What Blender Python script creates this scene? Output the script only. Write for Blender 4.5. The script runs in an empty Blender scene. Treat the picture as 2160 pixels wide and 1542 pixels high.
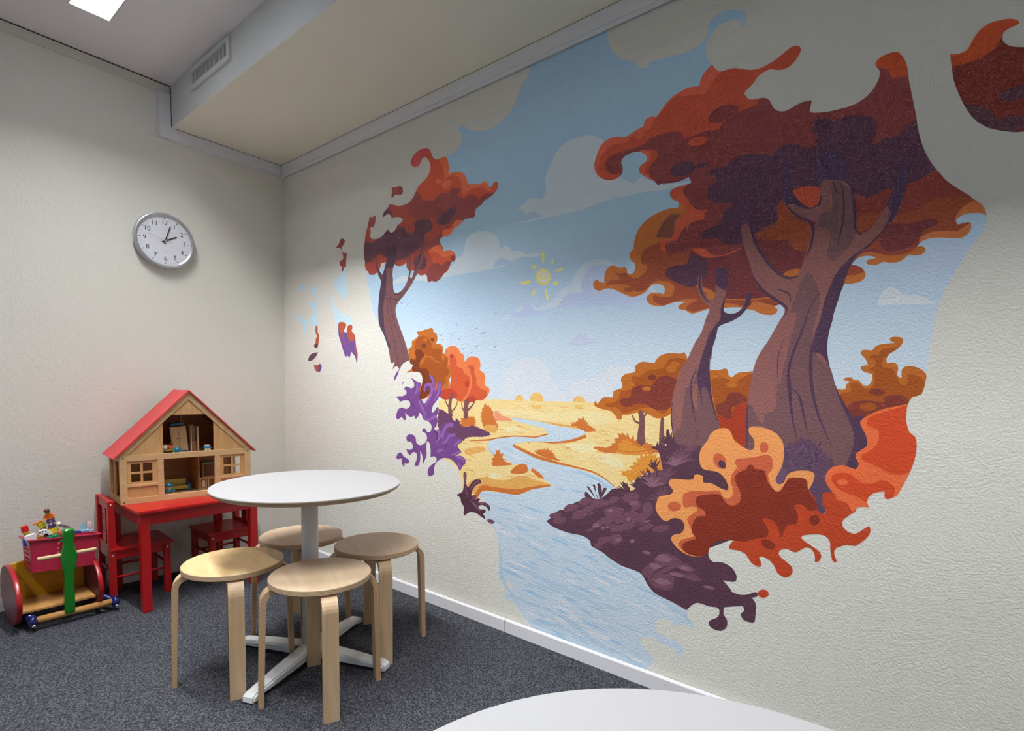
import bpy, bmesh, math, random
from mathutils import Vector, Matrix, geometry
PI = math.pi
scene = bpy.context.scene
COL = scene.collection
random.seed(4)

# ------------------------------------------------------------------ materials
def srgb(r, g, b):
    f = lambda c: c / 12.92 if c <= .04045 else ((c + .055) / 1.055) ** 2.4
    return (f(r / 255), f(g / 255), f(b / 255), 1)

def new_mat(name):
    m = bpy.data.materials.new(name)
    m.use_nodes = True
    nt = m.node_tree
    return m, nt, nt.nodes['Principled BSDF']

def plaster_group():
    g = bpy.data.node_groups.new('plaster_relief', 'ShaderNodeTree')
    g.interface.new_socket('Normal', in_out='OUTPUT', socket_type='NodeSocketVector')
    g.interface.new_socket('Grain', in_out='OUTPUT', socket_type='NodeSocketFloat')
    N, L = g.nodes, g.links
    out = N.new('NodeGroupOutput')
    geo = N.new('ShaderNodeNewGeometry')
    low = N.new('ShaderNodeTexNoise'); low.inputs['Scale'].default_value = 1.3; low.inputs['Detail'].default_value = 1
    L.new(geo.outputs['Position'], low.inputs['Vector'])
    ang = N.new('ShaderNodeMath'); ang.operation = 'MULTIPLY_ADD'; ang.inputs[1].default_value = 2.2; ang.inputs[2].default_value = -.75
    L.new(low.outputs['Fac'], ang.inputs[0])
    rot = N.new('ShaderNodeVectorRotate'); rot.rotation_type = 'AXIS_ANGLE'; rot.inputs['Axis'].default_value = (1, -1, 0)
    L.new(geo.outputs['Position'], rot.inputs['Vector']); L.new(ang.outputs[0], rot.inputs['Angle'])
    mp = N.new('ShaderNodeMapping'); mp.inputs['Scale'].default_value = (30, 30, 95)
    L.new(rot.outputs[0], mp.inputs['Vector'])
    n1 = N.new('ShaderNodeTexNoise'); n1.inputs['Scale'].default_value = 1; n1.inputs['Detail'].default_value = 3; n1.inputs['Distortion'].default_value = .6
    L.new(mp.outputs[0], n1.inputs['Vector'])
    n2 = N.new('ShaderNodeTexNoise'); n2.inputs['Scale'].default_value = 150; n2.inputs['Detail'].default_value = 3
    L.new(geo.outputs['Position'], n2.inputs['Vector'])
    n3 = N.new('ShaderNodeTexNoise'); n3.inputs['Scale'].default_value = 85; n3.inputs['Detail'].default_value = 2
    L.new(geo.outputs['Position'], n3.inputs['Vector'])
    a = N.new('ShaderNodeMath'); a.operation = 'MULTIPLY_ADD'; a.inputs[1].default_value = .48
    L.new(n1.outputs['Fac'], a.inputs[0]); L.new(n2.outputs['Fac'], a.inputs[2])
    c = N.new('ShaderNodeMath'); c.operation = 'MULTIPLY_ADD'; c.inputs[1].default_value = .5
    L.new(n3.outputs['Fac'], c.inputs[0]); L.new(a.outputs[0], c.inputs[2])
    bmp = N.new('ShaderNodeBump'); bmp.inputs['Strength'].default_value = .75; bmp.inputs['Distance'].default_value = .0031
    L.new(c.outputs[0], bmp.inputs['Height'])
    L.new(bmp.outputs[0], out.inputs['Normal']); L.new(n1.outputs['Fac'], out.inputs['Grain'])
    return g
PLASTER = plaster_group()

def plaster(name, col, rough=.62, spec=.3):
    m, nt, b = new_mat(name)
    g = nt.nodes.new('ShaderNodeGroup'); g.node_tree = PLASTER
    nt.links.new(g.outputs['Normal'], b.inputs['Normal'])
    mix = nt.nodes.new('ShaderNodeMix'); mix.data_type = 'RGBA'
    mix.inputs['A'].default_value = [c * .965 for c in col[:3]] + [1]
    mix.inputs['B'].default_value = [min(1, c * 1.03) for c in col[:3]] + [1]
    nt.links.new(g.outputs['Grain'], mix.inputs['Factor'])
    nt.links.new(mix.outputs['Result'], b.inputs['Base Color'])
    b.inputs['Roughness'].default_value = rough
    b.inputs['Specular IOR Level'].default_value = spec
    return m

def plain(name, col, rough=.5, metal=0, spec=.5, bump=0, bscale=200, var=0, coat=0):
    m, nt, b = new_mat(name)
    b.inputs['Base Color'].default_value = col
    b.inputs['Roughness'].default_value = rough
    b.inputs['Metallic'].default_value = metal
    b.inputs['Specular IOR Level'].default_value = spec
    b.inputs['Coat Weight'].default_value = coat
    n = nt.nodes.new('ShaderNodeTexNoise'); n.inputs['Scale'].default_value = bscale; n.inputs['Detail'].default_value = 2
    tc = nt.nodes.new('ShaderNodeTexCoord'); nt.links.new(tc.outputs['Object'], n.inputs['Vector'])
    if bump:
        bp = nt.nodes.new('ShaderNodeBump'); bp.inputs['Strength'].default_value = bump; bp.inputs['Distance'].default_value = .001
        nt.links.new(n.outputs['Fac'], bp.inputs['Height']); nt.links.new(bp.outputs[0], b.inputs['Normal'])
    if var:
        mx = nt.nodes.new('ShaderNodeMix'); mx.data_type = 'RGBA'
        mx.inputs['A'].default_value = [c * (1 - var) for c in col[:3]] + [1]; mx.inputs['B'].default_value = [min(1, c * (1 + var)) for c in col[:3]] + [1]
        nt.links.new(n.outputs['Fac'], mx.inputs['Factor']); nt.links.new(mx.outputs['Result'], b.inputs['Base Color'])
    return m

def wood(name, c1, c2, stretch=(3, 40, 40), rough=.45, scale=1.0, fleck=True):
    m, nt, b = new_mat(name)
    N, L = nt.nodes, nt.links
    tc = N.new('ShaderNodeTexCoord'); mp = N.new('ShaderNodeMapping')
    mp.inputs['Scale'].default_value = [s * scale for s in stretch]
    L.new(tc.outputs['Object'], mp.inputs['Vector'])
    n = N.new('ShaderNodeTexNoise'); n.inputs['Scale'].default_value = 1; n.inputs['Detail'].default_value = 5; n.inputs['Distortion'].default_value = 1.2
    L.new(mp.outputs[0], n.inputs['Vector'])
    r = N.new('ShaderNodeValToRGB'); r.color_ramp.elements[0].position = .3; r.color_ramp.elements[1].position = .72
    r.color_ramp.elements[0].color = c2; r.color_ramp.elements[1].color = c1
    L.new(n.outputs['Fac'], r.inputs['Fac']); L.new(r.outputs['Color'], b.inputs['Base Color'])
    b.inputs['Roughness'].default_value = rough
    b.inputs['Specular IOR Level'].default_value = .4
    bp = N.new('ShaderNodeBump'); bp.inputs['Strength'].default_value = .08; bp.inputs['Distance'].default_value = .001
    L.new(n.outputs['Fac'], bp.inputs['Height']); L.new(bp.outputs[0], b.inputs['Normal'])
    return m

def ply_edge(name, c1, c2):
    m, nt, b = new_mat(name); N, L = nt.nodes, nt.links
    tc = N.new('ShaderNodeTexCoord'); w = N.new('ShaderNodeTexWave'); w.bands_direction = 'Z'; w.inputs['Scale'].default_value = 70; w.inputs['Distortion'].default_value = .4
    L.new(tc.outputs['Object'], w.inputs['Vector'])
    r = N.new('ShaderNodeValToRGB'); r.color_ramp.elements[0].color = c2; r.color_ramp.elements[1].color = c1; r.color_ramp.elements[0].position = .15; r.color_ramp.elements[1].position = .55
    L.new(w.outputs['Fac'], r.inputs['Fac']); L.new(r.outputs['Color'], b.inputs['Base Color']); b.inputs['Roughness'].default_value = .55
    return m

def carpet():
    m, nt, b = new_mat('grey_loop_carpet'); N, L = nt.nodes, nt.links
    tc = N.new('ShaderNodeTexCoord')
    mp = N.new('ShaderNodeMapping'); mp.inputs['Rotation'].default_value = (0, 0, .6); mp.inputs['Scale'].default_value = (1, .8, 1); L.new(tc.outputs['Object'], mp.inputs['Vector'])
    v = N.new('ShaderNodeTexVoronoi'); v.inputs['Scale'].default_value = 300; L.new(mp.outputs[0], v.inputs['Vector'])
    n = N.new('ShaderNodeTexNoise'); n.inputs['Scale'].default_value = 170; n.inputs['Detail'].default_value = 3; L.new(mp.outputs[0], n.inputs['Vector'])
    sp = N.new('ShaderNodeSeparateColor'); L.new(v.outputs['Color'], sp.inputs[0])
    ad = N.new('ShaderNodeMath'); ad.operation = 'MULTIPLY_ADD'; ad.inputs[1].default_value = .55; L.new(sp.outputs[0], ad.inputs[0]); L.new(n.outputs['Fac'], ad.inputs[2])
    r = N.new('ShaderNodeValToRGB'); e = r.color_ramp.elements
    e[0].position = .45; e[0].color = srgb(37, 38, 43); e[1].position = 1; e[1].color = srgb(94, 95, 102)
    x = e.new(.75); x.color = srgb(55, 56, 62)
    L.new(ad.outputs[0], r.inputs['Fac']); L.new(r.outputs['Color'], b.inputs['Base Color'])
    b.inputs['Roughness'].default_value = .95; b.inputs['Specular IOR Level'].default_value = .08
    bp = N.new('ShaderNodeBump'); bp.inputs['Strength'].default_value = .6; bp.inputs['Distance'].default_value = .002
    L.new(ad.outputs[0], bp.inputs['Height']); L.new(bp.outputs[0], b.inputs['Normal'])
    return m

def emit(name, col, s):
    m = bpy.data.materials.new(name); m.use_nodes = True; nt = m.node_tree; nt.nodes.clear()
    o = nt.nodes.new('ShaderNodeOutputMaterial'); e = nt.nodes.new('ShaderNodeEmission')
    e.inputs[0].default_value = col; e.inputs[1].default_value = s; nt.links.new(e.outputs[0], o.inputs[0]); return m

WALLC = (.80, .79, .72, 1)
M = {}
M['wall'] = plaster('cream_wall_paint', WALLC)
M['wall_left'] = plain('cream_left_wall_paint', (.79, .775, .70, 1), .7, bump=1, bscale=48, spec=.2, var=.012)
for n_ in M['wall_left'].node_tree.nodes:
    if n_.bl_idname == 'ShaderNodeBump': n_.inputs['Distance'].default_value = .0022
    if n_.bl_idname == 'ShaderNodeTexNoise': n_.inputs['Detail'].default_value = 4; n_.inputs['Distortion'].default_value = 1.4
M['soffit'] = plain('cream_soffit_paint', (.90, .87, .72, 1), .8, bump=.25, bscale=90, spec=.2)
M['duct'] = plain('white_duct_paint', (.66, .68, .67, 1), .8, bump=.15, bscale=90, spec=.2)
M['ceiling'] = plain('white_ceiling_paint', (.88, .86, .86, 1), .85, bump=.1, bscale=120, spec=.2)
M['carpet'] = carpet()
M['trim'] = plain('white_gloss_trim', (.80, .80, .83, 1), .35, var=.01)
M['trimtaupe'] = plain('cream_trim', (.70, .67, .58, 1), .6, var=.02)
M['gap'] = plain('shadow_gap_dark', (.03, .03, .025, 1), .9)
M['screwdark'] = plain('screw_cap_grey', (.35, .35, .37, 1), .5)
M['red'] = plain('glossy_red_lacquer', srgb(178, 24, 26), .32, bump=.06, bscale=60, var=.04)
M['hole'] = plain('cutout_dark', (.03, .008, .008, 1), .9)
M['white'] = plain('white_laminate', (.41, .41, .42, 1), .38, bump=.02, bscale=300)
M['powder'] = plain('white_powder_coat', (.74, .76, .78, 1), .4, bump=.05, bscale=300)
M['edge'] = plain('birch_table_edge', srgb(178, 160, 138), .6, var=.08)
M['birch'] = wood('birch_veneer', srgb(206, 183, 154), srgb(190, 164, 134), (4, 22, 22))
M['birchleg'] = wood('birch_leg_veneer', srgb(212, 184, 150), srgb(192, 162, 126), (26, 26, 3))
M['birch2'] = wood('yellow_birch_veneer', srgb(222, 192, 144), srgb(202, 166, 116), (4, 14, 22), scale=1.3)
M['ply'] = ply_edge('birch_plywood_edge', srgb(214, 186, 150), srgb(170, 136, 104))
M['beech'] = wood('beech_toy_wood', srgb(218, 184, 136), srgb(198, 160, 112), (30, 5, 30))
M['beechv'] = wood('beech_panel_wood', srgb(212, 170, 116), srgb(194, 148, 94), (30, 30, 4))
M['beechdark'] = wood('shaded_beech_inside', srgb(190, 136, 84), srgb(166, 112, 64), (30, 5, 30))  # darker copy of the beech, shade inside the doll house mixed into its colour
M['dowel'] = plain('dark_dowel_end', srgb(120, 82, 48), .6)
M['roofred'] = plain('red_toy_roof', srgb(198, 60, 62), .5, var=.03, bscale=30)
M['silver'] = plain('silver_plastic', (.52, .53, .55, 1), .32, metal=.55)
M['dial'] = plain('clock_dial_white', (.80, .82, .88, 1), .35)
M['black'] = plain('black_print', (.01, .01, .012, 1), .45)
M['redthin'] = plain('red_hand', srgb(170, 60, 60), .5)
M['greyprint'] = plain('grey_print', (.35, .36, .4, 1), .5)
M['chrome'] = plain('chrome', (.8, .8, .82, 1), .15, metal=1)
M['steel'] = plain('zinc_screw', (.7, .68, .66, 1), .35, metal=.9)
M['green'] = plain('green_lacquer', srgb(24, 136, 34), .22, coat=.5, var=.05, bscale=8)
M['yellow'] = plain('yellow_lacquer', srgb(214, 160, 8), .35)
M['dred'] = plain('dark_red_lacquer', srgb(164, 20, 28), .3, coat=.15)
M['discface'] = plain('shaded_red_lacquer', srgb(104, 44, 58), .45, spec=.3, var=.1, bscale=30)  # flat faces of the red discs, their shade put into the colour
M['reddot'] = plain('pink_grey_dots', srgb(150, 90, 96), .4)
M['blue'] = plain('navy_lacquer', srgb(26, 28, 92), .2, coat=.6)
M['rodwood'] = wood('varnished_rod_wood', srgb(216, 168, 104), srgb(186, 132, 72), (30, 4, 30), rough=.3)
M['palewood'] = wood('pale_dowel_wood', srgb(226, 204, 160), srgb(208, 182, 136), (30, 4, 30), rough=.5)
M['pink'] = plain('pink_red_plastic', srgb(188, 42, 72), .35, var=.03)
M['vent'] = plain('white_vent_metal', (.66, .68, .66, 1), .5)
M['ventdark'] = plain('vent_dark', (.06, .05, .07, 1), .8)
for n_, c_ in dict(b_yellow=(226, 196, 50), b_lime=(176, 170, 30), b_brown=(120, 52, 24), b_red=(196, 24, 24), b_green=(20, 130, 84), b_white=(232, 232, 236), b_blue=(40, 60, 160), b_orange=(220, 110, 30), b_skin=(226, 180, 120), b_grey=(110, 104, 112), b_sail=(150, 200, 224), b_palepink=(226, 190, 200), b_purple=(90, 70, 120), t_teal=(10, 112, 140), t_blue=(20, 116, 176), t_olive=(196, 180, 84), t_white=(236, 226, 206), t_orange=(206, 84, 30), t_palewood=(214, 176, 130), t_brown=(136, 92, 66), hair=(84, 44, 26), b_amber=(150, 110, 20)).items():
    M[n_] = plain('toy_' + n_, srgb(*c_), .4, var=.03, bscale=40)

# ------------------------------------------------------------------ mesh helpers
class MB:
    """collects shapes of one part into one bmesh; each shape may carry its own material"""
    def __init__(s): s.bm = bmesh.new(); s.mats = []
    def mi(s, m):
        m = M[m] if isinstance(m, str) else m
        if m not in s.mats: s.mats.append(m)
        return s.mats.index(m)
    def _fin(s, faces, m, smooth=False):
        i = s.mi(m)
        for f in faces: f.material_index = i; f.smooth = smooth
    def box(s, lo, hi, m, bev=0.0, mat=None):
        x0, y0, z0 = lo; x1, y1, z1 = hi
        vs = [s.bm.verts.new(p) for p in ((x0, y0, z0), (x1, y0, z0), (x1, y1, z0), (x0, y1, z0), (x0, y0, z1), (x1, y0, z1), (x1, y1, z1), (x0, y1, z1))]
        fs = [s.bm.faces.new([vs[i] for i in q]) for q in ((0, 3, 2, 1), (4, 5, 6, 7), (0, 1, 5, 4), (1, 2, 6, 5), (2, 3, 7, 6), (3, 0, 4, 7))]
        if mat is not None:
            for v in vs: v.co = mat @ v.co
        s._fin(fs, m)
        if bev:
            es = list({e for f in fs for e in f.edges})
            r = bmesh.ops.bevel(s.bm, geom=es, offset=bev, segments=2, affect='EDGES', profile=.6)
            i = s.mi(m)
            for f in r['faces']: f.material_index = i
        return s
    def prism(s, pts, axis, a, b, m, mside=None, bev=0, smooth=False):
        """closed 2-D outline extruded between a and b along axis; outline in the two other axes"""
        def P(u, v, w): return {'x': (w, u, v), 'y': (u, w, v), 'z': (u, v, w)}[axis]
        A = [s.bm.verts.new(P(u, v, a)) for u, v in pts]; B = [s.bm.verts.new(P(u, v, b)) for u, v in pts]
        f0 = s.bm.faces.new(A); f1 = s.bm.faces.new(B[::-1])
        n = len(pts); sd = [s.bm.faces.new((A[i], B[i], B[(i + 1) % n], A[(i + 1) % n])) for i in range(n)]
        s._fin([f0, f1], m); s._fin(sd, mside or m, smooth)
        bmesh.ops.recalc_face_normals(s.bm, faces=[f0, f1] + sd)
        if bev:
            es = [e for e in set(list(f0.edges) + list(f1.edges))]
            r = bmesh.ops.bevel(s.bm, geom=es, offset=bev, segments=2, affect='EDGES', profile=.6)
            i = s.mi(mside or m)
            for f in r['faces']: f.material_index = i; f.smooth = smooth
        return s
    def lathe(s, prof, m, seg=48, c=(0, 0, 0), axis='z', smooth=True, mats=None):
        rings = []
        for r, h in prof:
            ring = []
            for k in range(seg):
                a = 2 * PI * k / seg; u, v = r * math.cos(a), r * math.sin(a)
                p = {'z': (u, v, h), 'x': (h, u, v), 'y': (u, h, v)}[axis]
                ring.append(s.bm.verts.new((p[0] + c[0], p[1] + c[1], p[2] + c[2])))
            rings.append(ring)
        fs = []
        for j in range(len(rings) - 1):
            seg_f = []
            for k in range(seg):
                seg_f.append(s.bm.faces.new((rings[j][k], rings[j][(k + 1) % seg], rings[j + 1][(k + 1) % seg], rings[j + 1][k])))
            s._fin(seg_f, mats[j] if mats else m, smooth); fs += seg_f
        for ring, mm in ((rings[0], mats[0] if mats else m), (rings[-1], mats[-1] if mats else m)):
            if (ring[0].co - ring[seg // 2].co).length > 1e-5:
                f = s.bm.faces.new(ring); s._fin([f], mm); fs.append(f)
        bmesh.ops.recalc_face_normals(s.bm, faces=fs)
        return s
    def tube(s, pts, r, m, seg=12, cap=True):
        pts = [Vector(p) for p in pts]; rs = r if isinstance(r, (list, tuple)) else [r] * len(pts)
        up = Vector((0, 0, 1)); rings = []
        for i, p in enumerate(pts):
            d = (pts[min(i + 1, len(pts) - 1)] - pts[max(i - 1, 0)]).normalized()
            u = d.cross(up) if abs(d.dot(up)) < .95 else d.cross(Vector((1, 0, 0)))
            u.normalize(); v = d.cross(u).normalized()
            rings.append([s.bm.verts.new(p + (u * math.cos(2 * PI * k / seg) + v * math.sin(2 * PI * k / seg)) * rs[i]) for k in range(seg)])
        fs = []
        for j in range(len(rings) - 1):
            for k in range(seg): fs.append(s.bm.faces.new((rings[j][k], rings[j][(k + 1) % seg], rings[j + 1][(k + 1) % seg], rings[j + 1][k])))
        s._fin(fs, m, True)
        c = [s.bm.faces.new(rings[0]), s.bm.faces.new(rings[-1])]; s._fin(c, m)
        bmesh.ops.recalc_face_normals(s.bm, faces=fs + c)
        return s
    def ball(s, c, r, m, sc=(1, 1, 1), seg=16):
        T = Matrix.Translation(c) @ Matrix.Diagonal((r * sc[0], r * sc[1], r * sc[2], 1))
        g = bmesh.ops.create_uvsphere(s.bm, u_segments=seg, v_segments=seg // 2, radius=1, matrix=T)
        fs = {f for v in g['verts'] for f in v.link_faces}; s._fin(fs, m, True); return s
    def xf(s, mat):
        bmesh.ops.transform(s.bm, matrix=mat, verts=s.bm.verts); return s
    def build(s, name, parent=None, loc=None, mods=None):
        me = bpy.data.meshes.new(name); s.bm.to_mesh(me); s.bm.free()
        for m in s.mats: me.materials.append(m)
        o = bpy.data.objects.new(name, me); COL.objects.link(o)
        if parent is not None: o.parent = parent
        if loc is not None: o.location = loc
        return o

def tag(o, label=None, cat=None, group=None, kind=None):
    if label: o['label'] = label
    if cat: o['category'] = cat
    if group: o['group'] = group
    if kind: o['kind'] = kind
    return o
def thing(name, label, cat, loc=(0, 0, 0), rz=0, group=None):
    o = bpy.data.objects.new(name, None); COL.objects.link(o); o.empty_display_size = .05
    o.location = loc; o.rotation_euler = (0, 0, rz); return tag(o, label, cat, group)
def copy_tree(o, parent=None):
    c = o.copy(); COL.objects.link(c)
    if parent is not None: c.parent = parent
    for ch in list(o.children): copy_tree(ch, c)
    return c
def struct(mb, name, parent=None): return tag(mb.build(name, parent), kind='structure')

# ------------------------------------------------------------------ the room
HC, HS, DY = 2.804, 2.576, .6617
RX, RY = 5.2, -4.3
b = MB(); b.box((-.15, RY - .15, -.1), (RX + .15, .15, 0), 'carpet'); struct(b, 'floor')
b = MB(); b.box((0, 0, 0), (RX + .15, .15, HC + .1), 'wall'); struct(b, 'wall_right')
b = MB(); b.box((-.15, RY - .15, 0), (0, .15, HC + .1), 'wall_left'); struct(b, 'wall_left')
b = MB(); b.box((RX, RY - .15, 0), (RX + .15, 0, HC + .1), 'wall_left'); struct(b, 'wall_near')
# back wall with a window opening, behind the camera
wx0, wx1, wz0, wz1 = 1.2, 4.2, .95, 2.25
b = MB()
b.box((0, RY - .15, 0), (wx0, RY, HC + .1), 'wall_left'); b.box((wx1, RY - .15, 0), (RX, RY, HC + .1), 'wall_left')
b.box((wx0, RY - .15, 0), (wx1, RY, wz0), 'wall_left'); b.box((wx0, RY - .15, wz1), (wx1, RY, HC + .1), 'wall_left')
struct(b, 'wall_back')
b = MB()
for x in (wx0, (wx0 + wx1) / 2 - .03, wx1 - .06): b.box((x, RY - .1, wz0), (x + .06, RY - .04, wz1), 'trim')
for z in (wz0, wz1 - .06): b.box((wx0, RY - .1, z), (wx1, RY - .04, z + .06), 'trim')
b.box((wx0 - .05, RY - .02, wz0 - .03), (wx1 + .05, RY + .08, wz0), 'trim')
struct(b, 'window_1')
# boxed-in duct along the mural wall
b = MB(); b.box((0.0005, -DY, HS), (RX, -.0005, HC - .0005), 'duct')
b.bm.faces.ensure_lookup_table()
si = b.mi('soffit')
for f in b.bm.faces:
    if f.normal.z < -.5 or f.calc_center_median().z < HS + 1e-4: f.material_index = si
struct(b, 'trim_1')
# trim round the ceiling
b = MB(); b.box((.0005, RY, 2.752), (.010, -DY - .001, HC - .006), 'trimtaupe'); b.box((.0005, RY, HC - .006), (.009, -DY - .001, HC - .0003), 'gap'); struct(b, 'trim_2')
b = MB(); b.prism([(-DY - .001, 2.575), (-DY - .001, 2.750), (-.722, 2.750), (-.722, 2.509), (-.640, 2.509 + .0), (-.640, 2.575)], 'x', .0005, .018, 'trim'); b.box((.0005, -.730, 2.509), (.007, -.722, 2.752), 'trim')
b.box((.0005, -DY - .0035, HS), (.0186, -DY - .0005, 2.79), 'gap'); struct(b, 'trim_3')
b = MB(); b.box((.0005, -.7215, 2.516), (.0175, -.018, 2.5735), 'trim', .001); b.box((.0005, -.69, 2.5055), (.008, -.008, 2.516), 'trim'); b.box((.0005, -DY, 2.5735), (.0165, -.016, HS - .0002), 'gap'); struct(b, 'trim_4')
b = MB(); b.box((.0185, -.018, 2.516), (RX, -.0075, 2.5735), 'trim', .001)
b.box((.008, -.0115, 2.498), (1.508, -.0075, 2.516), 'trim'); b.box((1.512, -.0118, 2.498), (RX, -.0075, 2.516), 'trim')
b.box((.0005, -.0165, 2.5735), (RX, -.0075, HS - .0002), 'gap'); b.box((.0176, -.0186, 2.512), (.0186, -.0176, 2.5735), 'gap'); struct(b, 'trim_5')
# skirting boards
def skirt(b, x0, x1):
    b.prism([(-.0085, 0), (-.0205, 0), (-.0205, .054), (-.0165, .060), (-.0085, .060)], 'x', x0, x1, 'trim')
SEAM = 2.0
b = MB(); skirt(b, .014, SEAM - .0012); skirt(b, SEAM + .0012, RX)
b.box((SEAM - .0012, -.0195, 0), (SEAM + .0012, -.0085, .058), 'gap')
for x in (.9, 1.9, 2.09, 2.78, 3.6): b.lathe([(.0001, -.0213), (.0028, -.0211), (.0028, -.0200)], 'screwdark', 10, (x, 0, .036), 'y')
struct(b, 'baseboard_right')
b = MB(); b.prism([(0.0005, 0), (.0125, 0), (.0125, .054), (.009, .060), (.0005, .060)], 'y', RY, -.0215, 'trim'); struct(b, 'baseboard_left')

# air vent on the duct face
vt = thing('air_vent', 'white air vent grille with upright slats on the duct face under the ceiling', 'vent', (.55, -DY, 2.73))
b = MB(); Y0, Y1 = -.012, -.0005
for lo, hi in (((-.225, Y0, .034), (.225, Y1, .055)), ((-.225, Y0, -.055), (.225, Y1, -.030)), ((-.225, Y0, -.030), (-.212, Y1, .034)), ((.196, Y0, -.030), (.225, Y1, .034))): b.box(lo, hi, 'vent')
b.build('frame', vt)
b = MB(); b.box((-.212, -.004, -.030), (.196, Y1, .034), 'ventdark'); b.build('backing', vt)
b = MB()
for k in range(27):
    x = -.209 + k * .0152; b.box((x, -.0065, -.030), (x + .0060, -.004, .034), 'vent')
b.build('slats', vt)

# recessed louvred lamps
LAMPW, LAMPL, LAMPH = .155, 1.22, .101
LAMPS = [(.392, -1.04), (2.0, -1.30), (3.6, -1.30), (1.1, -2.7)]
b = MB(); xs = [-.15]
rows = sorted({y for x, y in LAMPS}, reverse=True); yy = .15
for y in rows:
    b.box((-.15, y, HC), (RX + .15, yy, HC + .1), 'ceiling'); xx = -.15
    for lx, ly in sorted(LAMPS):
        if ly == y: b.box((xx, y - LAMPW, HC), (lx, y, HC + .1), 'ceiling'); xx = lx + LAMPL
    b.box((xx, y - LAMPW, HC), (RX + .15, y, HC + .1), 'ceiling'); yy = y - LAMPW
b.box((-.15, RY - .15, HC), (RX + .15, yy, HC + .1), 'ceiling'); struct(b, 'ceiling')
M['mirror'] = plain('brushed_mirror_metal', (.75, .76, .78, 1), .22, metal=1)
def lamp(x0, y0, label, pw):
    t = thing('ceiling_lamp', label, 'ceiling lamp', (x0, y0, HC), 0, 'recessed strip lamps in the ceiling')
    L_, W_, H_ = LAMPL, LAMPW, LAMPH; e = .0005
    b = MB()
    b.box((e, -W_ + e, H_), (L_ - e, -e, H_ + .004), 'mirror')
    for lo, hi in (((e, -W_ + e, 0), (.003, -e, H_)), ((L_ - .003, -W_ + e, 0), (L_ - e, -e, H_)), ((.003, -.004, 0), (L_ - .003, -e, H_)), ((.003, -W_ + e, 0), (L_ - .003, -W_ + .004, H_))): b.box(lo, hi, 'mirror')
    b.build('housing', t)
    b = MB()
    for k in range(1, 24): b.box((k * L_ / 24 - .0007, -W_ + .0045, .001), (k * L_ / 24 + .0007, -.0045, .050), 'mirror')
    b.build('louvre', t)
    b = MB(); b.tube([(.03, -W_ / 2, H_ - .010), (L_ - .03, -W_ / 2, H_ - .010)], .008, TUBE, 12); b.build('tube', t)
    area('ceiling_light', (x0 + L_ / 2, y0 - W_ / 2, HC + H_ - .022), L_ - .06, .030, pw, CW, PI)
    return t
TUBE = emit('lit_tube', (.95, .98, 1, 1), 14)

def area(name, loc, sx, sy, power, col, spread, rot=(0, 0, 0)):
    l = bpy.data.lights.new(name, 'AREA'); l.shape = 'RECTANGLE'; l.size = sx; l.size_y = sy; l.energy = power; l.color = col; l.spread = spread
    o = bpy.data.objects.new(name, l); COL.objects.link(o); o.location = loc; o.rotation_euler = rot; return o
P_ = 42
CW = (.98, .99, 1)
for (x, y), pw, lab in zip(LAMPS, (96, 86, 54, 52), ('recessed louvred strip lamp shining in the white ceiling above the clock corner', 'recessed louvred strip lamp in mid ceiling between the two white tables', 'recessed louvred strip lamp by the wall behind the nearest table', 'recessed louvred strip lamp at the window side of the ceiling')):
    lamp(x, y, lab, pw)
w = bpy.data.worlds.new('overcast_daylight'); scene.world = w; w.use_nodes = True
bg = w.node_tree.nodes['Background']; bg.inputs[0].default_value = (.62, .78, 1, 1); bg.inputs[1].default_value = .8
pl = area('window_daylight_portal', ((wx0 + wx1) / 2, RY - .16, (wz0 + wz1) / 2), wx1 - wx0, wz1 - wz0, 1, (1, 1, 1), PI, (PI / 2, 0, 0))
pl.data.cycles.is_portal = True


# ------------------------------------------------------------------ wall clock
ck = thing('wall_clock', 'round silver-rimmed wall clock with black numerals on the cream left wall', 'clock', (.0008, -.7165, 1.932))
R_ = .156
b = MB(); b.lathe([(.146, 0), (.152, .006), (R_, .020), (R_ - .002, .030), (R_ - .009, .036), (.139, .034), (.1345, .027)], 'silver', 72, axis='x')
b.build('rim', ck)
b = MB(); b.lathe([(.001, .0272), (.1355, .0270), (.1355, .020)], 'dial', 72, axis='x', smooth=False); fc = b.build('dial', ck)
b = MB()
def tick(b, a, r0, r1, w, m):
    # a clockwise from 12; image-right on this wall is +y
    c, s_ = math.cos(a), math.sin(a)
    d = Vector((0, s_, c)); n = Vector((0, c, -s_))
    v = [Vector((.0276, 0, 0)) + d * r + n * q for r, q in ((r0, -w), (r0, w), (r1, w), (r1, -w))]
    f = b.bm.faces.new([b.bm.verts.new(p) for p in v]); b._fin([f], m)
for k in range(60):
    if k % 5: tick(b, k * PI / 30, .121, .127, .0005, 'greyprint')
    else: tick(b, k * PI / 30, .1195, .1275, .0019, 'black')
b.build('minute_marks', fc)
def text_mesh(txt, size):
    cu = bpy.data.curves.new('t', 'FONT'); cu.body = txt; cu.size = size; cu.align_x = 'CENTER'; cu.align_y = 'CENTER'; cu.extrude = .0002; cu.offset = -.0002; cu.resolution_u = 3
    ob = bpy.data.objects.new('t', cu); COL.objects.link(ob)
    dg = bpy.context.evaluated_depsgraph_get(); me = bpy.data.meshes.new_from_object(ob.evaluated_get(dg))
    COL.objects.unlink(ob); bpy.data.objects.remove(ob); return me
for n in range(1, 13):
    a = n * PI / 6; me = text_mesh(str(n), .0345)
    me.transform(Matrix(((0, 0, 1, 0), (1, 0, 0, 0), (0, 1, 0, 0), (0, 0, 0, 1)))); me.materials.clear(); me.materials.append(M['black'])
    o = bpy.data.objects.new('numeral', me); COL.objects.link(o); o.parent = fc; o.location = (.0275, math.sin(a) * .100, math.cos(a) * .100)
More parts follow.
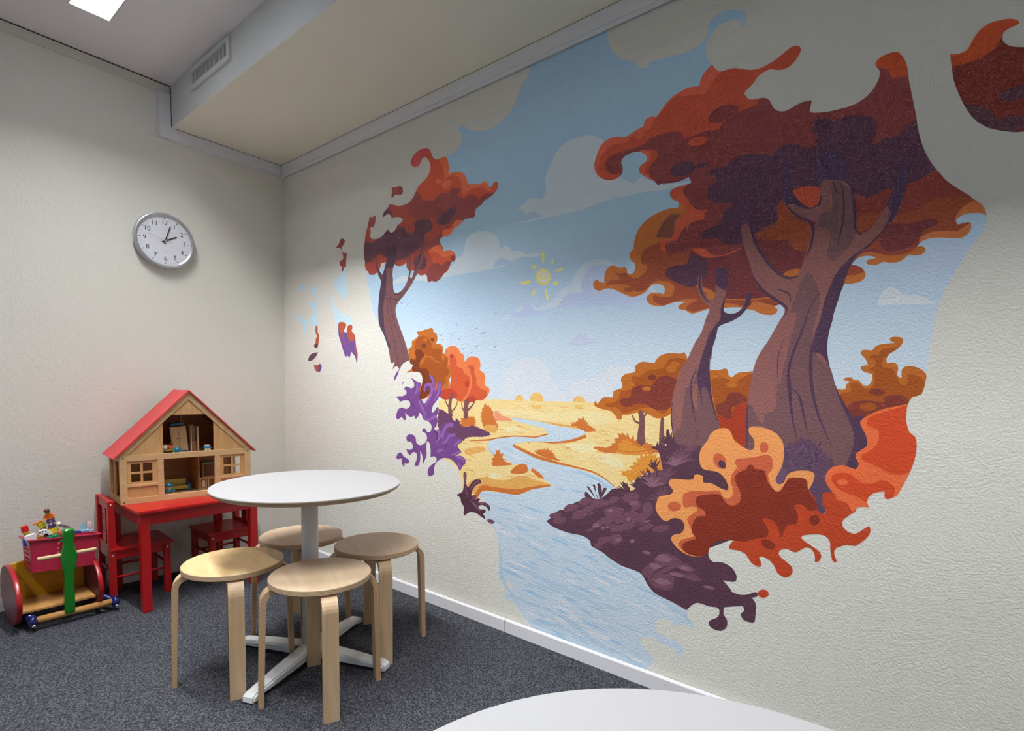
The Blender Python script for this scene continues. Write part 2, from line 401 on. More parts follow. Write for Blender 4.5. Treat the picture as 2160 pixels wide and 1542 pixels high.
b = MB(); b.box((.0273, -.013, -.0606), (.0276, .013, -.0600), 'greyprint'); b.box((.0273, -.0004, -.060), (.0276, .0004, -.049), 'greyprint'); b.build('dial_mark', fc)
def hand(name, a, l, back, w, x, m):
    b = MB(); b.box((x, -w, -back), (x + .0012, w, l), m, .0003); b.xf(Matrix.Rotation(-a, 4, 'X')); return b.build(name, ck)
hand('minute_hand', math.radians(18), .090, .018, .0022, .031, 'black')
hand('hour_hand', math.radians(61), .068, .018, .0028, .029, 'black')
hand('second_hand', math.radians(287), .088, .036, .0005, .0335, 'redthin')
b = MB(); b.lathe([(.0055, .0275), (.0055, .034), (.003, .0355), (.0001, .036)], 'chrome', 20, axis='x'); b.build('hub', ck)

# ------------------------------------------------------------------ white round tables
def make_table():
    t = thing('round_table', 'x', 'table')
    b = MB(); R = .362
    b.lathe([(.0001, .7065), (R - .022, .7065), (R - .006, .716), (R, .7245), (R, .7275), (R - .0015, .730), (.0001, .7300)], 'white', 96, mats=['edge', 'edge', 'edge', 'edge', 'white', 'white'], smooth=False)
    b.build('tabletop', t)
    b = MB(); b.tube([(0, 0, .045), (0, 0, .696)], .0325, 'powder', 32); b.build('column', t)
    b = MB(); b.lathe([(.0001, .696), (.11, .696), (.11, .7065), (.0001, .7065)], 'powder', 32, smooth=False); b.build('mounting_plate', t)
    b = MB(); b.lathe([(.0001, .028), (.05, .028), (.046, .052), (.036, .060), (.0001, .060)], 'powder', 32); b.build('base_hub', t)
    for k in range(4):
        b = MB(); prof = [(.03, .056), (.20, .046), (.335, .033), (.353, .024), (.355, .006), (.345, .001), (.325, .001), (.31, .012), (.03, .018)]
        n = len(prof); rows = []
        for sgn in (-1, 1):
            rows.append([b.bm.verts.new((u, sgn * (.036 - .032 * max(0, u - .03)), w)) for u, w in prof])
        fs = [b.bm.faces.new(rows[0]), b.bm.faces.new(rows[1][::-1])] + [b.bm.faces.new((rows[0][i], rows[1][i], rows[1][(i + 1) % n], rows[0][(i + 1) % n])) for i in range(n)]
        b._fin(fs, 'powder'); bmesh.ops.recalc_face_normals(b.bm, faces=fs)
        r = bmesh.ops.bevel(b.bm, geom=[e for f in fs[:2] for e in f.edges], offset=.006, segments=2, affect='EDGES')
        for f in b.bm.faces: f.material_index = 0
        b.xf(Matrix.Rotation(k * PI / 2, 4, 'Z')); b.build('foot', t)
    return t
tb = make_table(); tb.location = (1.537, -.724, 0); tb.rotation_euler = (0, 0, math.radians(23))
tag(tb, 'white round pedestal table ringed by four wooden stools')
t2 = copy_tree(tb); t2.location = (3.443, -1.528, 0); t2.rotation_euler = (0, 0, math.radians(10))
tag(t2, 'nearest white round table, cropped by the bottom edge, its top shown empty')

# ------------------------------------------------------------------ bentwood stools
def make_stool(topmat):
    t = thing('wooden_stool', 'x', 'stool')
    b = MB(); R = .1775
    b.lathe([(.0001, .425), (R - .003, .425), (R, .428), (R, .4445), (R - .003, .4475), (.0001, .4475)], topmat, 72, mats=['ply', 'ply', 'ply', topmat, topmat], smooth=False); b.build('seat', t)
    for k in range(4):
        b = MB(); w, th = .026, .0105
        path = []                                     # centre line: under the seat, round the bend, down to the floor
        path.append((.085, .4135))
        rb = .048; cx, cz = .147, .4135 - rb
        for i in range(9):
            a = PI / 2 - i * (PI / 2 + .06) / 8; path.append((cx + rb * math.cos(a), cz + rb * math.sin(a)))
        path.append((.2045, .0))
        L_, n = [], len(path)
        for i, (u, z) in enumerate(path):
            du = path[min(i + 1, n - 1)][0] - path[max(i - 1, 0)][0]; dz = path[min(i + 1, n - 1)][1] - path[max(i - 1, 0)][1]; l = math.hypot(du, dz)
            nx, nz = -dz / l, du / l
            h = th * (.8 if i == n - 1 else 1); hz = 0 if i == n - 1 else 1
            L_.append([b.bm.verts.new((u + sg * nx * h, q * w, z + sg * nz * h * hz)) for sg, q in ((1, -1), (1, 1), (-1, 1), (-1, -1))])
        fs, fe = [], []
        for i in range(n - 1):
            for j in range(4):
                f = b.bm.faces.new((L_[i][j], L_[i][(j + 1) % 4], L_[i + 1][(j + 1) % 4], L_[i + 1][j])); (fs if j in (0, 2) else fe).append(f)
        caps = [b.bm.faces.new(L_[0]), b.bm.faces.new(L_[-1])]
        b._fin(fs, 'birchleg', True); b._fin(fe + caps, 'edgebirch' if 'edgebirch' in M else 'birchleg')
        bmesh.ops.recalc_face_normals(b.bm, faces=fs + fe + caps)
        b.xf(Matrix.Rotation(k * PI / 2, 4, 'Z')); lg = b.build('leg', t)
        for p in lg.data.polygons: p.use_smooth = False
    return t
M['edgebirch'] = ply_edge('birch_leg_edge', srgb(206, 172, 132), srgb(176, 140, 104))
st = make_stool('birch')
st2 = make_stool('birch2')
G = 'round wooden stools around the white table'
for o, (x, y, a), lab in ((st, (1.795, -.833, -23), 'birch stool standing nearest in front of the white column'),
                          (st2, (1.425, -.978, -22), 'birch stool left of the white table, its seat half shaded and more yellow'),
                          (copy_tree(st), (1.640, -.468, -27), 'birch stool on the right, beside the mural wall skirting board'),
                          (copy_tree(st), (1.275, -.612, -24), 'birch stool farthest back, behind the white column near the red table')):
    o.location = (x, y, 0); o.rotation_euler = (0, 0, math.radians(a)); tag(o, lab, 'stool', G)

# ------------------------------------------------------------------ red children's table and chairs
rt = thing('play_table', "low red children's table carrying the doll house", 'table', (.035, -1.047, 0))
TW, TD, TH = .60, .53, .510
b = MB(); b.box((0, 0, TH - .017), (TD, TW, TH), 'red', .004); b.build('tabletop', rt)
for nm, lo, hi in (('apron', (TD - .045, .055, TH - .078), (TD - .025, TW - .055, TH - .017)), ('apron', (.025, .055, TH - .078), (.045, TW - .055, TH - .017)), ('apron', (.055, .025, TH - .078), (TD - .055, .045, TH - .017)), ('apron', (.055, TW - .045, TH - .078), (TD - .055, TW - .025, TH - .017))):
    b = MB(); b.box(lo, hi, 'red', .002); b.build(nm, rt)
for x in (.018, TD - .058):
    for y in (.018, TW - .058):
        b = MB(); b.box((x, y, 0), (x + .040, y + .040, TH - .017), 'red', .003); b.build('leg', rt)

def make_chair():
    c = thing('play_chair', 'x', 'chair')
    W, D, SH, BH, p = .27, .27, .285, .53, .030       # faces +y, back posts at y=0
    for x in (0, W - p):
        b = MB(); b.box((x, 0, 0), (x + p, p, BH), 'red', .003); lg = b.build('back_post', c)
        for z in (SH - .035, BH - .02):
            b = MB(); sx = x + p + .0004 if x > .1 else x - .0004
            b.lathe([(.0001, .0012 if x > .1 else -.0012), (.0045, .0008 if x > .1 else -.0008), (.0048, -.0005 if x > .1 else .0005)], 'steel', 14, (sx, p / 2, z), 'x'); b.build('screw_head', lg)
        b = MB(); b.box((x, D - p, 0), (x + p, D, SH - .014), 'red', .003); lg = b.build('leg', c)
        b = MB(); sx = x + p + .0004 if x > .1 else x - .0004
        b.lathe([(.0001, .0012 if x > .1 else -.0012), (.0045, .0008 if x > .1 else -.0008), (.0048, -.0005 if x > .1 else .0005)], 'steel', 14, (sx, D - p / 2, SH - .035), 'x'); b.build('screw_head', lg)
    b = MB(); b.box((-.004, .006, SH - .014), (W + .004, D + .012, SH), 'red', .003); b.build('seat', c)
    for lo, hi in (((p, .006, SH - .056), (W - p, .024, SH - .014)), ((p, D - .024, SH - .056), (W - p, D - .006, SH - .014)), ((.006, p, SH - .056), (.024, D - p, SH - .014)), ((W - .024, p, SH - .056), (W - .006, D - p, SH - .014))):
        b = MB(); b.box(lo, hi, 'red', .001); b.build('seat_rail', c)
    b = MB(); b.box((p, .006, BH - .045), (W - p, .024, BH), 'red', .002); b.build('top_rail', c)
    b = MB(); b.box((p, .006, SH + .0005), (W - p, .024, SH + .016), 'red', .002); b.build('lower_rail', c)
    b = MB(); b.box((W / 2 - .033, .009, SH + .015), (W / 2 + .033, .021, BH - .045), 'red', .001)
    b.build('splat', c)
    for zc in (SH + .085, SH + .150):                 # the cut-out figures of the splat: little crosses of petals
        b = MB()
        for k in range(4):
            a = PI / 4 + k * PI / 2
            for yy in ((.0086, .0089), (.0211, .0214)):
                b.prism([(W / 2 + .014 * math.cos(a) + .008 * math.cos(t_) * math.cos(a) - .0045 * math.sin(t_) * math.sin(a), zc + .014 * math.sin(a) + .008 * math.cos(t_) * math.sin(a) + .0045 * math.sin(t_) * math.cos(a)) for t_ in [i * PI / 5 for i in range(10)]], 'y', yy[0], yy[1], 'hole')
        b.build('splat_cutout', c)
    for x in (p / 2, W - p / 2):
        b = MB(); b.tube([(x, p - .002, .135), (x, D - p + .002, .135)], .0065, 'red', 12); b.build('stretcher', c)
    b = MB(); b.tube([(p - .002, p / 2, .16), (W - p + .002, p / 2, .16)], .0065, 'red', 12); b.build('stretcher', c)
    b = MB(); b.tube([(p - .002, D - p / 2, .16), (W - p + .002, D - p / 2, .16)], .0065, 'red', 12); b.build('stretcher', c)
    return c
c1 = make_chair(); c1.location = (.043, -1.087, 0); c1.rotation_euler = (0, 0, math.radians(-3))
tag(c1, 'small red chair at the left end of the red table, back beside the toy cart', 'chair', 'small red chairs at the play table')
c2 = copy_tree(c1); c2.location = (.36, -.375, 0); c2.rotation_euler = (0, 0, math.radians(180))
tag(c2, 'small red chair tucked under the right end of the red table', 'chair', 'small red chairs at the play table')

# ------------------------------------------------------------------ doll house
HA = math.atan2(-.10, .995)
dh = thing('doll_house', 'wooden doll house with a red gable roof standing on the red table', 'doll house', (.350, -1.055, TH), HA)
# local: y along the front, x depth (front at x=0, back negative), z up
W, EZ, AZ, DP = .622, .253, .572, .285
BOT = -.002
def fr(x, lo, hi, name, mat='beech', par=None, bev=.001, d=.016):
    b = MB(); b.box((x - d, lo[0], lo[1]), (x, hi[0], hi[1]), mat, bev); return b.build(name, par or dh)
for y0, y1 in ((0, .031), (W - .031, W)):
    po = fr(0, (y0, 0), (y1, EZ), 'front_post')
    for z in (.012, EZ - .018):
        b = MB(); b.lathe([(.0001, .0006), (.0045, .0005), (.0045, -.0005)], 'dowel', 14, (0, (y0 + y1) / 2, z), 'x'); b.build('dowel_end', po)
fr(0, (.162, .030), (.190, .219), 'front_post'); fr(0, (.434, .030), (.462, .219), 'front_post')
fr(0, (.031, .219), (W - .031, .249), 'front_beam'); fr(0, (.031, .0), (W - .031, .030), 'front_beam')
# rafters of the gable
def rafter(x, y0, z0, y1, z1, w, name, d=.016, mat='beech', inward=True):
    dy, dz = y1 - y0, z1 - z0; l = math.hypot(dy, dz); ny, nz = (-dz / l, dy / l)
    if nz > 0: ny, nz = -ny, -nz
    pts = [(y0, z0), (y1, z1), (y1, z1 + w / abs(nz) * -1), (y0 + ny * w * 0, z0 - w / abs(nz))]
    b = MB(); b.prism(pts, 'x', x - d, x, mat); return b.build(name, dh)
AP = (W / 2, AZ)
sl = (AZ - EZ) / (W / 2)
rw = .026
for sg in (1, -1):
    f = lambda y: y if sg == 1 else W - y
    b = MB(); pts = [(f(.0), EZ), (f(W / 2), AZ), (f(W / 2), AZ - .040), (f(.031), EZ - .0045)]
    if sg == -1: pts = pts[::-1]
    b.prism(pts, 'x', -.016, 0, 'beech'); b.build('rafter', dh)
    # attic side panel
    zz = lambda y: EZ - .0045 + (AZ - .040 - EZ + .0045) / (W / 2 - .031) * (y - .031)
    b = MB(); pts = [(f(.036), .249), (f(.190), .249), (f(.190), zz(.190) - .0), (f(.036), .251)]
    if sg == -1: pts = pts[::-1]
    b.prism(pts, 'x', -.012, -.004, 'beechv'); b.build('attic_panel', dh)
    # roof
    b = MB(); o_ = .012; th = .007
    A_ = Vector((f(-.022), EZ - .022 * sl + .001)); B_ = Vector((f(W / 2 + (.004 if sg == 1 else 0)), AZ + .003))
    nrm = Vector((-(B_ - A_).y, (B_ - A_).x)).normalized()
    if nrm.y < 0: nrm = -nrm
    pts = [A_[:], B_[:], (B_ + nrm * th)[:], (A_ + nrm * th)[:]]
    b.prism([tuple(p) for p in pts], 'x', -DP - .006, .010, 'roofred'); b.build('roof_panel', dh)
yt = .231; zt = .450
b = MB(); zz = lambda y: EZ - .0045 + (AZ - .040 - EZ + .0045) / (W / 2 - .031) * (y - .031)
y_ = .031 + (zt - EZ + .0045) / ((AZ - .040 - EZ + .0045) / (W / 2 - .031))
b.prism([(y_, zt), (W - y_, zt), (W / 2, AZ - .042)], 'x', -.012, -.004, 'beechv'); b.build('gable_panel', dh)
def window_board(y0, y1, par_name='window_board'):
    b = MB(); z0, z1 = .096, .219; a0, a1, c0, c1 = y0 + .017, y1 - .022, .110, .205; my = (a0 + a1) / 2; mz = (c0 + c1) / 2
    for lo, hi in (((y0, z0), (a0, z1)), ((a1, z0), (y1, z1)), ((a0, z0), (a1, c0)), ((a0, c1), (a1, z1)), ((my - .005, c0), (my + .005, c1)), ((a0, mz - .005), (my - .005, mz + .005)), ((my + .005, mz - .005), (a1, mz + .005))):
        b.box((-.012, lo[0], lo[1]), (-.005, hi[0], hi[1]), 'beechv')
    return b.build(par_name, dh)
window_board(.031, .162); window_board(.462, W - .031)
for y0, y1 in ((.031, .162), (.462, W - .031)):
    fr(0, (y0, .086), (y1, .098), 'window_rail', 'beech'); fr(-.006, (y0, .030), (y1, .086), 'lower_panel', 'beechv', d=.006)
# floors, back, sides
b = MB(); b.box((-DP, .006, .012), (-.016, W - .006, .020), 'beech'); b.build('ground_floor', dh)
b = MB(); b.box((-DP, .006, .232), (-.016, W - .006, .240), 'beech'); b.build('attic_floor', dh)
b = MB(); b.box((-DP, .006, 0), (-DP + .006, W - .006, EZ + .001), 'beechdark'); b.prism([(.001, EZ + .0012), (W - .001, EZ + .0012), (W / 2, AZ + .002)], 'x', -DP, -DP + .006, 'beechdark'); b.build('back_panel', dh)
for y0 in (0, W - .012):
    b = MB()
    for lo, hi in (((-DP, 0), (-DP + .028, EZ - .008)), ((-DP + .028, 0), (-.016, .024)), ((-DP + .028, EZ - .036), (-.016, EZ - .008))): b.box((lo[0], y0, lo[1]), (hi[0], y0 + .012, hi[1]), 'beech')
    b.build('side_frame', dh)
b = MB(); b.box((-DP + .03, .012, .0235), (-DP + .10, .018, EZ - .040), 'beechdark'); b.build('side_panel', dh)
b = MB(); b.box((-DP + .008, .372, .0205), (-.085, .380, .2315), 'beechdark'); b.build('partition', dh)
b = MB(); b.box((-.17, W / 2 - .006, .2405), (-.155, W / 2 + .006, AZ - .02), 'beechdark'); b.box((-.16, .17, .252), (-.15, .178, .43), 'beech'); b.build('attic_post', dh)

HM = Matrix.Translation((.350, -1.055, TH)) @ Matrix.Rotation(HA, 4, 'Z')
def in_house(name, label, cat, x, y, z, rz=0, group=None):
    p = HM @ Vector((x, y, z)); return thing(name, label, cat, p, HA + rz, group)
# ground floor furniture (z=.0205)
def sofa(par, l, d, h, mat, arm):
    b = MB(); b.box((-d, -l / 2, .008), (0, l / 2, h * .45), mat, .004); b.build('seat', par)
    b = MB(); b.box((-d, -l / 2, h * .45), (-d * .72, l / 2, h), mat, .004); b.build('backrest', par)
    for y in (-l / 2 - .012, l / 2):
        b = MB(); b.box((-d, y, 0), (0, y + .012, h * .62), arm, .003); b.build('armrest', par)
sf = in_house('toy_sofa', 'olive yellow toy sofa with blue arms on the ground floor of the doll house', 'toy furniture', -.125, .270, .0205); sofa(sf, .125, .055, .062, 't_olive', 't_blue')
tt = in_house('toy_side_table', 'small blue-topped toy table in front of the olive toy sofa', 'toy furniture', -.045, .225, .0205)
b = MB(); b.lathe([(.0001, .018), (.024, .018), (.024, .024), (.0001, .024)], 't_teal', 20, smooth=False); b.build('tabletop', tt)
for a in (0.6, 2.2, 3.8, 5.4):
    b = MB(); b.tube([(.015 * math.cos(a), .015 * math.sin(a), 0), (.015 * math.cos(a), .015 * math.sin(a), .018)], .003, 't_palewood', 8); b.build('leg', tt)
tl = in_house('toy_lamp', 'tiny toy lamp with a blue domed shade and cream base', 'toy lamp', -.050, .222, .0445)
b = MB(); b.lathe([(.009, 0), (.008, .016), (.004, .020)], 't_white', 16); b.build('base', tl)
b = MB(); b.lathe([(.018, .019), (.017, .026), (.011, .036), (.0001, .040)], 't_teal', 20); b.build('lamp_shade', tl)
def cabinet(par, w, d, h, mat, topm=None):
    b = MB(); b.box((-d, -w / 2, 0), (0, w / 2, h), mat, .001); b.build('body', par)
    b = MB(); b.box((-d - .002, -w / 2 - .002, h), (.003, w / 2 + .002, h + .005), topm or mat); b.build('worktop', par)
    b = MB(); b.box((0, -w / 2 + .006, .008), (.001, w / 2 - .006, h - .008), 't_brown'); b.build('door', par)
k1 = in_house('toy_stove', 'narrow toy kitchen stove beside the doll house partition', 'toy furniture', -.100, .402, .0205); cabinet(k1, .036, .035, .062, 't_palewood')
b = MB(); b.lathe([(.0001, .0672), (.006, .0672), (.006, .076), (.0001, .077)], 'black', 12, (-.017, -.006, 0)); b.build('pot', k1)
b = MB(); b.box((.0005, -.008, .012), (.003, .008, .050), 't_white', .001); b.build('oven_front', k1)
k2 = in_house('toy_cupboard', 'low wooden toy cupboard right of the toy stove', 'toy furniture', -.090, .440, .0205); cabinet(k2, .036, .035, .064, 't_palewood')
k3 = in_house('toy_sink_unit', 'pale toy wall unit with a blue top at the back of the doll house', 'toy furniture', -.215, .470, .0205); cabinet(k3, .080, .045, .135, 't_palewood', 't_teal')
# left room glimpse
bd = in_house('toy_bed', 'green and blue toy bed seen through the left doll house window', 'toy furniture', -.07, .10, .0205)
b = MB(); b.box((-.10, -.05, .006), (0, .05, .022), 't_olive', .003); b.build('mattress', bd)
b = MB(); b.box((-.112, -.05, 0), (-.10, .05, .040), 't_blue', .002); b.build('headboard', bd)
# attic furniture (z=.2405)
AFZ = .2405
wd = in_house('toy_wardrobe', 'tall pale toy wardrobe leaning in the doll house attic', 'toy furniture', -.100, .293, AFZ)
def lean(o, a): o.rotation_euler = (a, 0, o.rotation_euler[2])
b = MB(); b.box((-.04, -.040, .001), (0, .040, .142), 't_brown', .001); b.build('body', wd)
for y in (-.038, .001):
    b = MB(); b.box((0, y, .004), (.003, y + .037, .139), 't_palewood', .0005); d_ = b.build('door', wd)
    b = MB(); b.ball((.004, y + (.008 if y > 0 else .030), .074), .0025, 'black', seg=8); b.build('knob', d_)
lean(wd, math.radians(5))
b = MB(); b.box((-.04, -.035, 0), (0, .03, .012), 't_teal', .003); o = b.build('toy_blanket'); tag(o, 'teal toy blanket lying on top of the leaning toy wardrobe', 'toy'); o.matrix_world = HM @ Matrix.Translation((-.100, .283, AFZ + .1465)) @ Matrix.Rotation(math.radians(5), 4, 'X')
b = MB(); b.box((-.006, 0, 0), (0, .026, .150), 't_brown', .001); o = b.build('toy_board'); tag(o, 'narrow brown toy board leaning right of the toy wardrobe', 'toy'); o.matrix_world = HM @ Matrix.Translation((-.085, .342, AFZ)) @ Matrix.Rotation(math.radians(5), 4, 'X')
sh = in_house('toy_shelf', 'upright pale toy shelf standing in the middle of the attic', 'toy furniture', -.080, .371, AFZ)
b = MB(); b.box((-.045, 0, 0), (0, .008, .138), 't_palewood'); b.box((-.045, -.028, 0), (-.041, 0, .138), 't_white'); b.box((-.045, -.032, 0), (0, -.028, .138), 't_palewood'); b.build('body', sh)
b = MB(); b.box((-.022, -.0275, .05), (-.002, -.0005, .053), 't_palewood'); b.build('shelf', sh)
s2 = in_house('toy_settee', 'olive toy settee at the left of the doll house attic', 'toy furniture', -.070, .222, AFZ); sofa(s2, .050, .05, .044, 't_olive', 't_olive')
bl = in_house('toy_ball', 'round teal toy ball at the front of the attic', 'toy', -.038, .262, AFZ); b = MB(); b.ball((0, 0, .0175), .0175, 't_teal', seg=24); b.build('ball', bl); b = MB(); b.lathe([(.003, .034), (.003, .038), (.0001, .039)], 't_palewood', 10); b.build('plug', bl)
w1 = in_house('toy_pillow', 'pale grey toy pillow on the olive attic settee', 'toy', -.052, .210, AFZ + .022); b = MB(); b.ball((0, 0, .012), .012, 'b_white', (.7, 1, 1), 16); b.build('cover', w1)
w2 = in_house('toy_doll', 'orange toy doll lying on the olive attic settee', 'toy', -.045, .232, AFZ + .022)
b = MB(); b.ball((0, 0, .012), .012, 't_orange', (.8, 1, 1), 14); b.build('body', w2); b = MB(); b.ball((0, .006, .029), .008, 'b_brown', seg=12); b.build('head', w2)
bc = in_house('toy_bench', 'toy bench with a blue top and cream arched legs', 'toy furniture', -.040, .412, AFZ)
b = MB(); b.box((-.024, -.020, .018), (0, .020, .027), 't_blue', .001); b.build('seat', bc)
b = MB(); b.prism([(-.014, .001), (-.014, .018), (.014, .018), (.014, .001), (.009, .001), (.007, .007), (0, .010), (-.007, .007), (-.009, .001)], 'x', -.020, -.002, 't_white'); b.build('leg', bc)
b = MB(); b.box((-.020, -.014, .0272), (-.002, .010, .036), 't_white', .002); o = b.build('toy_cushion'); tag(o, 'cream toy cushion lying on the blue-topped toy bench', 'toy'); o.matrix_world = HM @ Matrix.Translation((-.040, .412, AFZ))
b = MB(); b.box((0, 0, 0), (.05, .075, .003), 't_white', .0005); o = b.build('toy_rug'); tag(o, 'flat cream board lying on the attic floor edge', 'toy'); o.matrix_world = HM @ Matrix.Translation((-.070, .285, AFZ + .0003)) @ Matrix.Rotation(.1, 4, 'Z')
b = MB(); b.lathe([(.0001, 0), (.016, 0), (.018, .004), (.0001, .004)], 'b_blue', 14); b.box((-.02, -.01, 0), (-.014, .016, .005), 'black'); o = b.build('toy_tray'); tag(o, 'dark blue toy tray on the attic floor before the wardrobe', 'toy'); o.matrix_world = HM @ Matrix.Translation((-.078, .305, AFZ + .0035))

# ------------------------------------------------------------------ push-along toy cart with rocker sides
ca = thing('toy_cart', 'colourful wooden rocking toy with red discs and a green front post', 'toy', (.215, -1.30, 0))
def ell(rx, rz, n=40): return [(rx * math.cos(2 * PI * i / n), rz * math.sin(2 * PI * i / n)) for i in range(n)]
for y0, y1 in ((-.165, -.145), (.128, .148)):
    b = MB(); b.prism([(u, w + .136) for u, w in ell(.205, .134)], 'y', y0, y1, 'discface', 'dred', bev=.004, smooth=True); pn = b.build('side_disc', ca)
    b = MB()
    for i in range(11):
        a = i * 2 * PI / 11; yy = (y0 - .0005, y0 + .0002) if y0 < 0 else (y1 - .0002, y1 + .0005)
        b.lathe([(.009, yy[0]), (.009, yy[1])], 'reddot', 12, (.150 * math.cos(a), 0, .136 + .092 * math.sin(a)), 'y', smooth=False)
    b.build('painted_dots', pn)
b = MB()
pts = [(-.144, .085), (.127, .085), (.127, .185), (.10, .20), (.02, .255), (-.08, .275), (-.144, .262)]
b.prism(pts, 'x', -.068, -.053, 'yellow', bev=.002); b.build('backrest', ca)
b = MB(); b.box((-.053, -.144, .078), (.150, .127, .090), 'rodwood', .002); b.build('seat_board', ca)
for pth in (((-.10, -.130, .070), (.03, -.129, .066), (.12, -.122, .058), (.165, -.112, .050)), ((-.10, .112, .070), (.03, .122, .072), (.10, .156, .062), (.165, .192, .050))):
    b = MB(); b.tube(pth, [.012, .013, .015, .018], 'blue', 14); b.build('rail', ca)
for yc in (-.112, .196):
    b = MB(); b.ball((.180, yc, .044), .029, 'blue', (.95, .62, 1), 24); e_ = b.build('end_cap', ca)
    b = MB(); b.ball((.205, yc, .030), .008, 'chrome', seg=14); b.build('cap_nut', e_)
b = MB(); b.tube([(.178, -.098, .046), (.178, .182, .046)], .0155, 'rodwood', 20); b.build('foot_rod', ca)
# green post
b = MB(); out = []
prof = [(.000, .0185), (.04, .0185), (.17, .0175), (.205, .0195), (.235, .0250), (.262, .0285), (.287, .0280), (.312, .0235), (.334, .0190), (.352, .0185), (.372, .0215), (.390, .0220), (.402, .0190), (.409, .0125)]
L_ = []
for h, w in prof:
    tx = .185 + h * .095; tk = .018
    L_.append([b.bm.verts.new((tx + q * tk, sgn * w * 1.05, .046 + h)) for q, sgn in ((-1, -1), (1, -1), (1, 1), (-1, 1))])
fs = []
for i in range(len(L_) - 1):
    for j in range(4): fs.append(b.bm.faces.new((L_[i][j], L_[i][(j + 1) % 4], L_[i + 1][(j + 1) % 4], L_[i + 1][j])))
fs += [b.bm.faces.new(L_[0]), b.bm.faces.new(L_[-1])]; b._fin(fs, 'green', True); bmesh.ops.recalc_face_normals(b.bm, faces=fs)
b.xf(Matrix.Translation((0, .018, 0)))
po = b.build('front_post', ca); md = po.modifiers.new('round', 'BEVEL'); md.width = .009; md.segments = 3
b = MB(); b.tube([(.2115, -.092, .333), (.2115, -.088, .333), (.2115, .118, .333), (.2115, .122, .333)], [.006, .0085, .0085, .006], 'palewood', 16); b.build('handle_rod', ca)
b = MB(); b.ball((.196, -.006, .333), .010, 'chrome', (.5, .7, 1), 12); b.build('bolt', ca)

# ------------------------------------------------------------------ pink basket with toys
BK = Matrix.Translation((.250, -1.282, .233)) @ Matrix.Rotation(math.radians(-4.5), 4, 'X') @ Matrix.Rotation(math.radians(-5), 4, 'Y')
bs = thing('toy_basket', 'pink-red plastic basket full of toys resting on the rocking toy', 'basket'); bs.matrix_world = BK
def basket():
    b = MB(); hx, hy, H, t = .072, .112, .150, .003
    tx, ty = .084, .126
    def wallquad(a0, a1, c0, c1, holes):
        # a0,a1 bottom corners; c0,c1 top corners; grid of strips leaving openings
        NX, NZ = 28, 14
        P = lambda u, v: (Vector(a0) * (1 - u) + Vector(a1) * u) * (1 - v) + (Vector(c0) * (1 - u) + Vector(c1) * u) * v
        n = (Vector(a1) - Vector(a0)).cross(Vector(c0) - Vector(a0)).normalized() * t
        for i in range(NX):
            for j in range(NZ):
                if holes(i, j): continue
                q = [P(i / NX, j / NZ), P((i + 1) / NX, j / NZ), P((i + 1) / NX, (j + 1) / NZ), P(i / NX, (j + 1) / NZ)]
                A = [b.bm.verts.new(p) for p in q]; B = [b.bm.verts.new(p + n) for p in q]
                fs = [b.bm.faces.new(A[::-1]), b.bm.faces.new(B)] + [b.bm.faces.new((A[k], A[(k + 1) % 4], B[(k + 1) % 4], B[k])) for k in range(4)]
                b._fin(fs, 'pink')
    side = lambda i, j: False
    front = lambda i, j: (i % 2 == 1) and i in (11, 13, 15, 17) and j % 2 == 1 and 2 < j < 13
    endh = lambda i, j: j % 2 == 1 and 2 < j < 13 and 4 < i < 24 and i % 7 != 0
    wallquad((hx, -hy, 0), (hx, hy, 0), (tx, -ty, H), (tx, ty, H), front)
    wallquad((-hx, hy, 0), (-hx, -hy, 0), (-tx, ty, H), (-tx, -ty, H), front)
    wallquad((hx, hy, 0), (-hx, hy, 0), (tx, ty, H), (-tx, ty, H), endh)
    wallquad((-hx, -hy, 0), (hx, -hy, 0), (-tx, -ty, H), (tx, -ty, H), endh)
    b.box((-hx, -hy, 0), (hx, hy, .004), 'pink')
    return b.build('body', bs)
basket()
b = MB(); tx, ty, H = .084, .126, .150
for lo, hi in (((tx, -ty - .012, H - .004), (tx + .012, ty + .012, H + .003)), ((-tx - .012, -ty - .012, H - .004), (-tx, ty + .012, H + .003)), ((-tx, ty, H - .004), (tx, ty + .012, H + .003)), ((-tx, -ty - .012, H - .004), (tx, -ty, H + .003))): b.box(lo, hi, 'pink', .0015)
b.build('rim', bs)
for y in (-.075, -.020, .045, .082):
    b = MB(); b.box((.0715, y - .002, .006), (.0765, y + .002, .122), 'pink', mat=Matrix.Rotation(math.radians(5), 4, 'Y')); b.build('rib', bs)

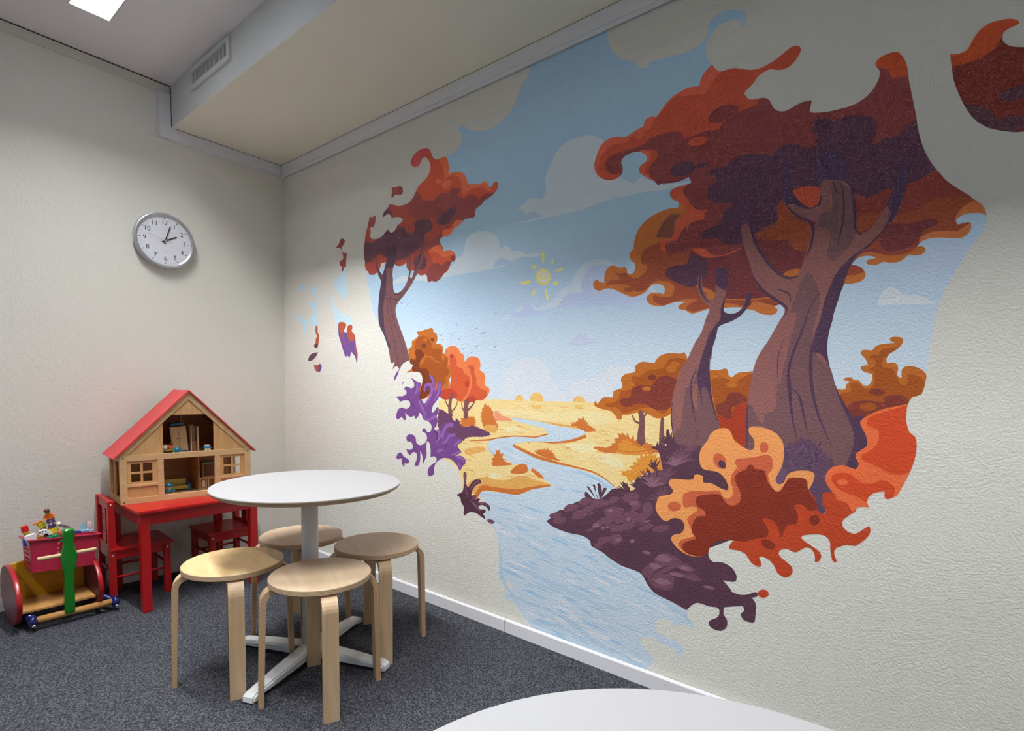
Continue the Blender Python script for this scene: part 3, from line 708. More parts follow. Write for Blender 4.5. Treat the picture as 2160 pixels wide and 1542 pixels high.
def toy(name, label, x, y, z, rx=0, ry=0, rz=0, cat='toy'):
    t = thing(name, label, cat); t.matrix_world = Matrix.Translation((x, y, z)) @ Matrix.Rotation(rz, 4, 'Z') @ Matrix.Rotation(ry, 4, 'Y') @ Matrix.Rotation(rx, 4, 'X'); return t
def brick(par, name, lo, hi, m, studs=True, axis='z'):
    b = MB(); b.box(lo, hi, m, .0008)
    if studs:
        nx = max(1, round((hi[0] - lo[0]) / .014)); ny = max(1, round((hi[1] - lo[1]) / .014))
        for i in range(nx):
            for j in range(ny):
                b.lathe([(.0042, hi[2]), (.0042, hi[2] + .003), (.0001, hi[2] + .0032)], m, 10, (lo[0] + (i + .5) * (hi[0] - lo[0]) / nx, lo[1] + (j + .5) * (hi[1] - lo[1]) / ny, 0))
    return b.build(name, par)
def figure(name, label, x, y, z, rx, body, legs, hat, rz=0, sc=1.0):
    t = toy(name, label, x, y, z, rx, 0, rz); t.scale = (sc,) * 3
    for s_ in (-1, 1):
        b = MB(); b.box((-.006, s_ * .0065 - .0055, 0), (.006, s_ * .0065 + .0055, .018), legs, .001); b.build('leg', t)
    b = MB(); b.prism([(-.012, .018), (.012, .018), (.009, .036), (-.009, .036)], 'x', -.006, .006, body, bev=.001); b.build('torso', t)
    for s_ in (-1, 1):
        b = MB(); b.tube([(0, s_ * .010, .034), (.004, s_ * .0145, .028), (.010, s_ * .0145, .022)], .0032, body, 10); a = b.build('arm', t)
        b = MB(); b.ball((.012, s_ * .0145, .020), .0036, 'b_skin', seg=10); b.build('hand', a)
    b = MB(); b.lathe([(.0055, .0375), (.0078, .039), (.0078, .050), (.006, .0525), (.0001, .053)], 'b_skin', 18); h = b.build('head', t)
    b = MB(); b.box((.0072, -.0035, .0455), (.0082, -.002, .047), 'black'); b.box((.0072, .002, .0455), (.0082, .0035, .047), 'black'); b.box((.0072, -.003, .0412), (.0081, .003, .0418), 'black'); b.build('face', h)
    b = MB(); b.lathe([(.0088, .047), (.0092, .050), (.0075, .056), (.0001, .058)], hat, 18); b.box((.003, -.008, .0475), (.0145, .008, .049), hat, .0005); b.build('cap', h)
    return t
RIM = .405
t = toy('toy_brick_stack', 'leaning toy brick stack of brown, lime and yellow bricks rising from the basket', .275, -1.300, .388, math.radians(22))
brick(t, 'brick', (-.014, -.026, 0), (.014, .008, .020), 'b_orange'); brick(t, 'brick', (-.014, -.010, .0205), (.014, .026, .044), 'b_yellow'); brick(t, 'brick', (-.014, -.030, .0205), (.014, -.0105, .066), 'b_brown'); brick(t, 'brick', (-.013, -.032, .0665), (.013, -.004, .088), 'b_lime'); brick(t, 'brick', (-.012, -.003, .0475), (.012, .026, .058), 'b_purple')
b = MB(); b.box((-.006, -.044, .0915), (.006, -.008, .0985), 'b_orange', .001); b.build('lever', t)
figure('toy_figure', 'toy figure in a brown cap sitting on the leaning brick stack', .283, -1.312, .458, math.radians(14), 'b_orange', 'b_purple', 'hair', sc=1.25)
t = toy('toy_tower', 'narrow red and yellow brick toy at the left end of the basket', .268, -1.392, .398, math.radians(14))
brick(t, 'brick', (-.008, -.012, 0), (.008, .010, .022), 'b_lime'); brick(t, 'brick', (-.008, -.012, .0255), (.008, .006, .034), 'b_yellow', False); brick(t, 'brick', (-.010, -.014, .0345), (.010, .012, .050), 'b_red', False); brick(t, 'brick', (-.010, -.012, .0505), (.010, .012, .062), 'b_red', False)
t = toy('toy_block', 'plain white toy block with a rounded top leaning in the basket', .300, -1.383, .378, math.radians(14))
b = MB(); b.prism([(-.021, 0), (.021, 0), (.021, .038), (.016, .045), (-.016, .045), (-.021, .038)], 'x', -.012, .012, 'b_white', bev=.002); b.build('body', t)
b = MB(); b.box((-.012, -.030, 0), (.008, -.0215, .030), 'b_blue', .001); b.build('blue_side', t)
t = toy('toy_animal', 'white toy animal with black markings between the basket toys', .298, -1.333, .403, math.radians(16))
b = MB(); b.prism([(-.024, 0), (-.014, 0), (-.010, .012), (.000, .014), (.004, .012), (.008, 0), (.022, 0), (.017, .016), (.010, .030), (-.004, .037), (-.018, .034), (-.024, .020)], 'x', -.009, .009, 'b_white', bev=.002); b.build('body', t)
b = MB()
for q in ((-.018, .028, .003), (-.012, .020, .002), (-.02, .012, .0022), (-.008, .029, .0018), (-.014, .010, .0015), (.002, .024, .0016)): b.ball((.0092, q[0], q[1]), q[2], 'black', (.25, 1, 1.6), 8)
b.build('markings', t)
t = toy('green_toy_brick', 'flat green toy brick under the white toy animal', .312, -1.310, .388, math.radians(8)); brick(t, 'body', (-.016, -.024, 0), (.016, .022, .016), 'b_green')
t = toy('red_toy_brick', 'large red toy brick beside the green post', .300, -1.268, .386, math.radians(10)); brick(t, 'body', (-.018, -.026, 0), (.018, .022, .026), 'b_red')
t = toy('green_toy_plate', 'green toy building plate right of the red brick', .318, -1.262, .374, math.radians(8)); brick(t, 'body', (-.016, -.030, 0), (.016, .024, .009), 'b_green')
t = toy('grey_toy_ramp', 'grey sloping toy piece with a cream tip above the red brick', .288, -1.270, .430, math.radians(-28)); b = MB(); b.box((-.010, -.022, 0), (.010, .024, .012), 'b_grey', .001); b.build('body', t); b = MB(); b.ball((0, -.024, .010), .010, 't_white', seg=12); b.build('tip', t)
t = toy('amber_toy_brick', 'amber brown toy brick right of the white block', .302, -1.358, .378, 0); brick(t, 'body', (-.012, -.012, 0), (.012, .012, .030), 'b_amber')
t = toy('blue_toy_figure', 'dark blue toy lying at the right end of the basket', .285, -1.222, .392, math.radians(-14)); b = MB(); b.box((-.008, -.020, 0), (.008, .018, .011), 'b_blue', .003); b.build('body', t)
t = toy('toy_sailboat', 'toy boat with a pale blue sail at the right end of the basket', .262, -1.186, .388)
b = MB(); b.box((-.012, -.016, 0), (.012, .018, .010), 'b_sail', .002); b.build('hull', t)
b = MB(); b.prism([(-.022, .018), (.006, .010), (.006, .052)], 'x', -.001, .001, 'b_sail'); b.build('sail', t)
b = MB(); b.tube([(0, .009, .010), (0, .009, .060)], .0012, 'b_grey', 8); b.build('mast', t)
t = toy('toy_sticks', 'pair of thin pale pink toy sticks upright in the basket corner', .262, -1.163, .388)
for y in (-.004, .004):
    b = MB(); b.tube([(0, y, 0), (0, y, .045)], .0017, 'b_palepink', 8); b.build('stick', t)
b = MB(); b.box((-.008, -.008, -.006), (.008, .010, .004), 'b_sail', .001); b.build('holder', t)

# ------------------------------------------------------------------ mural on the right wall
PAL = {"maroon":[0.3265,0.0759,0.0684],"redbrown":[0.4575,0.089,0.0625],"plum":[0.1449,0.0592,0.0812],"rust":[0.7155,0.1236,0.0605],"curlpink":[0.8,0.1407,0.132],"rustlight":[0.9304,0.2055,0.0922],"trunk":[0.2141,0.0967,0.1002],"trunkdark":[0.0957,0.0516,0.0777],"skymid":[0.6401,0.8473,0.95],"rust2":[0.5029,0.1081,0.0496],"dkpurple":[0.1411,0.0665,0.1022],"purple":[0.2056,0.0769,0.2843],"purple2":[0.1898,0.0908,0.307],"ochre":[0.5684,0.1661,0.0273],"brown":[0.4155,0.1012,0.0189],"brown2":[0.2201,0.0475,0.017],"corallite":[0.8838,0.2335,0.0799],"coral":[0.7211,0.1211,0.0474],"coraldark":[0.5639,0.0701,0.0334],"mauve":[0.2285,0.0931,0.0923],"dkbush":[0.1642,0.0638,0.1336],"violet":[0.331,0.1376,0.4609],"purpdeep":[0.1196,0.0387,0.1424],"plumdk":[0.1019,0.0407,0.0646],"plumlt":[0.2131,0.0931,0.1424],"sky":[0.573,0.9187,0.95],"cloud":[0.7771,0.8845,0.95],"cloudshade":[0.6203,0.7568,0.95],"cloud2":[0.7223,0.8301,0.95],"lavender":[0.5993,0.7141,0.95],"cloudwhite":[0.7751,0.8151,0.8681],"cloud3":[0.8326,0.8982,0.95],"lav2":[0.6156,0.7476,0.95],"lav3":[0.6466,0.7043,0.9069],"sun":[0.95,0.8958,0.3514],"sunring":[0.8851,0.95,0.95],"bird":[0.2656,0.3679,0.5173],"straw":[0.95,0.7273,0.3266],"straw2":[0.95,0.79,0.4083],"straw3":[0.95,0.8225,0.4767],"strawmid":[0.8497,0.4462,0.1252],"strawmid2":[0.9187,0.5835,0.194],"dome":[0.9187,0.5701,0.1735],"fieldedge":[0.676,0.1959,0.0423],"amber":[0.8,0.3203,0.0484],"salmon":[0.9187,0.3595,0.2011],"river":[0.6326,0.7504,0.8556],"riverblue":[0.4066,0.6247,0.8143],"riverblue2":[0.525,0.6822,0.8307],"riverwhite":[0.8,0.8225,0.881],"brick2":[0.2382,0.0495,0.0341],"vermildark":[0.4224,0.0529,0.0211],"bigmaroon":[0.2824,0.0624,0.0613],"bigmaroon2":[0.3132,0.0627,0.0497],"bigrust":[0.6473,0.1046,0.0554],"bigrustlight":[0.8265,0.1596,0.09],"rustbright":[0.7181,0.1324,0.0656],"ochrebig":[0.6317,0.1899,0.0489],"ochreright":[0.6975,0.2219,0.0717],"olive2":[0.256,0.0889,0.0565],"brown3":[0.3852,0.0888,0.0414],"plumred":[0.2118,0.0477,0.0531],"bigplum":[0.1231,0.0511,0.0857],"orangedark":[0.641,0.0987,0.0343],"maroondark":[0.229,0.0413,0.0302],"plumdark2":[0.1299,0.0525,0.0722],"trunkblue":[0.1059,0.0566,0.118],"trunk2":[0.3255,0.1352,0.1227],"trunkmid":[0.2102,0.1026,0.1097],"trunkdark2":[0.0979,0.0485,0.0918],"trunkwarm":[0.341,0.1398,0.1096],"bankbase":[0.1162,0.0512,0.0781],"bankmid":[0.2011,0.0886,0.1246],"banklight":[0.2992,0.1466,0.1911],"bushviolet":[0.1412,0.0751,0.1237],"bushviolet2":[0.1854,0.1003,0.1791],"bushviolet3":[0.0827,0.0467,0.0848],"peach":[0.95,0.3761,0.1214],"terra":[0.6651,0.14,0.0628],"vermil":[0.5844,0.0745,0.0259],"brick":[0.2696,0.0395,0.0213],"coralR":[0.8974,0.1789,0.062],"vermil2":[0.7073,0.0836,0.0272]}
MURAL = """sky#1|sky|S|!2071,2498 !2064,2457 2033,2443 2017,2414 1995,2372 1949,2335 1881,2309 1809,2306 1742,2325 1703,2349 1680,2369 !1641,2356 1657,2346 1674,2319 1657,2280 1610,2259 1561,2261 !1569,2256 !1554,2178 !1426,2044 !1242,1896 !1039,1773 !920,1788 931,1720 958,1644 975,1570 1007,1515 !1034,1480 !1144,1299 !1303,1295 !1388,1231 !1434,1145 !1435,1059 !1659,1042 !2509,1056 !3038,1056 !3295,1089 !3483,1190 3486,1211 3487,1276 3492,1325 3497,1369 3505,1404 3518,1437 3533,1473 3551,1511 3566,1540 3578,1559 3584,1582 !3584,1600 !3547,1644 !3441,1760 !3133,1940 !2872,2167 !2849,2234 2834,2256 2825,2287 2826,2309 2841,2334 2867,2354 2894,2355 2921,2350 2933,2340 2929,2332 !2935,2318 2944,2322 2953,2335 2950,2358 2938,2372 2912,2384 2877,2394 2846,2385 2829,2365 2827,2336 2805,2317 2769,2309 2744,2308 2678,2316 2619,2322 2606,2308 2575,2319 2563,2342 2513,2370 2477,2404 2451,2444 !2439,2501
cloud#1|cloud|S|!2015,1920 2050,1931 2076,1946 2111,1945 2153,1933 2169,1973 2163,2013 2206,2094 2232,2120 2278,2137 2339,2138 2394,2126 2437,2096 2475,2036 2506,1948 2547,1921 2574,1904 2599,1921 2638,1901 2670,1877 !2788,1862 2701,1856 2607,1864 2460,1865 2367,1853 2292,1851 !2155,1850 !2035,1855 2113,1861 2155,1860 2129,1878 2104,1890 2069,1883 2042,1905
cloud#2|cloud|S|1633,1757 1681,1762 1696,1804 1719,1845 1772,1861 1832,1853 1883,1829 1912,1793 !1917,1760 1955,1768 1983,1751 1990,1739 2037,1735 2063,1716 2109,1712 2147,1707 2128,1697 2044,1706 1977,1697 1935,1716 1907,1698 1900,1689 1950,1680 1835,1675 1682,1677 1560,1675 1429,1672 1338,1682 1194,1688 1143,1690 1243,1717 1429,1701 1559,1709 1633,1734
cloud#2|cloudshade|S|1886,1685 1900,1710 1935,1718 1977,1697 1963,1691 1929,1688
cloud#2|cloud|L|1970,1856,2 2040,1854,4 2143,1852,2
cloud#1|cloudshade|S|2069,1883 2091,1892 2117,1884 2147,1862 2113,1864
cloud#3|cloud2|S|!1929,1443 1989,1460 2052,1494 2096,1501 2140,1480 2174,1487 2222,1510 2254,1540 2301,1561 2330,1609 2374,1642 2418,1648 2468,1636 2518,1605 2652,1524 2679,1474 2590,1456 2453,1461 2303,1467 2174,1470 2123,1461 2035,1446
cloud#3|lavender|S|!1980,1446 2008,1469 2044,1470 2061,1497 2096,1497 2123,1471 2174,1457 2098,1445
cloud#3|lavender|S|!2191,1472 2240,1475 2271,1512 2317,1527 2352,1521 2354,1562 2390,1615 2447,1623 2497,1607 2621,1515 2679,1480 2590,1456 2453,1461 2303,1467
cloud#4|cloudwhite|S|!1965,1094 1958,1166 1994,1231 2058,1262 2128,1261 2180,1236 2215,1181 2249,1141 2282,1114 2313,1141 2351,1168 2404,1168 2462,1194 2497,1219 2552,1224 2600,1205 2533,1169 2522,1106 !2509,1081 !1970,1072
cloud#5|cloud3|S|3361,1401 3368,1424 3381,1436 3398,1434 3418,1415 3445,1409 3467,1401 3481,1390 3494,1383 3436,1386 3361,1390
cloud#5|lav2|S|3417,1485 3443,1498 3467,1533 3505,1543 3551,1539 3552,1530 3533,1483 3518,1450 3459,1457 3404,1476
cloud#4|lav3|S|2292,1313 2323,1338 2353,1357 2384,1349 2414,1328 2444,1314
sun#1|sun|S|2203,1603 2192,1579 2165,1571 2136,1585 2124,1612 2135,1636 2163,1644 2191,1630
sun#1|sunring|S|2191,1606 2184,1590 2166,1585 2147,1594 2139,1612 2146,1629 2165,1633 2183,1624
sun#1|sun|S|2179,1606 2174,1595 2162,1592 2150,1598 2145,1610 2150,1621 2161,1624 2173,1618
sun#1|sunring|S|2170,1610 2168,1606 2164,1605 2159,1607 2157,1611 2159,1616 2163,1617 2168,1614
sun#1|sun|L|2159,1709,17 2163,1666,9
sun#1|sun|L|2211,1670,12 2210,1657,9
sun#1|sun|L|2227,1624,6 2259,1629,16
sun#1|sun|L|2219,1575,13 2239,1572,15
sun#1|sun|L|2178,1554,6 2189,1513,13
sun#1|sun|L|2122,1560,8 2111,1538,17
sun#1|sun|L|2050,1593,19 2098,1595,9
sun#1|sun|L|2108,1656,15 2123,1652,17
bird#990|bird|L|1218,1580,2 1229,1577,3 1233,1569,4 1239,1578,3 1249,1579,2
bird#1040|bird|L|1268,1569,2 1278,1566,3 1282,1560,4 1287,1567,3 1295,1568,2
bird#1785|bird|L|1889,1480,2 1898,1477,2 1901,1471,3 1905,1478,2 1912,1479,2
bird#1455|bird|L|1642,1439,2 1647,1437,3 1650,1433,3 1653,1438,3 1658,1439,2
bird#1320|bird|L|1520,1396,2 1532,1392,3 1538,1384,4 1543,1394,3 1555,1396,2
bird#1408|bird|L|1588,1401,2 1605,1396,3 1612,1384,3 1620,1397,3 1635,1401,2
bird#1475|bird|L|1656,1369,2 1664,1367,3 1667,1361,3 1671,1368,3 1678,1370,2
bird#1620|bird|L|1772,1413,2 1778,1411,3 1780,1407,3 1783,1412,3 1788,1413,2
bird#1665|bird|L|1803,1389,2 1811,1387,3 1815,1380,3 1819,1388,3 1827,1389,2
bird#1685|bird|L|1819,1392,2 1826,1390,3 1830,1384,3 1833,1390,3 1840,1392,2
bird#1620|bird|L|1765,1331,2 1777,1328,3 1782,1319,3 1787,1329,3 1798,1332,2
bird#1780|bird|L|1890,1325,2 1898,1322,3 1901,1317,3 1904,1323,3 1911,1325,2
bird#1675|bird|L|1815,1346,2 1821,1344,3 1823,1340,3 1826,1345,3 1830,1346,2
bird#1510|bird|L|1685,1321,2 1692,1318,3 1696,1313,3 1700,1319,3 1707,1321,2
bird#1330|bird|L|1536,1369,2 1543,1367,3 1546,1362,4 1550,1368,3 1557,1370,2
bird#1545|bird|L|1717,1341,2 1721,1339,3 1723,1336,3 1725,1340,3 1729,1341,2
bird#1580|bird|L|1745,1300,2 1749,1299,3 1751,1296,3 1753,1299,3 1757,1300,2
meadow#1|straw|S|!1524,1065 1891,1078 2099,1077 2286,1079 !2445,1080 !2795,1080 !2808,758 !2414,678 !1802,606 !1747,581 !1702,622 !1698,663 !1672,713 !1630,750 !1555,769 !1527,795
meadow#1|dome|S|2072,1076 2065,1057 2048,1049 2029,1056 2021,1074 2028,1093 2046,1102 2065,1094
meadow#1|dome|S|2180,1079 2170,1052 2144,1041 2117,1051 2105,1077 2116,1104 2142,1115 2168,1105
meadow#1|dome|S|2389,1080 2381,1062 2359,1054 2337,1060 2328,1078 2336,1096 2358,1104 2380,1097
meadow#1|straw|S|!1963,1073 2099,1077 2226,1075 !2445,1081 !2445,1068 !1963,1052
meadow#1|straw2|S|2006,1037 2227,1031 2430,1044 2521,1015 2432,986 2318,995 2197,993 2047,1002 1929,1013 1818,1025
meadow#1|strawmid|S|1746,669 1861,711 1971,708 2067,741 2147,729 2227,718 2173,701 2109,682 2042,657 1900,648 1786,616 1730,637
meadow#1|strawmid|S|2006,1000 2101,994 2197,988 2289,982 2399,970 2438,965 2399,958 2289,968 2166,983 2034,995
meadow#1|straw3|S|1861,717 1898,733 1949,727 1935,709 1891,704
meadow#1|straw3|S|1930,947 2007,957 2062,949 2035,932 1966,933
meadow#1|straw3|S|2292,893 2406,912 2462,902 2435,876 2351,873
meadow#1|straw3|S|2435,866 2542,867 2569,827 2491,833
meadow#1|strawmid|S|1711,823 1790,847 1851,835 1806,820 1728,801
meadow#1|strawmid|L|1711,732,1 1750,730,7 1787,725,1
meadow#1|straw3|L|1742,785,1 1760,788,5 1777,788,1
meadow#1|strawmid2|L|1690,745,1 1722,750,5 1754,752,1
meadow#1|strawmid|L|1691,712,1 1718,712,4 1745,709,1
meadow#1|strawmid2|L|1733,801,1 1748,802,7 1764,798,1
meadow#1|strawmid2|L|1753,797,1 1772,799,6 1792,798,1
meadow#1|strawmid2|L|1710,794,1 1753,793,5 1794,789,1
meadow#1|straw3|L|1710,792,1 1730,795,7 1750,795,1
meadow#1|straw3|L|1711,742,1 1747,747,7 1782,748,1
meadow#1|strawmid|L|1709,779,1 1739,779,4 1768,775,1
meadow#1|strawmid2|L|1747,706,1 1773,709,5 1798,707,1
meadow#1|strawmid2|L|1728,812,1 1745,815,4 1762,814,1
meadow#1|straw3|L|1959,940,1 1984,940,6 2009,936,1
meadow#1|strawmid|L|1908,944,1 1942,941,5 1976,935,1
meadow#1|strawmid2|L|2168,983,1 2192,984,4 2216,982,1
meadow#1|strawmid2|L|2157,964,1 2177,966,6 2197,964,1
meadow#1|strawmid|L|2075,951,1 2095,952,3 2115,949,1
meadow#1|straw3|L|2074,940,1 2088,941,6 2102,938,1
meadow#1|strawmid|L|2031,966,1 2046,965,6 2061,961,1
meadow#1|strawmid2|L|1971,975,1 2010,974,5 2047,970,1
meadow#1|strawmid2|L|2117,985,1 2140,986,4 2162,985,1
meadow#1|strawmid2|L|2011,938,1 2046,934,6 2079,927,1
meadow#1|strawmid2|L|2093,973,1 2112,974,3 2132,971,1
meadow#1|straw3|L|2132,966,1 2149,965,4 2167,960,1
meadow#1|strawmid|L|2029,960,1 2056,960,6 2083,957,1
meadow#1|straw3|L|2108,957,1 2137,956,5 2164,951,1
meadow#1|straw3|L|2457,850,1 2473,849,5 2489,844,1
meadow#1|straw3|L|2342,903,1 2371,903,4 2399,900,1
meadow#1|straw3|L|2329,891,1 2351,891,4 2372,887,1
meadow#1|strawmid2|L|2439,856,1 2465,857,5 2492,856,1
meadow#1|strawmid2|L|2450,835,1 2479,836,3 2508,833,1
meadow#1|strawmid2|L|2363,835,1 2380,837,3 2397,838,1
meadow#1|straw3|L|2482,875,1 2505,876,5 2527,874,1
meadow#1|strawmid2|L|2249,897,1 2270,897,5 2292,894,1
meadow#1|strawmid2|L|2290,849,1 2322,845,3 2354,839,1
meadow#1|strawmid|L|2290,882,1 2305,884,4 2321,883,1
meadow#1|straw3|L|2363,854,1 2376,856,3 2389,855,1
meadow#1|straw3|L|2373,892,1 2392,895,6 2411,895,1
meadow#1|straw3|L|2419,896,1 2436,897,6 2453,894,1
meadow#1|straw3|L|2490,893,1 2515,892,4 2541,889,1
meadow#1|strawmid2|L|2292,876,1 2313,878,5 2335,877,1
meadow#1|strawmid2|L|2365,831,1 2377,833,4 2388,833,1
meadow#1|strawmid2|L|2514,881,1 2532,880,3 2550,875,1
meadow#1|straw3|L|2531,903,1 2559,899,5 2586,893,1
meadow#1|straw3|L|2347,896,1 2359,895,4 2371,892,1
meadow#1|strawmid2|L|2341,872,1 2355,873,3 2369,870,1
meadow#1|straw3|L|2254,899,1 2275,900,4 2295,897,1
meadow#1|straw3|L|2391,922,1 2412,920,4 2433,916,1
meadow#1|strawmid|L|2431,882,1 2454,881,3 2477,878,1
meadow#1|strawmid|L|2277,888,1 2303,888,4 2330,884,1
meadow#1|straw3|L|2356,845,1 2380,848,4 2402,849,1
meadow#1|strawmid2|L|2452,916,1 2476,918,5 2499,917,1
meadow#1|strawmid2|L|2420,940,1 2445,940,5 2469,936,1
meadow#1|straw3|L|2509,955,1 2532,953,4 2554,949,1
meadow#1|straw3|L|2504,965,1 2514,965,4 2525,962,1
meadow#1|strawmid2|L|2439,961,1 2454,960,6 2468,957,1
meadow#1|strawmid2|L|2447,950,1 2468,953,3 2489,952,1
meadow#1|strawmid2|L|2337,974,1 2367,974,6 2397,972,1
meadow#1|strawmid2|L|2554,939,1 2565,939,4 2576,936,1
meadow#1|strawmid2|L|2500,985,1 2528,980,3 2554,973,1
meadow#1|strawmid|L|2470,955,1 2483,955,4 2497,952,1
meadow#1|strawmid|L|2479,930,1 2495,930,5 2511,928,1
meadow#1|strawmid2|L|2520,978,1 2539,979,4 2557,977,1
meadow#1|strawmid2|L|2540,962,1 2551,962,4 2563,960,1
meadow#1|strawmid2|L|2469,966,1 2497,965,3 2525,961,1
meadow#1|strawmid2|L|2445,967,1 2471,966,5 2495,963,1
meadow#1|strawmid|L|2097,742,1 2119,745,5 2141,745,1
meadow#1|strawmid2|L|1768,693,1 1786,697,4 1803,697,1
meadow#1|strawmid|L|2104,745,1 2124,745,5 2145,742,1
meadow#1|strawmid2|L|1882,702,1 1921,704,6 1960,704,1
meadow#1|strawmid2|L|1756,681,1 1785,685,5 1814,686,1
meadow#1|strawmid2|L|1823,717,1 1854,720,5 1885,719,1
meadow#1|straw3|L|2042,742,1 2063,743,5 2083,741,1
meadow#1|strawmid|L|1978,725,1 2010,727,3 2041,727,1
meadow#1|straw3|L|1804,725,1 1832,723,3 1860,719,1
meadow#1|strawmid2|L|1928,705,1 1958,707,5 1988,706,1
meadow#1|strawmid2|L|1817,703,1 1835,703,4 1852,700,1
meadow#1|strawmid2|L|1844,721,1 1862,723,3 1882,723,1
meadow#1|strawmid|L|2334,1053,1 2361,1053,5 2387,1051,1
meadow#1|straw3|L|2238,1043,1 2270,1045,4 2302,1044,1
meadow#1|strawmid|L|2255,1033,1 2271,1035,5 2286,1033,1
meadow#1|straw3|L|2232,1042,1 2263,1039,3 2294,1033,1
meadow#1|strawmid2|L|2098,1058,1 2134,1057,4 2169,1052,1
meadow#1|straw3|L|2036,1057,1 2064,1055,3 2091,1050,1
meadow#1|straw3|L|1970,1019,1 1994,1021,7 2018,1020,1
meadow#1|strawmid2|L|2259,1053,1 2288,1055,3 2316,1054,1
meadow#1|straw3|L|2058,1054,1 2080,1055,6 2102,1054,1
meadow#1|strawmid2|L|2140,1039,1 2172,1034,3 2204,1027,1
meadow#1|straw3|L|2621,988,1 2639,990,5 2658,989,1
meadow#1|strawmid2|L|2523,932,1 2536,934,4 2549,934,1
meadow#1|strawmid2|L|2606,994,1 2623,992,4 2640,988,1
meadow#1|strawmid2|L|2718,1004,1 2734,1003,4 2750,998,1
meadow#1|strawmid2|L|2524,976,1 2548,977,3 2572,975,1
meadow#1|strawmid2|L|2530,1009,1 2545,1010,5 2559,1010,1
meadow#1|strawmid2|L|2659,1001,1 2677,1002,4 2694,1000,1
meadow#1|strawmid2|L|2719,957,1 2729,957,4 2739,954,1
meadow#1|strawmid|L|2632,952,1 2653,950,4 2673,946,1
meadow#1|strawmid2|L|2688,976,1 2713,974,3 2738,969,1
meadow#1|strawmid2|L|2700,994,1 2711,995,3 2723,995,1
meadow#1|strawmid|L|2627,995,1 2637,996,2 2647,993,1
meadow#1|strawmid|L|1684,861,1 1711,859,4 1737,855,1
meadow#1|strawmid2|L|1743,838,1 1768,842,6 1792,843,1
meadow#1|strawmid2|L|1697,822,1 1718,822,7 1739,819,1
meadow#1|strawmid2|L|1744,835,1 1769,836,5 1793,834,1
meadow#1|strawmid2|L|1732,838,1 1768,835,7 1805,829,1
meadow#1|strawmid|L|1755,867,1 1792,868,4 1830,865,1
meadow#1|straw3|L|1681,785,1 1704,786,5 1727,783,1
meadow#1|straw3|L|1714,847,1 1736,848,7 1757,845,1
meadow#1|strawmid|L|1783,848,1 1820,846,6 1857,841,1
meadow#1|fieldedge|L|1743,872,3 1880,888,9 1952,903,9 2036,914,9 2136,916,10 2205,937,6
meadow#1|fieldedge|L|2103,893,9 2116,900,13 2187,905,14 2231,904,12 2326,916,12 2394,940,14
river#1|river|S|2000,997 2068,995 2166,987 2247,976 2325,970 2399,960 2377,942 2320,920 2231,904 2168,901 2103,894 2037,883 2016,871 2064,859 2138,839 2202,824 2264,815 2341,803 2410,795 2466,782 2514,764 2536,743 !2543,706 !2301,580 !2222,551 !2504,551 !2696,457 !2785,399 !2868,382 !2841,333 2850,306 !2873,277 2862,271 2835,279 2802,266 2762,280 2733,266 2723,234 2747,213 2782,207 2827,199 2834,173 2823,155 !2807,144 2812,165 2783,179 2748,179 2718,192 2677,179 2665,158 2690,137 2715,116 2722,95 !2699,66 !2682,34 !2149,47 !2128,68 2080,109 2037,139 1988,150 1970,167 !1996,184 1987,210 2022,205 !2030,228 1954,244 1940,269 1952,343 1937,417 1904,474 1876,491 1850,515 1848,596 !1794,611 1825,638 1900,643 2014,650 2076,659 2122,681 2173,701 2224,710 !2227,721 2211,727 2172,748 2146,766 2100,771 2066,789 2011,789 1969,812 1925,819 1896,828 1866,853 1858,869 1895,889 1952,901 2036,913 2136,915 2180,926 2211,935 2199,942 2192,957 2101,973 2034,982
river#1|riverblue2|L|2341,285,2 2409,278,13 2472,270,2
river#1|riverblue|L|2291,353,2 2348,344,16 2407,336,2
river#1|riverblue2|L|1924,480,3 1964,476,13 2004,470,3
river#1|riverblue|L|2430,241,2 2475,235,9 2517,229,2
river#1|riverblue2|L|2005,446,3 2036,438,10 2066,438,2
river#1|riverwhite|L|2000,301,3 2039,293,18 2075,294,2
river#1|riverblue|L|2527,122,2 2563,123,13 2601,120,2
river#1|riverblue2|L|2504,84,2 2533,80,15 2560,83,2
river#1|riverwhite|L|2316,322,2 2342,324,12 2368,318,2
river#1|riverblue2|L|2147,104,2 2187,100,11 2223,98,2
river#1|riverblue2|L|2238,115,2 2288,109,18 2337,105,2
river#1|riverblue|L|2405,163,2 2442,161,12 2476,153,2
river#1|riverblue2|L|2239,161,2 2309,153,16 2376,146,2
river#1|riverblue|L|2487,264,2 2524,259,7 2561,255,2
river#1|riverblue|L|2470,403,2 2528,395,6 2583,388,2
river#1|riverwhite|L|2058,537,2 2134,524,18 2207,509,2
river#1|riverblue2|L|2300,510,2 2353,498,9 2404,490,2
river#1|riverblue|L|2303,244,2 2340,241,16 2377,239,2
river#1|riverblue2|L|2627,67,2 2656,65,9 2685,64,2
river#1|riverwhite|L|2727,330,2 2756,326,11 2785,318,2
river#1|riverblue2|L|2155,408,2 2215,397,16 2275,389,2
river#1|riverwhite|L|2310,349,2 2341,348,13 2372,339,2
river#1|riverblue|L|2390,215,2 2422,208,13 2452,209,2
river#1|riverblue2|L|2264,68,2 2294,66,15 2323,67,2
river#1|riverblue2|L|2460,361,2 2512,356,10 2561,350,2
river#1|riverblue2|L|2184,301,2 2215,293,18 2245,294,2
river#1|riverwhite|L|2630,43,2 2648,45,9 2668,43,2
river#1|riverblue2|L|2138,274,2 2188,267,15 2239,263,2
river#1|riverblue2|L|2628,115,2 2646,110,12 2666,111,2
river#1|riverblue|L|2042,170,3 2119,164,10 2190,162,2
river#1|riverblue2|L|1988,460,3 2055,455,18 2123,442,2
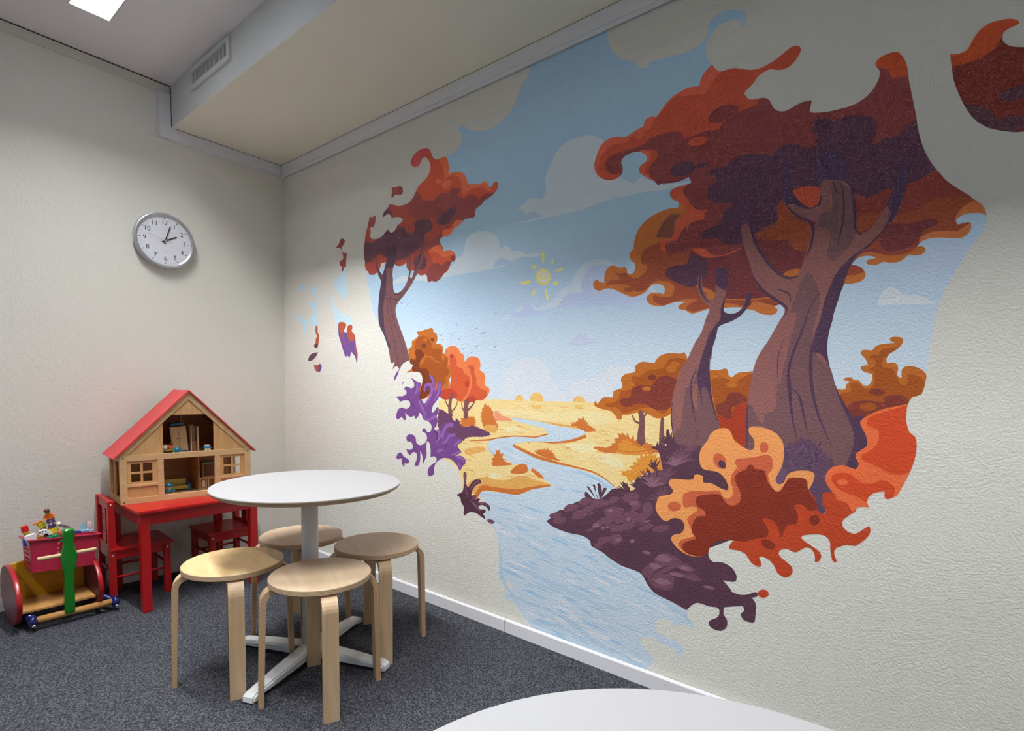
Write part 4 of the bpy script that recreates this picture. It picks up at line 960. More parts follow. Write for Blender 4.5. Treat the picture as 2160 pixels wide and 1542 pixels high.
river#1|riverwhite|L|2470,198,2 2499,190,7 2529,191,2
river#1|riverblue2|L|2432,199,2 2461,199,7 2490,196,2
river#1|riverblue|L|2032,506,2 2070,495,19 2105,493,2
river#1|riverblue|L|2305,369,2 2343,365,14 2381,358,2
river#1|riverblue2|L|2072,533,2 2126,523,17 2178,519,2
river#1|riverblue2|L|2001,385,3 2057,378,10 2111,370,2
river#1|riverwhite|L|2258,194,2 2312,188,14 2365,188,2
river#1|riverblue2|L|2120,340,2 2154,337,13 2188,334,2
river#1|riverblue2|L|2197,108,2 2235,108,8 2276,105,2
river#1|riverwhite|L|2344,174,2 2368,172,13 2391,169,2
river#1|riverblue2|L|2111,259,2 2188,250,19 2262,241,2
river#1|riverblue2|L|2168,132,2 2222,128,16 2275,124,2
river#1|riverwhite|L|2093,452,2 2160,443,10 2224,429,2
river#1|riverblue|L|2396,444,2 2435,442,16 2471,432,2
river#1|riverblue2|L|2347,83,2 2410,78,15 2469,73,2
river#1|riverwhite|L|2442,169,2 2506,167,7 2566,159,2
river#1|riverblue|L|1925,573,3 1985,567,11 2044,565,2
river#1|riverwhite|L|1918,468,3 1985,462,17 2049,452,2
river#1|riverblue2|L|2274,412,2 2315,408,13 2356,401,2
river#1|riverwhite|L|2453,98,2 2500,93,16 2545,94,2
river#1|riverblue|L|2269,59,2 2309,56,16 2348,56,2
river#1|riverblue2|L|2616,92,2 2653,87,14 2689,86,2
river#1|riverblue2|L|2304,482,2 2375,474,8 2441,464,2
river#1|riverblue2|L|2126,94,2 2182,92,11 2238,88,2
river#1|riverwhite|L|2348,108,2 2377,103,8 2405,103,2
river#1|riverwhite|L|2436,54,2 2490,50,12 2540,51,2
river#1|riverblue2|L|2569,203,2 2620,199,15 2671,196,2
river#1|riverblue2|L|2134,219,2 2181,209,17 2230,212,2
river#1|riverblue2|L|2547,409,2 2582,404,7 2617,400,2
river#1|riverblue2|L|2041,340,3 2112,334,10 2184,320,2
river#1|riverblue2|L|2239,64,2 2274,60,10 2309,56,2
river#1|riverblue|L|2271,180,2 2298,177,16 2325,174,2
river#1|riverblue2|L|2275,301,2 2304,292,13 2333,293,2
river#1|riverblue|L|2393,395,2 2430,387,9 2466,386,2
river#1|riverwhite|L|2380,151,2 2413,149,7 2445,146,2
river#1|riverblue2|L|2295,101,2 2363,96,15 2431,87,2
river#1|riverblue2|L|2511,265,2 2565,260,6 2616,256,2
river#1|riverblue|L|1994,313,3 2039,312,19 2086,308,2
river#1|riverwhite|L|2507,386,2 2546,378,14 2583,373,2
river#1|riverblue|L|2324,276,2 2390,269,11 2454,261,2
river#1|riverblue2|L|2519,178,2 2551,178,7 2582,170,2
river#1|riverblue2|L|2346,482,2 2402,477,11 2456,469,2
river#1|riverblue2|L|2605,69,2 2643,70,9 2679,68,2
river#1|riverblue|L|2168,102,2 2220,102,17 2271,98,2
river#1|riverblue|L|2200,169,2 2226,166,13 2254,163,2
river#1|riverblue2|L|2630,373,2 2674,369,10 2715,360,2
river#1|riverblue|L|2456,87,2 2504,86,17 2550,81,2
river#1|riverblue2|L|2502,80,2 2530,83,11 2558,78,2
river#1|riverblue2|L|2400,171,2 2462,171,8 2521,165,2
river#1|riverblue2|L|2429,431,2 2460,424,13 2491,421,2
river#1|riverblue2|L|2392,140,2 2415,135,8 2438,138,2
river#1|riverblue2|L|2441,380,2 2506,366,14 2567,356,2
river#1|riverblue|L|2088,431,2 2165,419,9 2240,404,2
river#1|riverblue2|L|2613,350,2 2669,338,8 2723,331,2
river#1|riverblue2|L|2506,171,2 2547,167,8 2587,164,2
river#1|riverblue|L|2112,355,2 2141,353,11 2170,349,2
river#1|riverblue|L|2433,165,2 2478,158,9 2519,155,2
river#1|riverblue2|L|2646,100,2 2666,99,7 2684,98,2
river#1|riverblue|L|2234,80,2 2281,77,10 2330,76,2
river#1|riverblue2|L|2093,243,2 2125,243,13 2154,239,2
river#1|riverwhite|L|2435,307,2 2471,304,16 2504,298,2
river#1|riverwhite|L|2459,384,2 2486,381,7 2512,375,2
river#1|riverwhite|L|2266,518,2 2291,515,13 2315,511,2
river#1|riverwhite|L|2202,122,2 2238,120,16 2270,114,2
river#1|riverblue2|L|2017,179,3 2084,172,8 2146,167,2
river#1|riverblue2|L|2761,326,2 2793,320,6 2823,318,2
river#1|riverblue2|L|2656,312,2 2699,307,8 2742,301,2
river#1|riverblue2|L|2060,482,2 2125,477,14 2185,465,2
river#1|riverblue2|L|1941,627,3 2015,626,9 2086,626,2
river#1|riverwhite|L|2258,477,2 2318,469,9 2375,456,2
river#1|riverwhite|L|2602,91,2 2651,83,14 2700,82,2
river#1|riverblue2|L|1963,277,3 2034,274,18 2103,264,2
river#1|riverwhite|L|2590,304,2 2645,298,10 2696,286,2
river#1|riverblue2|L|2142,521,2 2168,513,18 2191,513,2
river#1|riverblue2|L|2172,463,2 2211,457,15 2246,450,2
river#1|riverwhite|L|2455,362,2 2493,355,15 2530,352,2
river#1|riverblue2|L|2124,84,2 2169,82,15 2216,81,2
river#1|riverwhite|L|2477,126,2 2503,128,16 2531,123,2
river#1|riverblue|L|2085,217,2 2139,218,17 2194,211,2
river#1|riverblue2|L|2086,169,2 2159,169,11 2226,161,2
river#1|riverwhite|L|1888,490,3 1923,487,18 1956,481,3
river#1|riverblue2|L|2200,268,2 2259,259,18 2315,253,2
river#1|riverblue2|L|2328,157,2 2361,156,13 2394,149,2
river#1|riverblue2|L|2230,115,2 2280,109,14 2327,110,2
river#1|riverblue2|L|2233,479,2 2302,471,10 2368,458,2
river#1|riverblue2|L|1975,527,3 2020,528,14 2064,523,2
river#1|riverblue2|L|2043,604,2 2100,602,13 2156,596,2
river#1|riverwhite|L|2397,132,2 2459,128,11 2521,119,2
river#1|riverblue2|L|2592,80,2 2613,79,11 2633,76,2
river#1|riverblue2|L|2433,288,2 2460,283,11 2485,282,2
river#1|riverblue|L|2339,407,2 2370,400,12 2402,397,2
river#1|riverblue2|L|2446,379,2 2479,379,10 2512,373,2
river#1|riverblue|L|2220,489,2 2275,481,13 2328,473,2
river#1|riverwhite|L|2701,317,2 2755,304,10 2808,298,2
river#1|riverblue|L|2345,302,2 2410,298,13 2471,290,2
river#1|riverblue|L|1957,287,3 2028,283,14 2098,269,2
river#1|riverblue|L|2640,370,2 2695,362,9 2749,350,2
river#1|riverblue|L|2349,229,2 2373,227,12 2396,223,2
river#1|riverwhite|L|2090,119,2 2139,119,11 2186,116,2
river#1|riverblue|L|2153,380,2 2210,377,8 2266,368,2
river#1|riverwhite|L|2270,140,2 2304,139,17 2338,135,2
river#1|riverblue2|L|2099,330,2 2134,325,11 2171,321,2
river#1|riverwhite|L|2570,408,2 2597,407,6 2623,398,2
river#1|riverblue2|L|1923,503,3 1981,493,8 2035,487,2
river#1|riverwhite|L|2002,333,3 2069,328,15 2136,320,2
river#1|riverblue2|L|2038,357,3 2085,345,9 2128,341,2
river#1|riverblue|L|2463,322,2 2488,320,12 2512,314,2
river#1|riverblue2|L|2247,502,2 2299,489,13 2351,485,2
river#1|riverblue2|L|2448,384,2 2508,374,8 2565,371,2
river#1|riverblue2|L|2299,234,2 2364,227,7 2426,216,2
river#1|riverblue|L|2520,438,2 2561,429,14 2600,421,2
river#1|riverblue2|L|2307,466,2 2340,459,11 2371,455,2
river#1|riverblue|L|2084,598,2 2153,593,11 2217,591,2
river#1|riverwhite|L|2279,229,2 2321,223,13 2362,222,2
river#1|riverwhite|L|2044,563,2 2112,557,10 2177,559,2
river#1|riverblue2|L|1893,509,3 1929,506,21 1964,498,3
river#1|riverblue|L|2373,372,2 2401,367,7 2426,365,2
river#1|riverwhite|L|2301,166,2 2356,159,8 2408,159,2
river#1|riverblue2|L|2471,96,2 2495,91,7 2522,90,2
river#1|riverwhite|L|2386,761,2 2414,753,3 2438,752,2
river#1|riverblue|L|2353,713,2 2377,711,4 2399,708,2
river#1|riverblue|L|2246,703,2 2275,705,6 2304,701,2
river#1|riverblue2|L|1970,856,2 1996,850,6 2018,852,2
river#1|riverblue|L|2325,716,2 2361,706,6 2393,703,2
river#1|riverblue2|L|2262,750,2 2298,743,4 2332,741,2
river#1|riverblue|L|2452,717,2 2463,715,5 2476,718,2
river#1|riverwhite|L|2005,824,2 2041,823,6 2076,818,2
river#1|riverblue2|L|2153,802,2 2171,798,6 2191,794,2
river#1|riverblue2|L|2163,816,2 2199,805,4 2234,802,2
river#1|riverblue|L|2084,806,2 2111,800,5 2137,797,2
river#1|riverwhite|L|1904,853,3 1922,850,4 1936,851,3
river#1|riverwhite|L|2409,768,2 2442,760,6 2473,754,2
river#1|riverblue|L|2411,762,2 2427,762,4 2440,756,2
river#1|riverwhite|L|2184,768,2 2200,766,4 2212,767,2
river#1|riverwhite|L|2189,683,2 2207,681,6 2222,681,2
river#1|riverblue|L|2263,703,2 2283,704,4 2300,696,2
river#1|riverblue2|L|1911,836,3 1942,830,6 1974,824,2
river#1|riverblue2|L|2319,771,2 2338,763,5 2356,766,2
river#1|riverwhite|L|2158,780,2 2176,778,7 2194,773,2
river#1|riverblue|L|2105,831,2 2123,829,4 2144,825,2
river#1|riverblue2|L|2030,796,2 2058,795,6 2085,789,2
river#1|riverblue|L|2318,787,2 2351,787,4 2381,782,2
river#1|riverwhite|L|2258,787,2 2278,783,5 2297,783,2
river#1|riverblue|L|2456,746,2 2471,746,5 2486,743,2
river#1|riverblue|L|2405,748,2 2423,746,5 2441,744,2
river#1|riverblue2|L|2316,787,2 2344,784,5 2374,782,2
river#1|riverblue|L|2263,795,2 2275,793,4 2287,794,2
river#1|riverblue2|L|1936,867,3 1970,858,6 2007,855,2
river#1|riverblue2|L|2290,784,2 2323,786,5 2358,780,2
river#1|riverwhite|L|1922,846,3 1942,845,4 1965,843,2
river#1|riverblue2|L|1910,878,3 1930,879,6 1947,874,3
river#1|riverwhite|L|2389,736,2 2421,734,4 2452,734,2
river#1|riverblue2|L|1948,852,3 1988,849,7 2027,837,2
river#1|riverblue2|L|2241,719,2 2278,711,7 2314,708,2
river#1|riverwhite|L|2030,818,2 2046,813,5 2063,813,2
river#1|riverblue2|L|1954,824,3 1982,822,6 2011,816,2
river#1|riverblue2|L|2395,709,2 2411,711,3 2426,705,2
river#1|riverblue2|L|2439,731,2 2459,729,4 2478,726,2
river#1|riverblue2|L|2258,787,2 2295,783,5 2331,775,2
river#1|riverblue2|L|1942,411,3 1953,329,18 1963,246,24 2009,188,16 2088,125,3
river#1|riverblue2|L|1971,319,6 2109,309,23 2270,281,29 2418,262,20 2514,245,6
river#1|riverblue2|L|2273,158,7 2379,130,21 2465,94,20 2586,84,8
river#1|riverblue2|L|2431,489,4 2507,450,14 2606,412,16 2656,390,5
river#1|riverblue2|L|2232,539,3 2323,524,11 2424,512,3
river#1|riverblue2|L|2723,361,5 2782,331,14 2828,316,14 2856,291,11
river#1|riverblue|L|2353,794,2 2411,781,9 2466,763,10 2520,741,2
river#1|riverblue2|L|1858,869,3 1881,832,13 1983,797,5
river#1|riverblue2|L|1809,619,3 1937,631,9 2069,644,2
meadow#1|fieldedge|L|2018,871,13 2071,855,14 2157,831,15 2264,816,11 2341,809,8 2438,796,7 2493,774,5 2533,750,3
meadow#1|fieldedge|L|1787,598,18 1832,651,25 1914,656,19 2042,662,28 2122,689,12 2224,715,9
meadow_shrub#1|fieldedge|S8,13|1818,1002 1825,1031 1847,1054 1870,1043 1892,1017 1915,973 1923,941 1849,931 1826,963
meadow_shrub#2|fieldedge|S11,13|1890,771 1904,817 1925,841 1954,822 1969,796 2011,784 1919,768
meadow_shrub#3|fieldedge|S9,11|2318,980 2353,1001 2381,1013 2404,990 2439,967 2394,960 2348,977
meadow_shrub#4|fieldedge|S8,11|2137,854 2207,871 2232,858 2257,834 2293,828 2208,830
meadow_shrub#5|fieldedge|S11,14|2489,885 2530,926 2554,961 2595,950 2635,939 2688,925 2712,901 2617,887
meadow_shrub#6|fieldedge|S5,13|2429,897 2462,902 2525,898 2567,892 2489,881
meadow_shrub#7|amber|S14,18|2586,792 2609,845 2642,881 2689,894 2732,867 2729,836 2696,828 2640,803 2601,780
meadow_shrub#8|amber|S7,13|2560,808 2590,820 2620,810 2621,787 2580,796
meadow_shrub#9|fieldedge|S2,27|2005,745 2012,762 2052,788 2093,792 2100,761 2053,745
meadow_shrub#10|fieldedge|S7,11|2120,779 2159,767 2191,740 2146,750
meadow_shrub#11|fieldedge|S8,11|1681,949 1693,979 1741,990 1772,989 1780,949 1718,940
meadow_shrub#12|salmon|S5,14|1893,994 1914,1026 1950,1005 1993,994 2007,984 1929,980
meadow_shrub#13|strawmid|S2,18|1842,953 1908,957 1923,941 1909,923 1850,925
meadow_shrub#5|amber|S7,13|2540,913 2575,939 2616,919 2665,910 2617,897 2556,896
meadow_shrub#5|amber|S4,13|2526,893 2597,890 2675,902 2637,885 2567,881
foliage_fragment#1|maroon|S|1147,2195 1177,2193 1221,2187 1239,2172 1239,2148 1217,2142 1182,2152 1162,2145 !1150,2137 1145,2155 1150,2173
foliage_fragment#9|maroon|S|677,2001 701,1997 713,1978 688,1955 682,1942 694,1919 !733,1910 724,1867 !724,1824 714,1834 706,1831 697,1812 !677,1808 684,1834 657,1851 661,1872 694,1881 688,1913 670,1945 !614,1959 646,1971 664,1996
sky_fragment#1|skymid|S|!727,1829 729,1770 732,1700 722,1653 686,1653 643,1681 612,1720 597,1757 594,1792 625,1776 656,1796 687,1809
sky_fragment#2|skymid|S|!558,1704 573,1681 611,1613 648,1578 709,1556 757,1532 781,1509 787,1488 751,1490 721,1503 672,1511 641,1504 622,1484 603,1542 579,1601 560,1660
sky_fragment#3|skymid|S|409,1748 402,1719 403,1615 420,1540 419,1507 392,1508 370,1469 350,1507 308,1525 272,1466 250,1471 236,1522 201,1555 156,1565 164,1580 194,1582 202,1608 223,1568 287,1549 351,1575 366,1596 352,1627 310,1638 304,1657 339,1662 373,1648 390,1683 340,1721 347,1743 382,1743
sky_fragment#4|skymid|S|213,1783 263,1778 291,1752 248,1738 212,1753
bush_fragment#1|rust2|S|392,1505 412,1500 412,1466 428,1443 424,1406 410,1370 385,1365 365,1382 386,1397 390,1423 404,1437 387,1468
bush_fragment#1|dkpurple|S|415,1392 410,1370 385,1365 365,1382 386,1389
bush_fragment#2|dkpurple|S|!414,1338 388,1310 346,1288 !297,1283 304,1308 340,1330
bush_fragment#3|rust2|S|370,1262 408,1257 436,1266 456,1249 442,1219 401,1214 373,1231
bush_fragment#3|purple|S|415,1250 436,1266 456,1249 442,1219 414,1214
bush_fragment#4|purple2|S|641,1504 672,1512 715,1503 721,1485 696,1459 714,1447 730,1450 733,1478 757,1490 783,1482 781,1461 769,1448 792,1443 810,1418 821,1362 836,1314 !826,1258 809,1300 !774,1329 !755,1295 731,1309 713,1301 695,1331 665,1389 640,1447
bush_fragment#4|rust2|S|641,1504 672,1512 715,1503 721,1485 696,1459 684,1445 653,1450
bush_fragment#4|rust2|S|733,1478 757,1490 783,1482 775,1458 786,1443 806,1425 798,1392 768,1391 750,1403 732,1436
bush_fragment#4|rust2|L|810,1377,14 821,1335,9 829,1279,4
bush_fragment#4|rust2|L|678,1445,13 696,1395,8 714,1366,4
bush#1|ochre|S|1288,1327 1317,1345 1316,1369 1349,1383 1368,1398 1354,1417 1386,1419 1423,1426 1445,1426 1458,1433 1481,1425 1481,1414 1507,1397 1512,1367 1503,1350 1538,1345 1555,1324 1551,1301 1577,1294 1594,1276 1590,1247 1611,1229 1618,1194 1600,1170 1604,1147 1583,1123 1549,1116 1515,1110 1471,1091 1417,1068 1375,1067 1342,1107 1407,1145 1402,1182 1379,1204 1327,1210 1274,1204 1317,1226 1330,1244 1317,1260 1300,1270
bush#1|brown|S|1359,1386 1396,1392 1441,1382 1468,1351 !1468,1324 1512,1326 1547,1313 !1539,1277 1556,1265 1548,1253 1504,1266 1469,1288 1424,1292 1405,1317 1368,1330 1340,1319 1336,1344 1349,1368
bush#1|brown|S|1424,1280 1469,1276 1513,1254 1556,1259 1573,1282 1588,1259 1578,1235 1595,1217 1595,1194 1570,1176 1579,1152 1549,1140 1532,1158 1497,1152 1470,1182 1434,1213 1406,1237
bush#1|brown2|S|1303,1257 1350,1281 1340,1313 1368,1327 1401,1317 1415,1292 1387,1268 1378,1238 1415,1231 1447,1212 1456,1182 1488,1140 1470,1109 1417,1071 1375,1070 1389,1120 1402,1170 1379,1207 1327,1210 1317,1232 1330,1244
bush#1|ochre|S|1438,1370 1433,1364 1421,1361 1410,1365 1405,1372 1410,1379 1421,1381 1433,1378
bush#1|brown2|S|1490,1371 1486,1365 1477,1363 1467,1366 1463,1372 1467,1378 1477,1380 1486,1377
bush#1|brown2|S|1432,1342 1427,1334 1413,1331 1398,1335 1392,1343 1398,1351 1412,1353 1426,1350
bush#1|brown|S|1413,1237 1408,1229 1395,1225 1382,1229 1376,1238 1382,1246 1395,1250 1408,1246
bush#1|brown2|S|1334,1263 1329,1252 1317,1248 1305,1253 1300,1264 1305,1275 1317,1279 1329,1274
bush#2/foliage|corallite|S|1569,1294 1572,1318 1606,1334 1639,1333 1668,1315 1672,1302 1696,1291 1701,1262 !1713,1256 1724,1273 1759,1280 1798,1269 1810,1238 1806,1215 1833,1199 1841,1171 1838,1143 1864,1132 1867,1110 1843,1082 1809,1070 1786,1075 1747,1062 1692,1061 1659,1063 1634,1077 1567,1066 1532,1086 1549,1116 1600,1135 1616,1194 1607,1229 1590,1247 1594,1276
bush#2/foliage|coral|S|1606,1287 1623,1293 1640,1281 1652,1257 1653,1234 1689,1222 1706,1199 1738,1182 1746,1148 1735,1113 1707,1084 1684,1063 1643,1077 1567,1069 1532,1086 1549,1116 1600,1135 1616,1194 1603,1241
bush#2/foliage|coral|S|1729,1233 1760,1238 1772,1221 1768,1205 1784,1176 1785,1148 1816,1126 1850,1115 1843,1082 1809,1071 1747,1074 1715,1079 1739,1119 1754,1159 1745,1205
bush#2/foliage|coraldark|S|1541,1110 1600,1123 1650,1106 1659,1083 1634,1074 1567,1069 1534,1086
bush#2/foliage|coraldark|S|1723,1079 1763,1091 1786,1076 1771,1063 1728,1059
bush#2/foliage|corallite|L|1737,1205,9 1749,1171,12 1746,1136,15 1727,1096,11 1700,1064,8
bush#2/foliage|coral|S|1705,1200 1700,1192 1688,1188 1676,1192 1671,1200 1676,1209 1688,1212 1700,1209
bush#2/foliage|coraldark|S|1737,1149 1733,1137 1723,1132 1712,1137 1707,1149 1711,1160 1722,1165 1733,1161
bush#2/foliage|coraldark|S|1627,1284 1624,1277 1615,1274 1606,1277 1602,1285 1606,1292 1615,1295 1624,1292
bush#2/trunk|mauve|L|1612,987,31 1606,1034,25 1613,1076,20 1621,1100,15
bush#2/trunk|mauve|L|1567,1087,4 1577,1057,7 1601,1028,10
bush#2/trunk|mauve|L|1659,1063,4 1650,1036,7 1614,1005,10
bush#2/trunk|mauve|L|1717,986,31 1716,1032,27 1724,1064,34
bush#2/trunk|mauve|L|1688,1058,4 1692,1032,7 1709,1012,10
bush#2/trunk|mauve|L|1780,1074,5 1763,1048,9 1731,1021,12
bush#3/foliage|ochre|S|2431,1077 2439,1087 2445,1073 2471,1100 2513,1103 2515,1126 2553,1141 2546,1173 2561,1191 2605,1202 2604,1222 2628,1238 2652,1237 !2680,1232 2698,1256 2734,1268 2779,1265 2791,1270 2800,1260 2805,1241 2777,1195 2766,1152 2753,1087 2752,1048 2725,1034 2698,1028 2659,1044 2621,1047 2582,1036 2556,1035 2557,1019 2537,1016 2529,1029 2507,1047 2462,1055 2434,1065
bush#3/foliage|brown|S|2477,1074 2514,1080 2539,1099 2548,1127 2578,1132 2607,1150 2592,1168 2596,1186 2621,1182 2653,1204 2681,1208 2718,1217 2735,1242 2762,1250 2801,1239 2777,1195 2766,1152 2753,1087 2725,1047 2668,1067 2611,1056 2561,1040 2535,1062 2493,1063
bush#3/foliage|brick2|S|2545,1081 2554,1097 2589,1105 2593,1132 2617,1148 2674,1149 2688,1169 2719,1184 2751,1182 2769,1169 2758,1130 2755,1078 2724,1060 2687,1063 2649,1079 2610,1078 2571,1065
bush#3/foliage|ochre|S|2778,1226 2773,1219 2761,1216 2748,1219 2742,1227 2747,1235 2760,1237 2772,1234
bush#3/foliage|ochre|S|2768,1211 2762,1202 2748,1199 2734,1203 2727,1211 2733,1220 2747,1223 2761,1219
bush#3/foliage|ochre|S|2672,1138 2667,1131 2654,1129 2641,1131 2635,1137 2640,1144 2653,1146 2666,1144
bush#3/foliage|brick2|S|2690,1180 2685,1172 2674,1169 2662,1172 2657,1180 2661,1187 2673,1190 2684,1187
bush#3/trunk|mauve|L|2640,935,37 2638,971,28 2641,1012,23 2633,1050,21
bush#3/trunk|mauve|L|2599,1035,5 2612,1013,8 2635,1005,10
bush#3/trunk|mauve|L|2658,1048,5 2646,1028,8
bush#3/trunk|mauve|L|2723,928,25 2720,981,18 2721,1029,13
bush#4|ochre|S|2883,1202 2915,1204 2935,1210 2947,1206 2951,1186 !2963,1181 2982,1196 3008,1198 3031,1197 3019,1135 3021,940 2981,965 2960,1000 2928,1006 2896,1124
bush#4|brown|S|2892,1170 2916,1178 2948,1174 2968,1162 2994,1178 3027,1190 3022,1111 3019,940 2981,965 2964,1000 2928,1006 2903,1108
bush#4|ochre|S|2982,1155 2977,1148 2963,1145 2949,1148 2943,1155 2949,1162 2962,1165 2976,1162
bush#4|brick2|S|2912,1084 2940,1097 2954,1125 2981,1130 3008,1117 3019,1095 2964,1077 2977,1046 2943,1036 2922,1051
bush#4|vermildark|S|2924,1051 2962,1037 2976,1078 3017,1095 3020,940 2989,962 2964,996 2932,1003
bush#5|ochre|S|!3271,1146 3292,1144 3295,1160 3303,1168 !3286,1171 3293,1180 3309,1180 !3311,1173 3327,1171 3337,1157 3349,1156 3357,1168 3357,1189 3338,1196 3328,1208 3336,1215 !3347,1216 3338,1236 3327,1248 3328,1259 3340,1261 3354,1259 3362,1271 3382,1277 !3407,1278 3396,1285 3396,1294 3409,1296 3423,1292 3426,1279 3416,1263 3395,1246 !3390,1233 3392,1221 3405,1223 3416,1217 3419,1202 3418,1185 !3429,1179 3427,1199 3433,1210 3446,1213 3465,1207 3483,1190 3482,1162 3475,1132 3457,1125 3448,1108 !3446,1098 3399,1079 3357,1053 3351,1000 3311,1072
bush#5|brown|S|3278,1128 3308,1139 3304,1161 3324,1164 3337,1150 3355,1147 3364,1161 3361,1196 3349,1206 3363,1211 3363,1230 3350,1235 3352,1246 3370,1244 3375,1257 3388,1263 3416,1266 3395,1246 3384,1236 3380,1219 3384,1209 3403,1207 3412,1195 3420,1175 3430,1158 3444,1165 3440,1185 3450,1190 3469,1182 3482,1165 3475,1132 3457,1125 3448,1108 !3446,1098 3399,1079 3357,1053 3351,1000 3311,1072 3292,1103
bush#5|brick2|S|3301,1089 3316,1106 3339,1112 3368,1111 3392,1106 3389,1120 3404,1129 3429,1130 3446,1118 3446,1100 3399,1083 3357,1057 3351,1000 3331,1038
bush#5|brick2|S|3392,1138 3387,1131 3373,1128 3358,1131 3352,1137 3357,1144 3372,1147 3386,1145
bush#5|brown|S|3375,1095 3369,1086 3354,1082 3338,1085 3331,1093 3337,1102 3353,1106 3368,1103
tree#1/foliage|maroon|S|1304,2280 1334,2258 1362,2258 1379,2271 1393,2288 1415,2287 1437,2269 1451,2242 1449,2214 1429,2189 1394,2171 1362,2157 1346,2137 1330,2117 1307,2098 1270,2087 1212,2088 1162,2101 !1132,2114 1112,2096 1076,2076 !1073,2052 1097,2061 1122,2062 1143,2050 !1151,2034 1183,2035 1222,2026 1241,2010 1227,1997 1197,1990 1178,1969 1148,1958 1128,1966 !1119,1984 1092,1970 1061,1953 1018,1947 981,1951 959,1966 963,1992 !956,2020 984,2016 1003,2037 !1006,2078 976,2071 !954,2081 932,2023 910,1968 904,1909 909,1835 !918,1786 937,1781 948,1761 975,1755 1007,1756 1018,1772 1040,1776 1050,1791 1058,1809 1087,1812 1112,1809 1168,1795 1178,1784 1218,1773 1247,1775 1269,1787 1271,1763 1291,1739 1319,1739 1347,1726 1384,1704 1420,1705 1434,1689 1434,1674 1452,1662 1465,1668 1496,1660 1534,1672 1555,1692 1584,1706 1609,1743 1633,1746 1636,1768 1620,1790 1591,1802 1554,1801 1548,1820 1532,1840 1524,1862 1540,1873 1566,1872 1599,1878 1627,1902 1655,1908 1686,1927 1725,1931 1748,1927 1765,1938 1759,1950 1770,1967 1800,1977 1815,1990 1858,2003 1890,2020 1902,2038 1900,2056 1886,2063 1871,2057 1865,2043 1846,2052 1835,2071 1813,2080 1787,2073 1753,2084 !1711,2087 1707,2110 1683,2145 1643,2164 1611,2168 !1583,2166 1584,2193 1576,2234 1553,2257 1528,2255 1498,2256 1476,2268 1459,2292 1450,2314 1415,2331 1370,2335 1329,2322 1306,2301
tree#1/foliage|redbrown|S|1132,2108 1222,2083 1289,2074 1284,2036 1336,2002 1418,1990 1488,1972 1506,1937 1598,1926 1662,1943 1623,1911 1548,1906 1498,1880 1428,1862 1336,1918 1270,1941 1251,1969 1202,1983 1241,2010 1222,2026 1183,2035 1148,2042
tree#1/foliage|redbrown|S|909,1835 975,1828 1029,1858 1102,1828 1112,1809 1058,1809 1050,1791 1029,1774 1007,1756 975,1755 948,1761 937,1781 918,1786
tree#1/foliage|redbrown|S|1178,1812 1276,1799 1269,1787 1247,1775 1218,1773 1178,1784
tree#1/foliage|redbrown|S|1318,1818 1383,1821 1463,1839 1441,1815 1468,1779 1477,1755 1438,1724 1420,1707 1384,1705 1347,1729 1300,1741 1271,1769 1300,1802
tree#1/foliage|redbrown|S|932,2023 956,2019 963,1992 959,1966 981,1951 1008,1946 981,1930 910,1938 915,1980
tree#1/foliage|plum|S|904,1939 975,1931 1008,1939 1040,1944 1092,1967 1119,1975 1143,1959 1183,1965 1202,1977 1251,1969 1270,1941 1308,1932 1336,1942 1331,1973 1354,1990 1409,1986 1458,1965 1473,1939 1458,1919 1418,1911 1401,1878 1374,1846 1332,1831 1300,1827 1261,1807 1203,1806 1163,1818 1112,1828 1040,1863 1008,1848 953,1830 909,1835
tree#1/foliage|plum|S|1076,2076 1112,2090 1143,2075 1153,2054 1151,2036 1138,2054 1117,2064 1092,2062 1073,2053
tree#1/foliage|plum|S|1346,1802 1392,1808 1424,1779 1424,1744 1393,1733 1347,1747 1328,1774
tree#1/foliage|plum|S|1510,1948 1514,1976 1547,1987 1577,1990 1589,2004 1621,2002 1646,1985 1638,1967 1610,1958 1590,1939 1557,1930 1527,1934
tree#1/foliage|rust|S|1304,2280 1334,2258 1362,2258 1379,2271 1393,2288 1415,2287 1437,2269 1451,2242 1449,2214 1429,2189 1394,2171 1362,2157 1346,2137 1372,2120 1390,2099 !1401,2076 1435,2072 !1472,2062 1496,2074 1530,2084 1571,2081 !1592,2075 1596,2090 1628,2091 1660,2079 1657,2060 !1641,2055 1669,2039 !1689,2027 1712,2035 1747,2034 1777,2016 !1785,1999 1800,2015 1821,2023 1865,2017 1890,2020 1902,2038 1900,2056 1886,2063 1871,2057 1865,2043 1846,2052 1835,2071 1813,2080 1787,2073 1753,2084 !1711,2087 1707,2110 1683,2145 1643,2164 1611,2168 !1583,2166 1584,2193 1576,2234 1553,2257 1528,2255 1498,2256 1476,2268 1459,2292 1450,2314 1415,2331 1370,2335 1329,2322 1306,2301
tree#1/foliage|curlpink|S|1304,2280 1334,2258 1362,2258 1379,2271 1393,2288 1406,2291 1437,2296 1453,2305 1446,2318 1415,2331 1370,2335 1329,2322 1306,2301
tree#1/foliage|rustlight|S|1548,2257 1576,2234 1585,2193 !1583,2166 !1554,2151 1549,2179 1541,2215 1519,2246
tree#1/foliage|rustlight|S|!1546,2143 1579,2164 1643,2164 1687,2142 1707,2104 !1694,2044 !1681,2050 1674,2095 1656,2130 1628,2150 1595,2155 1562,2148
tree#1/foliage|rustlight|S|1686,2049 1711,2082 1753,2084 1787,2073 1813,2080 1837,2068 1844,2050 1865,2033 1843,2032 1821,2050 1806,2061 1784,2061 1754,2064 1723,2060
tree#1/foliage|rustlight|S|1532,2148 1531,2140 1518,2136 1501,2139 1491,2147 1493,2156 1506,2160 1522,2157
